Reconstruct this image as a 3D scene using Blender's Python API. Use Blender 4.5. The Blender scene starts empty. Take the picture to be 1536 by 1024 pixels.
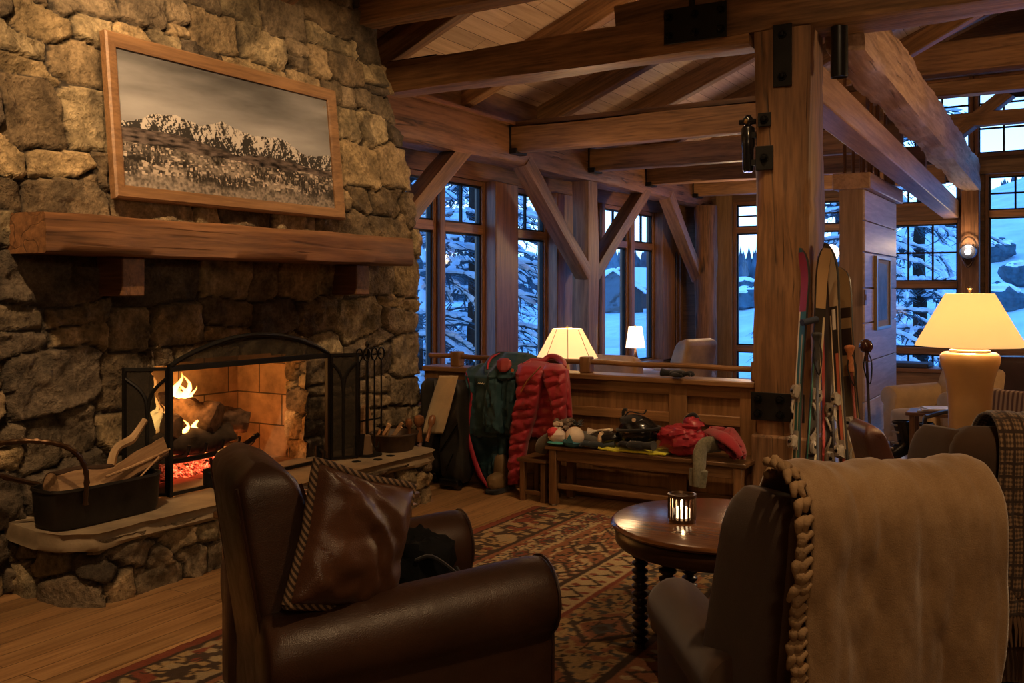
import bpy, bmesh, math, random
import numpy as np
from mathutils import Vector, Matrix

random.seed(7)
SC = bpy.context.scene
COL = SC.collection
PI = math.pi
C31, S31 = math.cos(math.radians(31)), math.sin(math.radians(31))
FOC, EYE, HZ = 1420.0, 1.6, 435.0


# ---- measuring: a photo pixel turned into a point on a plane of the room (metres) ----
def on_x(px, py, X):
    q = (px - 768) / FOC
    d = X / (C31 * q - S31)
    return Vector((X, d * (S31 * q + C31), EYE - (py - HZ) / FOC * d))


def on_y(px, py, Y):
    q = (px - 768) / FOC
    d = Y / (S31 * q + C31)
    return Vector((d * (C31 * q - S31), Y, EYE - (py - HZ) / FOC * d))


def on_z(px, py, z):
    q = (px - 768) / FOC
    d = FOC * (EYE - z) / (py - HZ)
    return Vector((d * (C31 * q - S31), d * (S31 * q + C31), z))


def at_d(px, py, d):
    q = (px - 768) / FOC
    return Vector((d * (C31 * q - S31), d * (S31 * q + C31), EYE - (py - HZ) / FOC * d))


# ---- numpy noise ----
def _hash(ix, iy, iz, seed):
    n = (ix.astype(np.int64) * 374761393 + iy.astype(np.int64) * 668265263 + iz.astype(np.int64) * 2147483647 + seed * 974711) & 0x7fffffff
    n = ((n ^ (n >> 13)) * 1274126177) & 0x7fffffff
    n = n ^ (n >> 16)
    return (n & 0xffff) / 65535.0


def vnoise(x, y, z=None, seed=0):
    x = np.asarray(x, float); y = np.asarray(y, float)
    z = np.zeros_like(x) if z is None else np.asarray(z, float)
    x, y, z = np.broadcast_arrays(x, y, z)
    ix, iy, iz = np.floor(x), np.floor(y), np.floor(z)
    fx, fy, fz = x - ix, y - iy, z - iz
    u, v, w = fx * fx * (3 - 2 * fx), fy * fy * (3 - 2 * fy), fz * fz * (3 - 2 * fz)
    def h(a, b, c): return _hash(ix + a, iy + b, iz + c, seed)
    def lp(a, b, t): return a + (b - a) * t
    return lp(lp(lp(h(0, 0, 0), h(1, 0, 0), u), lp(h(0, 1, 0), h(1, 1, 0), u), v),
              lp(lp(h(0, 0, 1), h(1, 0, 1), u), lp(h(0, 1, 1), h(1, 1, 1), u), v), w) * 2 - 1


def fbm(x, y, z=None, octv=4, seed=0, gain=.5):
    x = np.asarray(x, float); y = np.asarray(y, float)
    z = np.zeros_like(x) if z is None else np.asarray(z, float)
    t, a, f = 0, 1, 1
    for k in range(octv):
        t = t + a * vnoise(x * f + 13.7 * k, y * f + 5.1 * k, z * f + 3.3 * k, seed + k)
        a *= gain; f *= 2.03
    return t


def sstep(a, b, x):
    t = np.clip((x - a) / (b - a), 0, 1)
    return t * t * (3 - 2 * t)


# ---- scene graph ----
def tag(o, label=None, cat=None, group=None, kind=None):
    if label: o['label'] = label
    if cat: o['category'] = cat
    if group: o['group'] = group
    if kind: o['kind'] = kind
    return o


def thing(name, label, cat, loc=(0, 0, 0), rotz=0, group=None, kind=None):
    o = bpy.data.objects.new(name, None)
    COL.objects.link(o)
    o.location = loc
    o.rotation_euler = (0, 0, rotz)
    o.empty_display_size = .1
    return tag(o, label, cat, group, kind)


def world_of(o):
    return (world_of(o.parent) @ o.matrix_parent_inverse @ o.matrix_basis) if o.parent else o.matrix_basis.copy()


def finish(me, name, mat, parent=None, smooth=35, bevel=0, seg=2, subd=0, loc=None, rot=None, world=False, solid=0):
    """Link a mesh as ONE object. world=True: its vertices are world points, moved into the parent's frame."""
    if world and parent is not None:
        me.transform(world_of(parent).inverted())
    o = bpy.data.objects.new(name, me)
    COL.objects.link(o)
    for m in (mat if isinstance(mat, (list, tuple)) else [mat]):
        me.materials.append(m)
    if smooth is not None:
        me.polygons.foreach_set('use_smooth', [True] * len(me.polygons))
        if smooth < 180 and not subd:
            me.set_sharp_from_angle(angle=math.radians(smooth))
    if parent: o.parent = parent
    if loc is not None: o.location = loc
    if rot is not None: o.rotation_euler = rot
    if solid:
        m = o.modifiers.new('thickness', 'SOLIDIFY'); m.thickness = solid; m.offset = 0
    if bevel:
        m = o.modifiers.new('bevel', 'BEVEL'); m.width = bevel; m.segments = seg; m.limit_method = 'ANGLE'; m.angle_limit = math.radians(40)
        m.harden_normals = False
    if subd:
        m = o.modifiers.new('subd', 'SUBSURF'); m.levels = subd; m.render_levels = subd
    me.update()
    return o


def obj(name, bm, mat, parent=None, **kw):
    me = bpy.data.meshes.new(name)
    bmesh.ops.recalc_face_normals(bm, faces=bm.faces)
    bm.to_mesh(me); bm.free()
    return finish(me, name, mat, parent, **kw)


def copy_tree(o, parent=None):
    c = o.copy()
    COL.objects.link(c)
    if parent is not None: c.parent = parent
    for ch in list(o.children):
        copy_tree(ch, c)
    return c


def B(): return bmesh.new()


def frame_of(d, up=(0, 0, 1)):
    x = Vector(d).normalized()
    u = Vector(up)
    if abs(x.dot(u)) > .98: u = Vector((0, 1, 0))
    y = u.cross(x).normalized()
    z = x.cross(y)
    return Matrix((x, y, z)).transposed()


def box(bm, lo, hi, M=None):
    vs = [bm.verts.new((x, y, z)) for z in (lo[2], hi[2]) for y in (lo[1], hi[1]) for x in (lo[0], hi[0])]
    for f in ((0, 2, 3, 1), (4, 5, 7, 6), (0, 1, 5, 4), (2, 6, 7, 3), (0, 4, 6, 2), (1, 3, 7, 5)):
        bm.faces.new([vs[i] for i in f])
    if M is not None: bmesh.ops.transform(bm, matrix=M, verts=vs)
    return vs


def bar(bm, a, b, w, h, up=(0, 0, 1)):
    a, b = Vector(a), Vector(b)
    M = frame_of(b - a, up).to_4x4()
    M.translation = a
    return box(bm, (0, -w / 2, -h / 2), ((b - a).length, w / 2, h / 2), M)


def loft(bm, rings, cap0=True, cap1=True, closed=True):
    rows = [[bm.verts.new(p) for p in r] for r in rings]
    n = len(rows[0])
    for a, b in zip(rows[:-1], rows[1:]):
        for i in range(n if closed else n - 1):
            j = (i + 1) % n
            try: bm.faces.new((a[i], a[j], b[j], b[i]))
            except ValueError: pass
    if closed and cap0: bm.faces.new(rows[0][::-1])
    if closed and cap1: bm.faces.new(rows[-1])
    return rows


def smooth_path(pts, k=4):
    """Catmull-Rom through the points."""
    P = [Vector(p) for p in pts]
    P = [P[0] * 2 - P[1]] + P + [P[-1] * 2 - P[-2]]
    out = []
    for i in range(1, len(P) - 2):
        a, b, c, d = P[i - 1:i + 3]
        for s in range(k):
            t = s / k
            out.append(.5 * ((2 * b) + (c - a) * t + (2 * a - 5 * b + 4 * c - d) * t * t + (3 * b - a - 3 * c + d) * t ** 3))
    out.append(P[-2])
    return out


def tube(bm, pts, r, n=8, cap=True, flat=1.0, up=None):
    P = [Vector(p) for p in pts]
    R = r if isinstance(r, (list, tuple)) else [r] * len(P)
    if len(R) != len(P):
        R = [float(np.interp(i / (len(P) - 1), np.linspace(0, 1, len(R)), R)) for i in range(len(P))]
    rings = []
    T = (P[1] - P[0]).normalized()
    N = Vector(up) if up else (Vector((0, 0, 1)) if abs(T.z) < .9 else Vector((1, 0, 0)))
    N = (N - T * N.dot(T)).normalized()
    for i, p in enumerate(P):
        t = ((P[min(i + 1, len(P) - 1)] - P[max(i - 1, 0)])).normalized()
        N = (N - t * N.dot(t))
        N = N.normalized() if N.length > 1e-6 else t.orthogonal().normalized()
        Bn = t.cross(N)
        rings.append([p + (N * math.cos(a) * R[i] * flat + Bn * math.sin(a) * R[i]) for a in [2 * PI * k / n for k in range(n)]])
    return loft(bm, rings, cap, cap)


def lathe(bm, prof, n=24, c=(0, 0, 0), M=None, sx=1, sy=1):
    rings = [[Vector((r * math.cos(2 * PI * k / n) * sx + c[0], r * math.sin(2 * PI * k / n) * sy + c[1], z + c[2])) for k in range(n)] for r, z in prof]
    if M is not None: rings = [[M @ p for p in r] for r in rings]
    return loft(bm, rings, True, True)


def blob(bm, c, rad, n=16, m=10, amp=0, freq=3, seed=0, M=None, sq=1.0):
    """A closed lump: an ellipsoid (sq<1: boxier) with noise."""
    vs = []
    rows = []
    c = Vector(c)
    for j in range(m + 1):
        th = PI * j / m
        row = []
        for i in range(n if 0 < j < m else 1):
            ph = 2 * PI * i / n
            d = Vector((math.sin(th) * math.cos(ph), math.sin(th) * math.sin(ph), math.cos(th)))
            e = Vector([math.copysign(abs(v) ** sq, v) for v in d])
            k = 1 + (amp * float(fbm(d.x * freq + seed * 7.1, d.y * freq + seed, d.z * freq, 3, seed)) if amp else 0)
            p = Vector((e.x * rad[0], e.y * rad[1], e.z * rad[2])) * k
            p = (M @ p if M is not None else p) + c
            row.append(bm.verts.new(p))
        rows.append(row)
    for j in range(m):
        a, b = rows[j], rows[j + 1]
        for i in range(n):
            k = (i + 1) % n
            if len(a) == 1: bm.faces.new((a[0], b[i], b[k]))
            elif len(b) == 1: bm.faces.new((a[i], b[0], a[k]))
            else: bm.faces.new((a[i], b[i], b[k], a[k]))
    return rows


def prism(bm, poly, z0, z1, M=None):
    return loft(bm, [[(M @ Vector((x, y, z)) if M is not None else Vector((x, y, z))) for x, y in poly] for z in (z0, z1)])


def grid_mesh(name, P, uv=True, mask=None, colors=None):
    """P: array (nv, nu, 3). A sheet of quads with UV 0..1; mask (nv-1, nu-1) keeps faces; colors (nv, nu, 3)."""
    nv, nu = P.shape[:2]
    idx = np.arange(nv * nu).reshape(nv, nu)
    q = np.stack([idx[:-1, :-1], idx[:-1, 1:], idx[1:, 1:], idx[1:, :-1]], -1)
    q = q.reshape(-1, 4) if mask is None else q[mask]
    me = bpy.data.meshes.new(name)
    nf = len(q)
    me.vertices.add(nv * nu)
    me.vertices.foreach_set('co', P.reshape(-1, 3).astype(np.float32).ravel())
    me.loops.add(nf * 4)
    me.loops.foreach_set('vertex_index', q.astype(np.int32).ravel())
    me.polygons.add(nf)
    me.polygons.foreach_set('loop_start', np.arange(0, nf * 4, 4, dtype=np.int32))
    me.update(calc_edges=True)
    if uv:
        U, V = np.meshgrid(np.linspace(0, 1, nu), np.linspace(0, 1, nv))
        l = me.uv_layers.new(name='uv')
        l.data.foreach_set('uv', np.stack([U.ravel()[q], V.ravel()[q]], -1).astype(np.float32).ravel())
    if colors is not None:
        a = me.color_attributes.new('Col', 'FLOAT_COLOR', 'POINT')
        c4 = np.ones((nv * nu, 4), np.float32); c4[:, :3] = colors.reshape(-1, 3)
        a.data.foreach_set('color', c4.ravel())
    me.validate()
    return me


def quad_uv(name, quads):
    """Flat quads [(p0,p1,p2,p3)] with UV in metres along p0->p1 and p0->p3."""
    me = bpy.data.meshes.new(name)
    v, f, uv = [], [], []
    for p in quads:
        p = [Vector(a) for a in p]
        f.append(tuple(range(len(v), len(v) + 4))); v += p
        w, h = (p[1] - p[0]).length, (p[3] - p[0]).length
        uv += [(0, 0), (w, 0), (w, h), (0, h)]
    me.from_pydata([tuple(a) for a in v], [], f)
    l = me.uv_layers.new(name='uv')
    l.data.foreach_set('uv', np.array(uv, np.float32).ravel())
    return me
# ---------------- materials ----------------
def new_mat(name):
    m = bpy.data.materials.new(name)
    m.use_nodes = True
    nt = m.node_tree
    bs = nt.nodes['Principled BSDF']
    return m, nt, bs


def N(nt, t, **kw):
    n = nt.nodes.new(t)
    for k, v in kw.items():
        if k.startswith('i_'):
            n.inputs[k[2:].replace('_', ' ')].default_value = v
        else: setattr(n, k, v)
    return n


def ramp(nt, fac, stops, interp='LINEAR'):
    r = nt.nodes.new('ShaderNodeValToRGB')
    r.color_ramp.interpolation = interp
    e = r.color_ramp.elements
    while len(e) < len(stops): e.new(.5)
    for el, (p, c) in zip(e, stops):
        el.position = p
        el.color = (*c, 1) if len(c) == 3 else c
    if fac is not None: nt.links.new(fac, r.inputs[0])
    return r


def coords(nt, kind='Object', scale=(1, 1, 1), rot=(0, 0, 0)):
    tc = nt.nodes.new('ShaderNodeTexCoord')
    mp = nt.nodes.new('ShaderNodeMapping')
    mp.inputs['Scale'].default_value = scale
    mp.inputs['Rotation'].default_value = rot
    nt.links.new(tc.outputs[kind], mp.inputs[0])
    return mp.outputs[0]


def noise_tex(nt, vec, scale=5, detail=4, rough=.55, dist=0):
    n = nt.nodes.new('ShaderNodeTexNoise')
    n.inputs['Scale'].default_value = scale
    n.inputs['Detail'].default_value = detail
    n.inputs['Roughness'].default_value = rough
    n.inputs['Distortion'].default_value = dist
    if vec is not None: nt.links.new(vec, n.inputs['Vector'])
    return n.outputs[0]


def mixc(nt, a, b, fac, mode='MIX'):
    m = nt.nodes.new('ShaderNodeMix')
    m.data_type = 'RGBA'; m.blend_type = mode
    for s, v in ((6, a), (7, b), (0, fac)):
        if hasattr(v, 'is_linked') or isinstance(v, bpy.types.NodeSocket): nt.links.new(v, m.inputs[s])
        else: m.inputs[s].default_value = (*v, 1) if isinstance(v, tuple) and len(v) == 3 else v
    return m.outputs[2]


def math_n(nt, op, a, b=None):
    m = nt.nodes.new('ShaderNodeMath'); m.operation = op
    for s, v in ((0, a), (1, b)):
        if v is None: continue
        if isinstance(v, bpy.types.NodeSocket): nt.links.new(v, m.inputs[s])
        else: m.inputs[s].default_value = v
    return m.outputs[0]


def bump(nt, bs, h, strength=.3, dist=.01):
    b = nt.nodes.new('ShaderNodeBump')
    b.inputs['Strength'].default_value = strength
    b.inputs['Distance'].default_value = dist
    nt.links.new(h, b.inputs['Height'])
    nt.links.new(b.outputs[0], bs.inputs['Normal'])


_cache = {}


def wood(c1=(.10, .045, .018), c2=(.33, .17, .07), axis='X', rough=.55, scale=1.0, rustic=.5, key=None):
    """Grain runs along the object's own axis. rustic: checks and cracks of old timber."""
    k = ('wood', c1, c2, axis, rough, scale, rustic)
    if k in _cache: return _cache[k]
    m, nt, bs = new_mat('wood')
    s = [14 * scale] * 3
    s['XYZ'.index(axis)] = .9 * scale
    oi = nt.nodes.new('ShaderNodeObjectInfo')
    tc = nt.nodes.new('ShaderNodeTexCoord')
    ad = nt.nodes.new('ShaderNodeVectorMath'); ad.operation = 'ADD'
    sc_ = nt.nodes.new('ShaderNodeVectorMath'); sc_.operation = 'SCALE'
    cb = nt.nodes.new('ShaderNodeCombineXYZ')
    for i in range(3): nt.links.new(oi.outputs['Random'], cb.inputs[i])
    nt.links.new(cb.outputs[0], sc_.inputs[0]); sc_.inputs['Scale'].default_value = 37.0
    nt.links.new(tc.outputs['Object'], ad.inputs[0]); nt.links.new(sc_.outputs[0], ad.inputs[1])
    mp = nt.nodes.new('ShaderNodeMapping'); mp.inputs['Scale'].default_value = s
    nt.links.new(ad.outputs[0], mp.inputs[0])
    v = mp.outputs[0]
    n1 = noise_tex(nt, v, 1.0, 5, .6, .6)
    n2 = noise_tex(nt, v, 3.1, 3, .6, .2)
    mp2 = nt.nodes.new('ShaderNodeMapping')
    mp2.inputs['Scale'].default_value = [a * .22 for a in s]
    nt.links.new(ad.outputs[0], mp2.inputs[0])
    n3 = noise_tex(nt, mp2.outputs[0], 1.0, 4, .6, 1.2)
    g = math_n(nt, 'MULTIPLY', math_n(nt, 'ADD', math_n(nt, 'ADD', n1, n2), n3), .3333)
    r = ramp(nt, g, [(.36, c1), (.47, tuple(a * .55 + b * .45 for a, b in zip(c1, c2))), (.56, c2), (.68, tuple(min(1, b * 1.25) for b in c2))])
    var = math_n(nt, 'ADD', math_n(nt, 'MULTIPLY', oi.outputs['Random'], .34), .83)
    hs = nt.nodes.new('ShaderNodeHueSaturation')
    nt.links.new(var, hs.inputs['Value']); nt.links.new(r.outputs[0], hs.inputs['Color'])
    col = hs.outputs[0]
    if rustic:
        mp3 = nt.nodes.new('ShaderNodeMapping')
        mp3.inputs['Scale'].default_value = [a * (.45 if i == 'XYZ'.index(axis) else .9) for i, a in enumerate(s)]
        nt.links.new(ad.outputs[0], mp3.inputs[0])
        n4 = noise_tex(nt, mp3.outputs[0], .8, 2, .4, .3)
        cr = ramp(nt, n4, [(.0, (0, 0, 0)), (.475, (0, 0, 0)), (.5, (1, 1, 1)), (.525, (0, 0, 0))])
        n5 = noise_tex(nt, ad.outputs[0], 2.2, 2)
        msk = ramp(nt, n5, [(.5, (0, 0, 0)), (.62, (1, 1, 1))])
        ck = math_n(nt, 'MULTIPLY', math_n(nt, 'MULTIPLY', cr.outputs[0], msk.outputs[0]), rustic)
        col = mixc(nt, col, tuple(a * .3 for a in c1), ck)
        g = math_n(nt, 'SUBTRACT', g, math_n(nt, 'MULTIPLY', ck, .5))
    nt.links.new(col, bs.inputs['Base Color'])
    bs.inputs['Roughness'].default_value = rough
    bump(nt, bs, g, .55 if rustic else .2, .012)
    _cache[k] = m
    return m


def plain(c, rough=.5, metal=0, spec=.5, bumps=0, bscale=200, var=0, coat=0, sheen=0, vscale=8):
    k = ('plain', c, rough, metal, spec, bumps, bscale, var, coat, sheen, vscale)
    if k in _cache: return _cache[k]
    m, nt, bs = new_mat('surface')
    bs.inputs['Base Color'].default_value = (*c, 1)
    bs.inputs['Roughness'].default_value = rough
    bs.inputs['Metallic'].default_value = metal
    bs.inputs['Specular IOR Level'].default_value = spec
    if coat: bs.inputs['Coat Weight'].default_value = coat; bs.inputs['Coat Roughness'].default_value = .2
    if sheen: bs.inputs['Sheen Weight'].default_value = sheen; bs.inputs['Sheen Roughness'].default_value = .5
    v = coords(nt)
    if var:
        n = noise_tex(nt, v, vscale, 4)
        r = ramp(nt, n, [(.3, tuple(a * (1 - var) for a in c)), (.7, tuple(min(1, a * (1 + var)) for a in c))])
        nt.links.new(r.outputs[0], bs.inputs['Base Color'])
    if bumps:
        n = noise_tex(nt, v, bscale, 3)
        bump(nt, bs, n, bumps, .004)
    _cache[k] = m
    return m


def leather(c, rough=.38):
    k = ('leather', c, rough)
    if k in _cache: return _cache[k]
    m, nt, bs = new_mat('leather')
    v = coords(nt)
    n = noise_tex(nt, v, 3.5, 4, .6)
    r = ramp(nt, n, [(.3, tuple(a * .65 for a in c)), (.7, tuple(a * 1.35 for a in c))])
    nt.links.new(r.outputs[0], bs.inputs['Base Color'])
    vo = nt.nodes.new('ShaderNodeTexVoronoi'); vo.inputs['Scale'].default_value = 260
    nt.links.new(v, vo.inputs['Vector'])
    n2 = noise_tex(nt, v, 9, 5, .6, 1.0)
    h = math_n(nt, 'ADD', math_n(nt, 'MULTIPLY', vo.outputs['Distance'], .25), n2)
    bump(nt, bs, h, .3, .006)
    rr = ramp(nt, n2, [(.3, (rough * .8,) * 3), (.7, (rough * 1.25,) * 3)])
    nt.links.new(rr.outputs[0], bs.inputs['Roughness'])
    bs.inputs['Specular IOR Level'].default_value = .45
    _cache[k] = m
    return m


def fabric(c, rough=.9, weave=420, var=.25, sheen=.25):
    k = ('fabric', c, rough, weave, var, sheen)
    if k in _cache: return _cache[k]
    m, nt, bs = new_mat('fabric')
    v = coords(nt)
    n = noise_tex(nt, v, 6, 4, .6)
    n2 = noise_tex(nt, v, weave, 2, .5)
    f = math_n(nt, 'ADD', math_n(nt, 'MULTIPLY', n, .6), math_n(nt, 'MULTIPLY', n2, .4))
    r = ramp(nt, f, [(.35, tuple(a * (1 - var) for a in c)), (.65, tuple(min(1, a * (1 + var)) for a in c))])
    nt.links.new(r.outputs[0], bs.inputs['Base Color'])
    bs.inputs['Roughness'].default_value = rough
    bs.inputs['Sheen Weight'].default_value = sheen
    bs.inputs['Specular IOR Level'].default_value = .2
    bump(nt, bs, n2, .35, .003)
    _cache[k] = m
    return m


def vcol(name, rough=.9, fine=0, fscale=60, bstr=.5, spec=.3, amt=.35, bdist=.01):
    m, nt, bs = new_mat(name)
    a = nt.nodes.new('ShaderNodeVertexColor'); a.layer_name = 'Col'
    col = a.outputs[0]
    if fine:
        v = coords(nt)
        n = noise_tex(nt, v, fscale, 6, .65)
        r = ramp(nt, n, [(.25, (1 - amt,) * 3), (.75, (1 + amt * .6,) * 3)])
        col = mixc(nt, col, r.outputs[0], 1.0, 'MULTIPLY')
        bump(nt, bs, n, bstr, bdist)
    nt.links.new(col, bs.inputs['Base Color'])
    bs.inputs['Roughness'].default_value = rough
    bs.inputs['Specular IOR Level'].default_value = spec
    return m


def emit(c, s):
    k = ('emit', c, s)
    if k in _cache: return _cache[k]
    m, nt, bs = new_mat('glow')
    bs.inputs['Base Color'].default_value = (*c, 1)
    bs.inputs['Emission Color'].default_value = (*c, 1)
    bs.inputs['Emission Strength'].default_value = s
    _cache[k] = m
    return m


def glass_mat():
    if 'glass' in _cache: return _cache['glass']
    m = bpy.data.materials.new('window_glass'); m.use_nodes = True
    nt = m.node_tree; nt.nodes.clear()
    out = nt.nodes.new('ShaderNodeOutputMaterial')
    tr = nt.nodes.new('ShaderNodeBsdfTransparent'); tr.inputs[0].default_value = (.93, .96, .97, 1)
    gl = nt.nodes.new('ShaderNodeBsdfGlossy'); gl.inputs['Roughness'].default_value = .03
    lw = nt.nodes.new('ShaderNodeLayerWeight'); lw.inputs[0].default_value = .5
    fr = nt.nodes.new('ShaderNodeMath'); fr.operation = 'MULTIPLY_ADD'
    nt.links.new(math_n(nt, 'POWER', lw.outputs['Facing'], 5.0), fr.inputs[0]); fr.inputs[1].default_value = .92; fr.inputs[2].default_value = .035
    mx = nt.nodes.new('ShaderNodeMixShader')
    nt.links.new(fr.outputs[0], mx.inputs[0]); nt.links.new(tr.outputs[0], mx.inputs[1]); nt.links.new(gl.outputs[0], mx.inputs[2])
    nt.links.new(mx.outputs[0], out.inputs[0])
    _cache['glass'] = m
    return m


def shade_mat(c=(.9, .72, .42), e=1.0, ec=(1.0, .68, .3)):
    m = bpy.data.materials.new('lamp_shade_cloth'); m.use_nodes = True
    nt = m.node_tree; nt.nodes.clear()
    out = nt.nodes.new('ShaderNodeOutputMaterial')
    df = nt.nodes.new('ShaderNodeBsdfDiffuse'); df.inputs[0].default_value = (*c, 1)
    tl = nt.nodes.new('ShaderNodeBsdfTranslucent'); tl.inputs[0].default_value = (*c, 1)
    mx = nt.nodes.new('ShaderNodeMixShader'); mx.inputs[0].default_value = .55
    em = nt.nodes.new('ShaderNodeEmission'); em.inputs[0].default_value = (*ec, 1); em.inputs[1].default_value = e
    ad = nt.nodes.new('ShaderNodeAddShader')
    nt.links.new(df.outputs[0], mx.inputs[1]); nt.links.new(tl.outputs[0], mx.inputs[2])
    nt.links.new(mx.outputs[0], ad.inputs[0]); nt.links.new(em.outputs[0], ad.inputs[1])
    nt.links.new(ad.outputs[0], out.inputs[0])
    return m


# the place's materials
W_TIMBER = wood((.085, .04, .016), (.30, .155, .065))
W_DARK = wood((.05, .022, .01), (.17, .08, .034), rustic=.3)
W_TRIM_X = wood((.10, .042, .016), (.28, .125, .048), 'X', .45, 1.3, 0)
W_TRIM_Y = wood((.10, .042, .016), (.28, .125, .048), 'Y', .45, 1.3, 0)
W_TRIM_Z = wood((.10, .042, .016), (.28, .125, .048), 'Z', .45, 1.3, 0)
W_PANEL_X = wood((.12, .055, .02), (.26, .13, .052), 'X', .42, 1.2, 0)
W_PANEL_Z = wood((.12, .055, .02), (.24, .12, .048), 'Z', .42, 1.2, 0)
W_BENCH = wood((.05, .024, .01), (.16, .078, .032), 'X', .4, 1.3, 0)
W_BENCH_Z = wood((.05, .024, .01), (.16, .078, .032), 'Z', .4, 1.3, 0)
IRON = plain((.012, .011, .010), .55, .6, .5, .25, 90, .3)
IRON_SM = plain((.01, .01, .01), .35, .7)
BLACK_GLOSS = plain((.006, .006, .007), .18, 0, .6)
BLACK_CLOTH = fabric((.010, .010, .012))
STEEL = plain((.45, .43, .40), .3, .9)
BRASS = plain((.55, .36, .14), .3, .9)
GLASS = glass_mat()
L_BROWN = leather((.046, .021, .012), .40)
F_BROWN = fabric((.062, .034, .020), .92, 500, .2, .3)
STONE = vcol('field_stone', .86, 1, 34, 1.0, .3, .6, .03)
SNOW = plain((.56, .63, .72), .8, 0, .2, .5, 3, .16, vscale=.5)
# ---------------- camera, sky ----------------
cam = bpy.data.cameras.new('camera')
cam.lens = FOC / 1536 * 36
cam.sensor_width = 36
cam.shift_y = -(512 - HZ) / 1536
cam.clip_start = .05; cam.clip_end = 800
cam_o = bpy.data.objects.new('camera', cam)
cam_o.location = (0, 0, EYE)
cam_o.rotation_euler = (PI / 2, 0, math.radians(31))
COL.objects.link(cam_o)
SC.camera = cam_o
SC.view_settings.view_transform = 'Standard'
SC.view_settings.look = 'None'
SC.view_settings.gamma = 1
SC.view_settings.use_curve_mapping = False
SC.view_settings.exposure = 0.6
SC.cycles.use_denoising = True
SC.cycles.max_bounces = 8
SC.cycles.transparent_max_bounces = 16
SC.cycles.sample_clamp_indirect = 6

wd = bpy.data.worlds.new('dusk_sky'); SC.world = wd
wd.use_nodes = True
nt = wd.node_tree
bg = nt.nodes['Background']
tc = nt.nodes.new('ShaderNodeTexCoord')
sp = nt.nodes.new('ShaderNodeSeparateXYZ')
nt.links.new(tc.outputs['Generated'], sp.inputs[0])
rp = ramp(nt, sp.outputs[2], [(0.0, (.20, .44, .84)), (.06, (.32, .58, .92)), (.22, (.17, .43, .90)), (.6, (.06, .25, .74)), (1.0, (.04, .17, .58))])
nt.links.new(rp.outputs[0], bg.inputs[0])
bg.inputs[1].default_value = 3.0

# ---------------- floor ----------------
def floor_material():
    m, nt, bs = new_mat('oak_planks')
    v = coords(nt, 'Object', (1, 1, 1), (0, 0, PI / 2))
    br = nt.nodes.new('ShaderNodeTexBrick')
    br.offset = .37; br.offset_frequency = 2
    nt.links.new(v, br.inputs['Vector'])
    br.inputs['Color1'].default_value = (.0, .0, .0, 1); br.inputs['Color2'].default_value = (1, 1, 1, 1)
    br.inputs['Mortar'].default_value = (.5, .5, .5, 1)
    br.inputs['Scale'].default_value = 1; br.inputs['Mortar Size'].default_value = .0022
    br.inputs['Brick Width'].default_value = 1.7; br.inputs['Row Height'].default_value = .135
    v2 = coords(nt, 'Object', (26, 1.6, 8))
    ad = nt.nodes.new('ShaderNodeVectorMath'); ad.operation = 'ADD'
    sc_ = nt.nodes.new('ShaderNodeVectorMath'); sc_.operation = 'SCALE'; sc_.inputs['Scale'].default_value = 30
    nt.links.new(br.outputs['Color'], sc_.inputs[0]); nt.links.new(v2, ad.inputs[0]); nt.links.new(sc_.outputs[0], ad.inputs[1])
    n = noise_tex(nt, ad.outputs[0], 1, 5, .6, .8)
    r = ramp(nt, n, [(.3, (.17, .085, .032)), (.5, (.30, .165, .07)), (.7, (.40, .235, .105))])
    var = ramp(nt, br.outputs['Color'], [(0, (.78, .78, .76)), (1, (1.12, 1.1, 1.08))])
    c = mixc(nt, r.outputs[0], var.outputs[0], 1.0, 'MULTIPLY')
    c = mixc(nt, c, (.045, .022, .01), br.outputs['Fac'])
    nt.links.new(c, bs.inputs['Base Color'])
    bs.inputs['Roughness'].default_value = .42
    bump(nt, bs, math_n(nt, 'SUBTRACT', math_n(nt, 'MULTIPLY', n, .3), br.outputs['Fac']), .3, .003)
    return m

RX0, RX1, RY0, RY1 = -6.3, 4.6, -4.2, 15.75
bm = B(); box(bm, (RX0, RY0, -.12), (RX1, RY1, 0))
tag(obj('floor', bm, floor_material(), smooth=None), 'honey oak plank floor', kind='structure')

# ---------------- ceiling (gable of tongue and groove boards) ----------------
def deck_material():
    m, nt, bs = new_mat('ceiling_boards')
    tcn = nt.nodes.new('ShaderNodeTexCoord')
    br = nt.nodes.new('ShaderNodeTexBrick')
    br.offset = .43
    nt.links.new(tcn.outputs['UV'], br.inputs['Vector'])
    br.inputs['Color1'].default_value = (0, 0, 0, 1); br.inputs['Color2'].default_value = (1, 1, 1, 1)
    br.inputs['Scale'].default_value = 1; br.inputs['Mortar Size'].default_value = .003
    br.inputs['Brick Width'].default_value = 2.6; br.inputs['Row Height'].default_value = .19
    mp = nt.nodes.new('ShaderNodeMapping'); mp.inputs['Scale'].default_value = (1.2, 18, 1)
    nt.links.new(tcn.outputs['UV'], mp.inputs[0])
    n = noise_tex(nt, mp.outputs[0], 1, 5, .6, .5)
    r = ramp(nt, n, [(.3, (.42, .27, .16)), (.7, (.62, .44, .29))])
    var = ramp(nt, br.outputs['Color'], [(0, (.8, .8, .8)), (1, (1.1, 1.1, 1.1))])
    c = mixc(nt, r.outputs[0], var.outputs[0], 1.0, 'MULTIPLY')
    c = mixc(nt, c, (.06, .03, .015), br.outputs['Fac'])
    nt.links.new(c, bs.inputs['Base Color'])
    bs.inputs['Roughness'].default_value = .5
    bump(nt, bs, math_n(nt, 'MULTIPLY', br.outputs['Fac'], -1), .5, .006)
    return m

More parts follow.
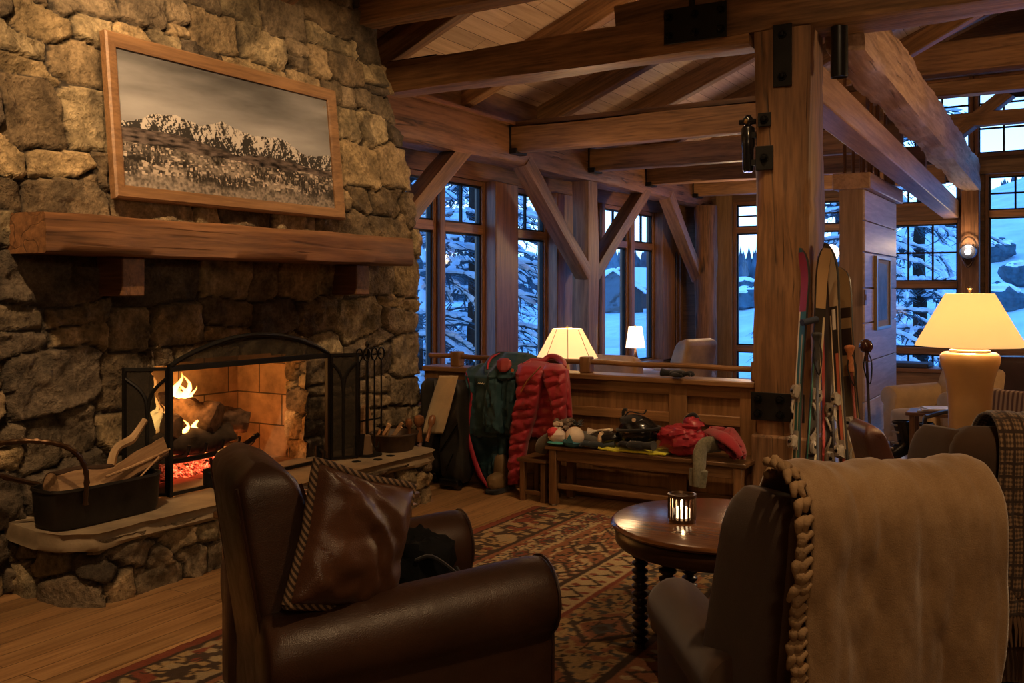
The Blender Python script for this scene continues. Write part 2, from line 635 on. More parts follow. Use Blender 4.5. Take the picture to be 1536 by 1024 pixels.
PITCH = .42
def deck_z(x): return 3.66 + PITCH * (min(x, 1.0 - x) + 5.9)
XR = .5
zt = deck_z(XR)
xl, xr2 = -6.5, 7.5
me = quad_uv('ceiling', [((xl, RY0, deck_z(xl)), (xl, RY1, deck_z(xl)), (XR, RY1, zt), (XR, RY0, zt)),
                          ((xr2, RY1, deck_z(xr2)), (xr2, RY0, deck_z(xr2)), (XR, RY0, zt), (XR, RY1, zt))])
tag(finish(me, 'ceiling', deck_material(), smooth=None, solid=.12), 'sloping ceiling of pale tongue and groove boards', kind='structure')

# ---------------- plain walls outside the picture ----------------
PLASTER = wood((.10, .05, .022), (.22, .115, .05), 'X', .6, .8, 0)
bm = B(); box(bm, (RX0, RY0 - .15, 0), (RX1, RY0, 3.5))
prism(bm, [(RX0, 3.5), (RX1, 3.5), (RX1, 4.4), (XR, zt + .05), (RX0, 3.5)][:4], 0, .15, Matrix(((1, 0, 0, 0), (0, 0, 1, RY0 - .15), (0, 1, 0, 0), (0, 0, 0, 1))))
tag(obj('wall_back', bm, PLASTER, smooth=None), 'timber boarded wall behind the viewer', kind='structure')
bm = B(); box(bm, (RX1, RY0, 0), (RX1 + .15, RY1, 4.9))
tag(obj('wall_right', bm, PLASTER, smooth=None), 'timber boarded wall of the room', kind='structure')
bm = B(); box(bm, (RX0 - .15, RY0, 0), (RX0, 1.2, 3.6))
tag(obj('wall_left', bm, PLASTER, smooth=None), 'timber boarded wall beside the chimney', kind='structure')


# ---------------- field stone ----------------
def stones(u0, u1, v0, v1, seed, wmin=.20, wmax=.62, hmin=.11, hmax=.42):
    """Seeds of irregular stones: rows of uneven height, broken into uneven widths."""
    rs = random.Random(seed)
    S = []
    v = v0
    while v < v1:
        h = rs.uniform(hmin, hmax)
        u = u0 - rs.uniform(0, .3)
        while u < u1:
            w = min(wmax, max(wmin, h * rs.uniform(.75, 2.1)))
            if h > .22 and rs.random() < .42:
                k = rs.uniform(.35, .65)
                S.append((u + w / 2, v + h * k / 2, w / 2, h * k / 2)); S.append((u + w / 2, v + h * (1 + k) / 2, w / 2, h * (1 - k) / 2))
            else:
                S.append((u + w / 2 + rs.uniform(-.04, .04), v + h / 2 + rs.uniform(-.05, .05), w / 2, h / 2))
            u += w
        v += h
    S = np.array(S)
    rng = np.random.RandomState(seed)
    n = len(S)
    return S, rng.uniform(-.22, .22, n), rng.rand(n), rng.rand(n), rng.uniform(-1, 1, (n, 2))


PAL = np.array([(.30, .22, .125), (.23, .175, .11), (.17, .13, .085), (.34, .25, .135), (.13, .10, .07), (.26, .19, .11), (.20, .145, .085), (.37, .29, .17)])


def stone_field(U, V, st, seed, depth=.05, dark=1.0):
    """Height above the joint and colour for every point of the grid (U, V in metres)."""
    S, ang, r1, r2, tilt = st
    shp = U.shape
    u = (U + .016 * fbm(U * 5, V * 5, octv=4, seed=seed)).ravel()
    v = (V + .016 * fbm(U * 5 + 40, V * 5, octv=4, seed=seed + 5)).ravel()
    best = np.full(u.shape, 9.0); second = best.copy(); idx = np.zeros(u.shape, int)
    for i, (su, sv, sw, sh) in enumerate(S):
        m = (np.abs(u - su) < sw * 2.4 + .1) & (np.abs(v - sv) < sh * 2.4 + .1)
        if not m.any(): continue
        c, s = math.cos(ang[i]), math.sin(ang[i])
        du, dv = u[m] - su, v[m] - sv
        a, b = c * du + s * dv, -s * du + c * dv
        # distance to the stone's own rounded box, in metres
        d = (np.abs(a / sw) ** 9 + np.abs(b / sh) ** 9) ** (1 / 9)
        d = (d - 1) * min(sw, sh) + .35 * (r1[i] - .5) * .1
        bb, ss, ii = best[m], second[m], idx[m]
        closer = d < bb
        ss = np.where(closer, bb, np.minimum(ss, d))
        bb = np.where(closer, d, bb); ii = np.where(closer, i, ii)
        best[m], second[m], idx[m] = bb, ss, ii
    gap = np.clip(second - best, 0, .3)
    e = sstep(.002, .022, gap)
    r = r1[idx]
    tl = tilt[idx]
    h = e * (.5 + .5 * r) * depth
    h += e * depth * .30 * np.clip((tl[:, 0] * (u - S[idx, 0]) / S[idx, 2] + tl[:, 1] * (v - S[idx, 1]) / S[idx, 3]), -1.2, 1.2)
    rough = fbm(u * 9 + r * 50, v * 9 + r * 31, octv=5, seed=seed + 9, gain=.62)
    ridg = np.abs(fbm(u * 5 + r * 20, v * 7, octv=3, seed=seed + 21))
    h += e * depth * (.30 * rough + .45 * ridg * (r2[idx] > .45))
    col = PAL[(r2[idx] * len(PAL)).astype(int) % len(PAL)]
    col = col * (.75 + .5 * r[:, None]) * dark
    mot = fbm(u * 11 + r * 9, v * 11, octv=5, seed=seed + 3, gain=.65)
    col = col * (1 + .42 * mot[:, None])
    lich = sstep(.15, .5, fbm(u * 6 + 9, v * 6, octv=4, seed=seed + 33))[:, None] * (r2[idx] > .5)[:, None]
    col = col * (1 - .55 * lich) + np.array([.055, .045, .032]) * .55 * lich
    col = np.where((e < .3)[:, None], np.array([.05, .04, .03]), col)
    return h.reshape(shp), np.clip(col, .01, .9).reshape(*shp, 3)


# chimney breast: front face, battered above the mantel, turning round its far corner
CH_Y0, CH_TOP = 1.2, 4.02
def front_x(z): return -4.86 - .105 * np.maximum(0, z - 2.05)
def corner_y(z): return 6.5 - .185 * np.maximum(0, z - 2.05)
OPEN_Y0, OPEN_Y1, OPEN_Z = 3.76, 5.1, 1.12

res = .0145
L1 = 5.3; L2 = 1.3
nu, nv = int((L1 + L2) / res), int(CH_TOP / res)
uu, vv = np.meshgrid(np.linspace(0, L1 + L2, nu), np.linspace(0, CH_TOP, nv))
st = stones(-.3, L1 + L2 + .3, -.1, CH_TOP + .2, 11)
h, colr = stone_field(uu, vv, st, 11, .055)
xf, cy = front_x(vv), corner_y(vv)
t = uu / L1
ycl = CH_Y0 + t * (cy - CH_Y0)
onf = uu <= L1
P = np.zeros((nv, nu, 3))
P[..., 0] = np.where(onf, xf + h, xf - (uu - L1))
P[..., 1] = np.where(onf, ycl, cy + h)
P[..., 2] = vv
# round the corner: both displacements fade into a diagonal push
k = np.exp(-((uu - L1) / .05) ** 2)
P[..., 1] += np.where(onf, k * h * .9, 0) - k * .02
P[..., 0] += np.where(onf, -k * .02, k * h * .9 - k * .02)
cu = (uu[:-1, :-1] + uu[1:, 1:]) / 2; cv = (vv[:-1, :-1] + vv[1:, 1:]) / 2
yc = (P[:-1, :-1, 1] + P[1:, 1:, 1]) / 2
mask = ~((cu < L1) & (yc > OPEN_Y0) & (yc < OPEN_Y1) & (cv < OPEN_Z + .05 * (1 - ((yc - 4.43) / .67) ** 2)))
me = grid_mesh('wall_chimney', P, mask=mask, colors=colr)
tag(finish(me, 'wall_chimney', STONE, smooth=180), 'battered field stone chimney breast', kind='structure')

bm = B()  # unseen boxes added to keep sky light off the firebox jambs
box(bm, (-6.2, CH_Y0, 0), (-4.93, OPEN_Y0 - .012, 2.0)); box(bm, (-6.2, OPEN_Y1 + .012, 0), (-4.93, 6.4, 2.0)); box(bm, (-6.2, OPEN_Y0 - .012, 1.285), (-4.97, OPEN_Y1 + .012, 2.0)); box(bm, (-6.2, CH_Y0, 2.0), (-5.2, 6.05, 3.95)); box(bm, (-6.2, OPEN_Y0 - .012, 0), (-5.51, OPEN_Y1 + .012, 1.285))
tag(obj('wall_chimney_light_block', bm, plain((.06, .05, .04), .9), smooth=None), 'unseen mass added behind the chimney face to block sky light', kind='structure')

# hearth base: left end, front, right end, and its flagstone
res = .014
ring = [(-4.95, 2.99), (-4.42, 2.97), (-4.28, 3.06), (-4.25, 5.82), (-4.30, 5.87), (-4.95, 5.9)]
seg = [math.dist(a, b) for a, b in zip(ring[:-1], ring[1:])]
Lt = sum(seg); cum = np.concatenate([[0], np.cumsum(seg)])
nu, nv = int(Lt / res), int(.34 / res)
uu, vv = np.meshgrid(np.linspace(0, Lt, nu), np.linspace(0, .34, nv))
st = stones(-.2, Lt + .2, -.05, .4, 5, .16, .46, .12, .24)
h, colr = stone_field(uu, vv, st, 5, .05)
rx = np.interp(uu, cum, [p[0] for p in ring]); ry = np.interp(uu, cum, [p[1] for p in ring])
tx, ty = np.gradient(rx, axis=1), np.gradient(ry, axis=1)
tl = np.hypot(tx, ty) + 1e-9
for _ in range(4):
    tx[:, 1:-1] = (tx[:, :-2] + tx[:, 1:-1] + tx[:, 2:]) / 3; ty[:, 1:-1] = (ty[:, :-2] + ty[:, 1:-1] + ty[:, 2:]) / 3
tl = np.hypot(tx, ty) + 1e-9
P = np.stack([rx + ty / tl * h, ry - tx / tl * h, vv], -1)
tag(finish(grid_mesh('wall_hearth', P, colors=colr), 'wall_hearth', STONE, smooth=180), 'raised field stone hearth', kind='structure')

HTOP = .385
ring = [(-4.85, 2.89), (-4.5, 2.86), (-4.36, 2.88), (-4.24, 2.99), (-4.215, 3.3), (-4.22, 4.2), (-4.20, 5.0), (-4.2, 5.75), (-4.22, 5.87), (-4.3, 5.92), (-4.85, 5.94)]
pts = []
for a, b in zip(ring[:-1], ring[1:]):
    n = max(2, int(math.dist(a, b) / .025))
    pts += [(a[0] + (b[0] - a[0]) * i / n, a[1] + (b[1] - a[1]) * i / n) for i in range(n)]
pts.append(ring[-1])
cx, cyy = -4.6, 4.4
rings = []
for z, off in ((.295, .02), (.30, -.005), (.318, -.012), (.34, .0), (.36, .004), (.375, -.002), (HTOP, -.022)):
    r = []
    for x, y in pts:
        nz = float(fbm(y * 6 + x * 6, z * 30, octv=4, seed=3)) * .016
        r.append((x - (off + abs(nz)) * (1 if x > -4.8 else 0), y, z + (float(fbm(y * 3, x * 3, octv=3, seed=8)) * (.006 if z == HTOP else .014 if z < .31 else 0))))
    rings.append(r)
bm = B()
rows = loft(bm, rings, False, False, closed=False)
bm.faces.new(rows[-1]); bm.faces.new(rows[0][::-1])
FLAG = plain((.25, .19, .12), .8, 0, .3, .5, 40, .28, vscale=5)
tag(obj('trim_hearthstone', bm, FLAG, smooth=50), 'thick sandstone hearth slab', kind='structure')

# firebox lined with large firebricks
def firebrick():
    m, nt, bs = new_mat('firebrick')
    tcn = nt.nodes.new('ShaderNodeTexCoord')
    br = nt.nodes.new('ShaderNodeTexBrick')
    nt.links.new(tcn.outputs['UV'], br.inputs['Vector'])
    br.inputs['Color1'].default_value = (.36, .24, .14, 1); br.inputs['Color2'].default_value = (.28, .18, .10, 1)
    br.inputs['Mortar'].default_value = (.06, .04, .025, 1)
    br.inputs['Scale'].default_value = 1; br.inputs['Mortar Size'].default_value = .006; br.inputs['Mortar Smooth'].default_value = .3
    br.inputs['Brick Width'].default_value = .46; br.inputs['Row Height'].default_value = .23
    n = noise_tex(nt, tcn.outputs['UV'], 7, 5, .6)
    r = ramp(nt, n, [(.3, (.5, .48, .45)), (.7, (1.15, 1.1, 1.05))])
    nt.links.new(mixc(nt, br.outputs['Color'], r.outputs[0], 1.0, 'MULTIPLY'), bs.inputs['Base Color'])
    bs.inputs['Roughness'].default_value = .85
    bump(nt, bs, math_n(nt, 'ADD', math_n(nt, 'MULTIPLY', br.outputs['Fac'], -1), math_n(nt, 'MULTIPLY', n, .5)), .7, .008)
    return m
fx0, fx1, y0, y1, zb, ztp = -5.5, -4.84, OPEN_Y0 - .0, OPEN_Y1 + .0, .375, 1.28
jx = -4.97
q = [((fx0, y0 + .1, zb), (fx0, y1, zb), (fx0, y1, ztp), (fx0, y0 + .1, ztp)),
     ((fx0, y1, zb), (jx, y1, zb), (jx, y1, ztp), (fx0, y1, ztp)),
     ((fx0, y0 + .1, zb), (jx, y0, zb), (jx, y0, ztp), (fx0, y0 + .1, ztp)),
     ((fx0, y0, zb + .004), (fx1, y0, zb + .004), (fx1, y1, zb + .004), (fx0, y1, zb + .004)),
     ((fx0, y0, ztp), (fx1, y0, ztp), (fx1, y1, ztp), (fx0, y1, ztp))]
tag(finish(quad_uv('wall_firebox', q), 'wall_firebox', firebrick(), smooth=None), 'firebrick lined firebox', kind='structure')
# stone jambs inside the opening
for yy, sgn, nm in ((OPEN_Y1 + .01, -1, 'wall_jamb'), (OPEN_Y0 - .01, 1, 'wall_jamb')):
    uu, vv = np.meshgrid(np.linspace(0, .20, 15), np.linspace(.37, 1.27, 64))
    stj = stones(-.1, .3, .3, 1.4, 21, .2, .3, .16, .3)
    h, colr = stone_field(uu, vv, stj, 21, .035)
    P = np.stack([-4.985 + uu, yy + sgn * h, vv], -1)
    tag(finish(grid_mesh(nm, P, colors=colr), nm, STONE, smooth=180), 'stone jamb of the firebox', kind='structure')


# ---------------- timbers ----------------
def timber(name, label, a, b, w, h, mat=None, hewn=0.0, up=(0, 0, 1), bev=.012, seed=0, cat='beam', roll=0):
    """A squared timber from a to b; w across, h in the upright direction. hewn: wavy adzed faces."""
    a, b = Vector(a), Vector(b)
    L = (b - a).length
    M = frame_of(b - a, up)
    bm = B()
    if hewn:
        n = max(8, int(L / .08)); m = 5
        rings = []
        per = []
        for s in range(4):
            for i in range(m):
                tt = i / m * 2 - 1
                per.append([(tt, -1), (1, tt), (-tt, 1), (-1, -tt)][s])
        for i in range(n + 1):
            x = L * i / n
            r = []
            for (py, pz) in per:
                k = 1 - .10 * (abs(py) > .95 and abs(pz) > .95) * (.5 + .5 * math.sin(x * 3 + py))
                dd = float(fbm(x * 1.7 + seed, py * 1.6 + seed * 3, pz * 1.6, 4, seed)) * hewn + float(vnoise(x * 9, py * 2.2 + seed, pz * 2.2, seed + 4)) * hewn * .55
                y_, z_ = py * k * w / 2, pz * k * h / 2
                l = math.hypot(py, pz)
                r.append((x, y_ + dd * py / l, z_ + dd * pz / l))
            rings.append(r)
        loft(bm, rings)
    else:
        box(bm, (0, -w / 2, -h / 2), (L, w / 2, h / 2))
    o = obj(name, bm, mat or W_TIMBER, bevel=0 if hewn else bev, smooth=50 if hewn else 30)
    mw = M.to_4x4(); mw.translation = a
    o.matrix_world = mw
    return tag(o, label, cat, kind='structure')


def plate_with_bolts(name, label, c, u, v, nrm, w, h, bolts, th=.012):
    """A black steel plate w by h centred at c, lying in directions u and v."""
    u, v, nrm = Vector(u).normalized(), Vector(v).normalized(), Vector(nrm).normalized()
    M = Matrix((u, v, nrm)).transposed().to_4x4(); M.translation = Vector(c)
    r = thing(name, label, 'steel plate', c, kind='structure')
    bm = B(); box(bm, (-w / 2, -h / 2, 0), (w / 2, h / 2, th), M)
    obj('plate', bm, IRON, r, world=True, bevel=.004)
    for (bu, bv) in bolts:
        bm = B()
        lathe(bm, [(.001, .030), (.014, .028), (.020, .018), (.020, .008), (.030, .008), (.030, 0)], 8, (0, 0, 0), M @ Matrix.Translation((bu, bv, th)))
        obj('bolt', bm, IRON_SM, r, world=True)
    return r


# great post
PX0, PX1, PY0, PY1 = -1.915, -1.535, 6.4, 6.8
timber('timber_post', 'massive reclaimed square timber post in the middle of the room', ((PX0 + PX1) / 2, (PY0 + PY1) / 2, 0), ((PX0 + PX1) / 2, (PY0 + PY1) / 2, 3.36), PY1 - PY0, PX1 - PX0,
       wood((.065, .029, .012), (.25, .122, .05), 'X', .6, .8, 1.0), .016, up=(1, 0, 0), seed=3, cat='post')
bm = B(); box(bm, (PX0 - .02, PY0 - .022, 0), (PX1 + .02, PY1 + .02, .62))
tag(obj('trim_post_plinth', bm, wood((.07, .033, .014), (.24, .12, .05), 'Z', .6, .9, .6), bevel=.02), 'timber plinth at the foot of the great post', kind='structure')
c = on_y(1175, 84, PY0)
plate_with_bolts('steel_plate', 'black steel plate high on the great post under the header beam', (c.x, PY0 - .014, c.z), (1, 0, 0), (0, 0, 1), (0, -1, 0), .125, .42, [(0, -.14), (0, .14)])
c = on_y(1172, 610, PY0)
plate_with_bolts('steel_plate', 'wide black steel strap around the foot of the great post', (PX0 + .165, PY0 - .016, c.z), (1, 0, 0), (0, 0, 1), (0, -1, 0), .36, .19, [(-.13, -.05), (-.13, .05), (.02, .05), (.02, -.05)])

# tie beam to the chimney, header to the right, upper tie beam in front
timber('tie_beam', 'long timber tie beam running from the chimney to the great post', (-5.12, 6.52, 3.415), (-1.95, 6.52, 3.415), .26, .27, hewn=.006, seed=5)
bm = B(); box(bm, (-5.12, 6.43, 3.545), (-4.6, 6.61, 3.565))
obj0 = obj('steel_plate', bm, IRON, bevel=.003)
tag(obj0, 'black steel saddle plate on top of the tie beam end at the chimney', 'steel plate', kind='structure')
timber('header_beam', 'thick header beam bearing on top of the great post', (-2.35, 6.58, 3.60), (4.5, 6.58, 3.60), .40, .50, hewn=.008, seed=8)
timber('tie_beam', 'upper tie beam crossing the top edge above the chimney shoulder', (-5.2, 6.05, 3.93), (3.5, 6.05, 3.93), .20, .36, hewn=.005, seed=6)
c = on_y(1044, 39, 6.385)
plate_with_bolts('steel_plate', 'black bolted steel splice plate on the tie beam', (c.x, 6.368, 3.475), (1, 0, 0), (0, 0, 1), (0, -1, 0), .46, .25,
                 [(-.19, .065), (0, .065), (.19, .065), (-.19, -.065), (0, -.065), (.19, -.065)])
bm = B(); box(bm, (-2.37, 6.36, 3.44), (-2.33, 6.40, 3.9))
tag(obj('steel_plate', bm, IRON, bevel=.003), 'narrow black steel edge plate where header beam meets tie beam', 'steel plate', kind='structure')
# block under the header at the splice
timber('beam_block', 'short timber block bolted over the tie beam splice', (-2.95, 6.52, 3.56), (-2.3, 6.52, 3.62), .25, .28, hewn=.004, seed=9)

# wooden top plate of the chimney
timber('top_plate', 'timber plate along the top of the stone chimney', (-5.13, 1.2, 4.1), (-5.13, 6.16, 4.1), .34, .2, seed=4)

# eave beam, joists, posts and braces
EX = -5.4
timber('eave_beam', 'heavy hewn eave beam above the tall windows', (EX - .16, 6.3, 3.225), (EX - .16, 15.6, 3.225), .32, .45, hewn=.014, seed=12,
       mat=wood((.075, .03, .013), (.28, .13, .06), 'X', .6, .9, .9))
bm = B(); box(bm, (EX - .22, 6.3, 3.46), (EX - .10, 15.6, 3.86))
tag(obj('trim_frieze', bm, wood((.06, .028, .012), (.17, .085, .036), 'Y', .6, 1, .3)), 'dark frieze boards above the eave beam', kind='structure')
for i, yj in enumerate((8.95, 10.9, 12.75, 14.7)):
    lab = ['nearest ceiling joist hung from the eave beam, with a dark board on top', 'second ceiling joist from the great tie beam', 'third ceiling joist behind the great post', 'farthest ceiling joist near the end wall'][i]
    timber('ceiling_joist', lab, (EX, yj + .09, 3.26), (-1.66, yj + .09, 3.26), .18, .28, hewn=.004, seed=20 + i)
    bm = B()
    box(bm, (EX - .005, yj - .03, 3.1), (EX + .09, yj + .21, 3.16)); box(bm, (EX, yj - .025, 3.1), (EX + .012, yj + .205, 3.42))
    tag(obj('joist_hanger', bm, IRON, bevel=.003), ['black steel joist hanger at the nearest joist', 'black steel joist hanger above the braced post', 'black steel joist hanger on the third joist', 'black steel joist hanger at the farthest joist'][i], 'bracket', kind='structure')
bm = B(); box(bm, (EX, 8.98, 3.41), (-1.66, 9.12, 3.46))
tag(obj('trim_joist_cap', bm, W_DARK), 'dark board lying on the nearest joist', kind='structure')
timber('window_post', 'braced timber post between the tall windows', (-5.52, 11.04, 0), (-5.52, 11.04, 3.0), .30, .24, up=(1, 0, 0), hewn=.006, seed=30, cat='post')
def brace(lab, ya, za, yb, zb, x=-5.5, w=.2):
    timber('knee_brace', lab, (x, ya, za), (x, yb, zb), .18, w, up=(1, 0, 0), hewn=.004, seed=int(ya * 10), cat='brace')
brace('diagonal knee brace on the near side of the braced window post', 10.95, 1.80, 9.35, 3.08)
brace('diagonal knee brace on the far side of the braced window post', 11.15, 1.80, 12.9, 3.08)
brace('diagonal knee brace half hidden by the chimney edge', 6.75, 1.95, 8.15, 3.1)
brace('diagonal knee brace on the round log post', 15.2, 1.80, 13.75, 3.08)
# round log post at the far corner
bm = B(); rings = []
for i in range(46):
    z = 3.0 * i / 45
    rings.append([((.175 + .018 * float(fbm(math.cos(a) * 2.5, math.sin(a) * 2.5, z * 1.3, 4, 2)) + .012 * float(vnoise(a * 6, z * 2.5, seed=7))) * math.cos(a) - 5.36,
                   (.175 + .018 * float(fbm(math.cos(a) * 2.5, math.sin(a) * 2.5, z * 1.3, 4, 2))) * math.sin(a) + 15.2, z) for a in [2 * PI * k / 28 for k in range(28)]])
loft(bm, rings)
tag(obj('log_post', bm, wood((.05, .024, .012), (.26, .12, .055), 'Z', .75, 1.0, 1.0), smooth=60), 'round rough log post in the far corner', 'post', kind='structure')

# rafters
for i, yr in enumerate((2.2, 3.7, 5.1, 6.65, 8.2, 9.8, 11.3, 12.9, 14.4)):
    a, b = Vector((-5.95, yr, deck_z(-5.95) - .2)), Vector((XR, yr, zt - .2))
    labs = ['rafter', 'rafter', 'rafter', 'roof rafter just above the long tie beam', 'roof rafter second behind the tie beam', 'roof rafter above the nearest joist', 'roof rafter left of the great post top', 'roof rafter far behind the header beam', 'roof rafter next to the end wall']
    timber('roof_rafter', labs[i] if i > 2 else None, a, b, .14, .26, seed=i, cat='rafter' if i > 2 else None)

# hewn purlin running to the far wall, boxed beam under it
timber('hewn_purlin', 'pale adzed purlin running from header beam to the end wall post', (-1.4, 6.75, 3.46), (-1.4, 15.5, 3.27), .27, .44, hewn=.022, seed=41,
       mat=wood((.20, .115, .075), (.48, .32, .22), 'X', .65, .7, .8))
timber('box_beam', 'smooth pale box beam below the adzed purlin', (-1.66, 6.8, 3.05), (-1.66, 15.5, 2.80), .22, .26, mat=wood((.24, .13, .075), (.46, .28, .17), 'X', .45, 1, 0))
timber('far_post', 'timber post on the end wall carrying the purlin', (-1.39, 15.42, 0), (-1.39, 15.42, 3.06), .24, .24, up=(1, 0, 0), mat=wood((.07, .03, .013), (.22, .10, .045), 'X', .55, 1, .5), cat='post')
timber('collar_beam', 'dark collar beam high behind the header beam', (-2.2, 11.3, 4.12), (4.5, 11.3, 4.12), .22, .34, seed=51)
timber('collar_beam', 'thinner collar beam below the dark collar beam', (-2.2, 11.5, 3.82), (4.5, 11.5, 3.82), .2, .16, seed=52)
timber('truss_chord', 'lower chord of the end wall truss across the high windows', (-2.6, 14.2, 3.9), (4.5, 14.2, 3.9), .2, .18, seed=53)
timber('truss_strut', 'diagonal strut of the end wall truss', (-1.72, 14.25, 3.52), (.6, 14.25, 5.35), .16, .3, up=(0, 1, 0), seed=54)
timber('roof_strut', 'pale diagonal strut between header beam and collar beam', (-1.9, 9.6, 3.62), (.3, 9.6, 4.75), .14, .16, seed=55)
bm = B()
c = on_y(1524, 134, 14.1)
prism(bm, [(-.22, .06), (-.05, .05), (.3, .14), (.3, -.12), (.0, -.10), (-.1, -.03)], -.01, .01, Matrix(((1, 0, 0, c.x), (0, 0, 1, 14.1), (0, 1, 0, c.z), (0, 0, 0, 1))))
tag(obj('steel_plate', bm, IRON), 'pointed black steel gusset on the truss strut', 'steel plate', kind='structure')

# mantel with corbels
bm = B()
n = 60; rings = []
for i in range(n + 1):
    y = 2.90 + (5.98 - 2.90) * i / n
    r = []
    for (x, z, f) in ((-4.93, 1.79, 0), (-4.7, 1.79, .5), (-4.515, 1.788, 1), (-4.5, 1.80, 1), (-4.5, 1.85, 1), (-4.5, 1.9, 1), (-4.5, 1.95, 1), (-4.502, 1.99, 1), (-4.515, 2.004, 1), (-4.7, 2.005, .5), (-4.93, 2.005, 0)):
        d = float(fbm(y * 2.2, z * 7, x * 4, 4, 31))
        r.append((x + d * .008 * f, y, z + d * .006 * f))
    rings.append(r)
loft(bm, rings)
mt = thing('mantel', 'thick rustic timber mantel beam on the stone chimney', 'mantel', (-4.7, 4.44, 1.785), kind='thing')
W_MANTEL = wood((.085, .036, .015), (.26, .12, .05), 'Y', .5, .9, .7)
obj('beam', bm, W_MANTEL, mt, world=True, smooth=50)
for ya in (3.42, 5.42):
    bm = B(); box(bm, (-4.93, ya, 1.565), (-4.6, ya + .15, 1.79))
    obj('corbel', bm, wood((.06, .026, .012), (.19, .088, .038), 'X', .55, .9, .4), mt, world=True, bevel=.008)

# ---------------- windows ----------------
def window(name, ax, pos, u0, u1, z0, z1, rails=(), muntins=(), fr=.055, depth=.09, sgn=1, label=None, sill=True):
    """One window in the wall plane ax=pos ('x' or 'y'); u runs along the wall. rails: z of thick rails;
    muntins: (za, zb, columns, rows). Own frame, rails, muntins and glass."""
    def pt(u, dn, z): return (pos + dn, u, z) if ax == 'x' else (u, pos + dn, z)
    def bx(bm, ua, ub, za, zb, d0, d1):
        p, q = pt(ua, d0, za), pt(ub, d1, zb)
        box(bm, [min(a, b) for a, b in zip(p, q)], [max(a, b) for a, b in zip(p, q)])
    r = thing(name, label, None, pt((u0 + u1) / 2, 0, z0), kind='structure')
    WU = W_TRIM_Y if ax == 'x' else W_TRIM_X
    d0, d1 = -depth / 2, depth / 2
    for ua, ub in ((u0 - fr, u0), (u1, u1 + fr)):
        bm = B(); bx(bm, ua, ub, z0 - fr, z1 + fr, d0, d1); obj('window_jamb', bm, W_TRIM_Z, r, world=True, bevel=.006)
    for za, zb in ((z1, z1 + fr), (z0 - fr, z0)):
        bm = B(); bx(bm, u0, u1, za, zb, d0, d1); obj('window_rail', bm, WU, r, world=True, bevel=.006)
    for zr in rails:
        bm = B(); bx(bm, u0, u1, zr - fr * .95, zr + fr * .95, d0 - .01 * (sgn < 0), d1 + .012); obj('window_rail', bm, WU, r, world=True, bevel=.006)
    lv = [z0] + list(rails) + [z1]
    sb = .022
    bm = B()
    for za, zb in zip(lv[:-1], lv[1:]):
        a, b = za + (fr * .95 if za != z0 else 0), zb - (fr * .95 if zb != z1 else 0)
        bx(bm, u0, u0 + sb, a, b, -.022, .022); bx(bm, u1 - sb, u1, a, b, -.022, .022)
        bx(bm, u0, u1, a, a + sb, -.022, .022); bx(bm, u0, u1, b - sb, b, -.022, .022)
    obj('sash', bm, IRON, r, world=True)
    if muntins:
        bm = B()
        for za, zb, nc, nr in muntins:
            for i in range(1, nc):
                u = u0 + (u1 - u0) * i / nc; bx(bm, u - .013, u + .013, za, zb, -.016, .016)
            for j in range(1, nr):
                z = za + (zb - za) * j / nr; bx(bm, u0, u1, z - .013, z + .013, -.016, .016)
        obj('muntin', bm, IRON, r, world=True)
    for za, zb in zip(lv[:-1], lv[1:]):
        bm = B(); bx(bm, u0, u1, za, zb, -.004, .004)
        obj('window_pane', bm, GLASS, r, world=True, smooth=None)
    return r


WX = -6.0
wins = [(7.15, 8.27), (8.48, 9.24), (9.86, 10.74), (11.35, 12.28), (12.5, 13.32), (13.56, 14.36), (15.0, 15.42)]
for i, (a, b) in enumerate(wins):
    window('window_%d' % (i + 1), 'x', WX, a, b, .5, 2.80, (2.295,), ((2.35, 2.80, 2, 1),))
# wall around them: base, head, piers; soffit boards over
bm = B()
box(bm, (WX - .12, 6.5, 0), (WX + .06, 15.7, .44)); box(bm, (WX - .12, 6.5, 2.86), (WX + .06, 15.7, 3.7))
tag(obj('wall_window_side', bm, W_TRIM_Y, smooth=None), 'timber wall below and above the tall windows', kind='structure')
prev = 6.5
k = 1
for a, b in wins + [(15.62, 15.62)]:
    if a - .055 > prev + .01:
        bm = B(); box(bm, (WX - .10, prev, .44), (WX + .10 + (.1 if a - prev > .4 else 0), a - .055, 2.86))
        tag(obj('trim_pier_%d' % k, bm, W_TRIM_Z, bevel=.01), 'timber pier between the tall windows', kind='structure'); k += 1
    prev = b + .055
bm = B(); box(bm, (WX - .1, 6.5, 3.42), (-5.35, 15.7, 3.46))
tag(obj('trim_soffit', bm, W_TRIM_Y, smooth=None), 'boarded soffit over the tall windows', kind='structure')
bm = B()
box(bm, (WX + .06, 6.5, .44), (WX + .2, 15.6, .48))
tag(obj('trim_sill', bm, W_TRIM_Y, bevel=.005), 'window sill board', kind='structure')

FY = 15.62
FW = [('window_8', -4.96, -3.26, .1, 3.02, (.63, 2.60), ((2.65, 3.02, 1, 2),)),
      ('window_9', -2.62, -1.58, .25, 2.60, (.68, 1.68), ((1.73, 2.60, 3, 2), (.25, .63, 3, 1))),
      ('window_10', -1.16, .9, .25, 3.27, (.70, 2.72), ((2.77, 3.27, 6, 2),)),
      ('window_11', -2.62, -1.58, 2.93, 3.24, (), ((2.93, 3.24, 3, 1),)),
      ('window_12', -2.55, -1.42, 3.62, 4.72, (), ((3.62, 4.72, 3, 3),)),
      ('window_13', -1.30, -.30, 3.62, 4.72, (), ((3.62, 4.72, 3, 3),)),
      ('window_14', -.18, .9, 3.62, 4.72, (), ((3.62, 4.72, 3, 3),))]
for nm, a, b, c0, c1, rl, mu in FW:
    window(nm, 'y', FY, a, b, c0, c1, rl, mu, sgn=-1, depth=.1)
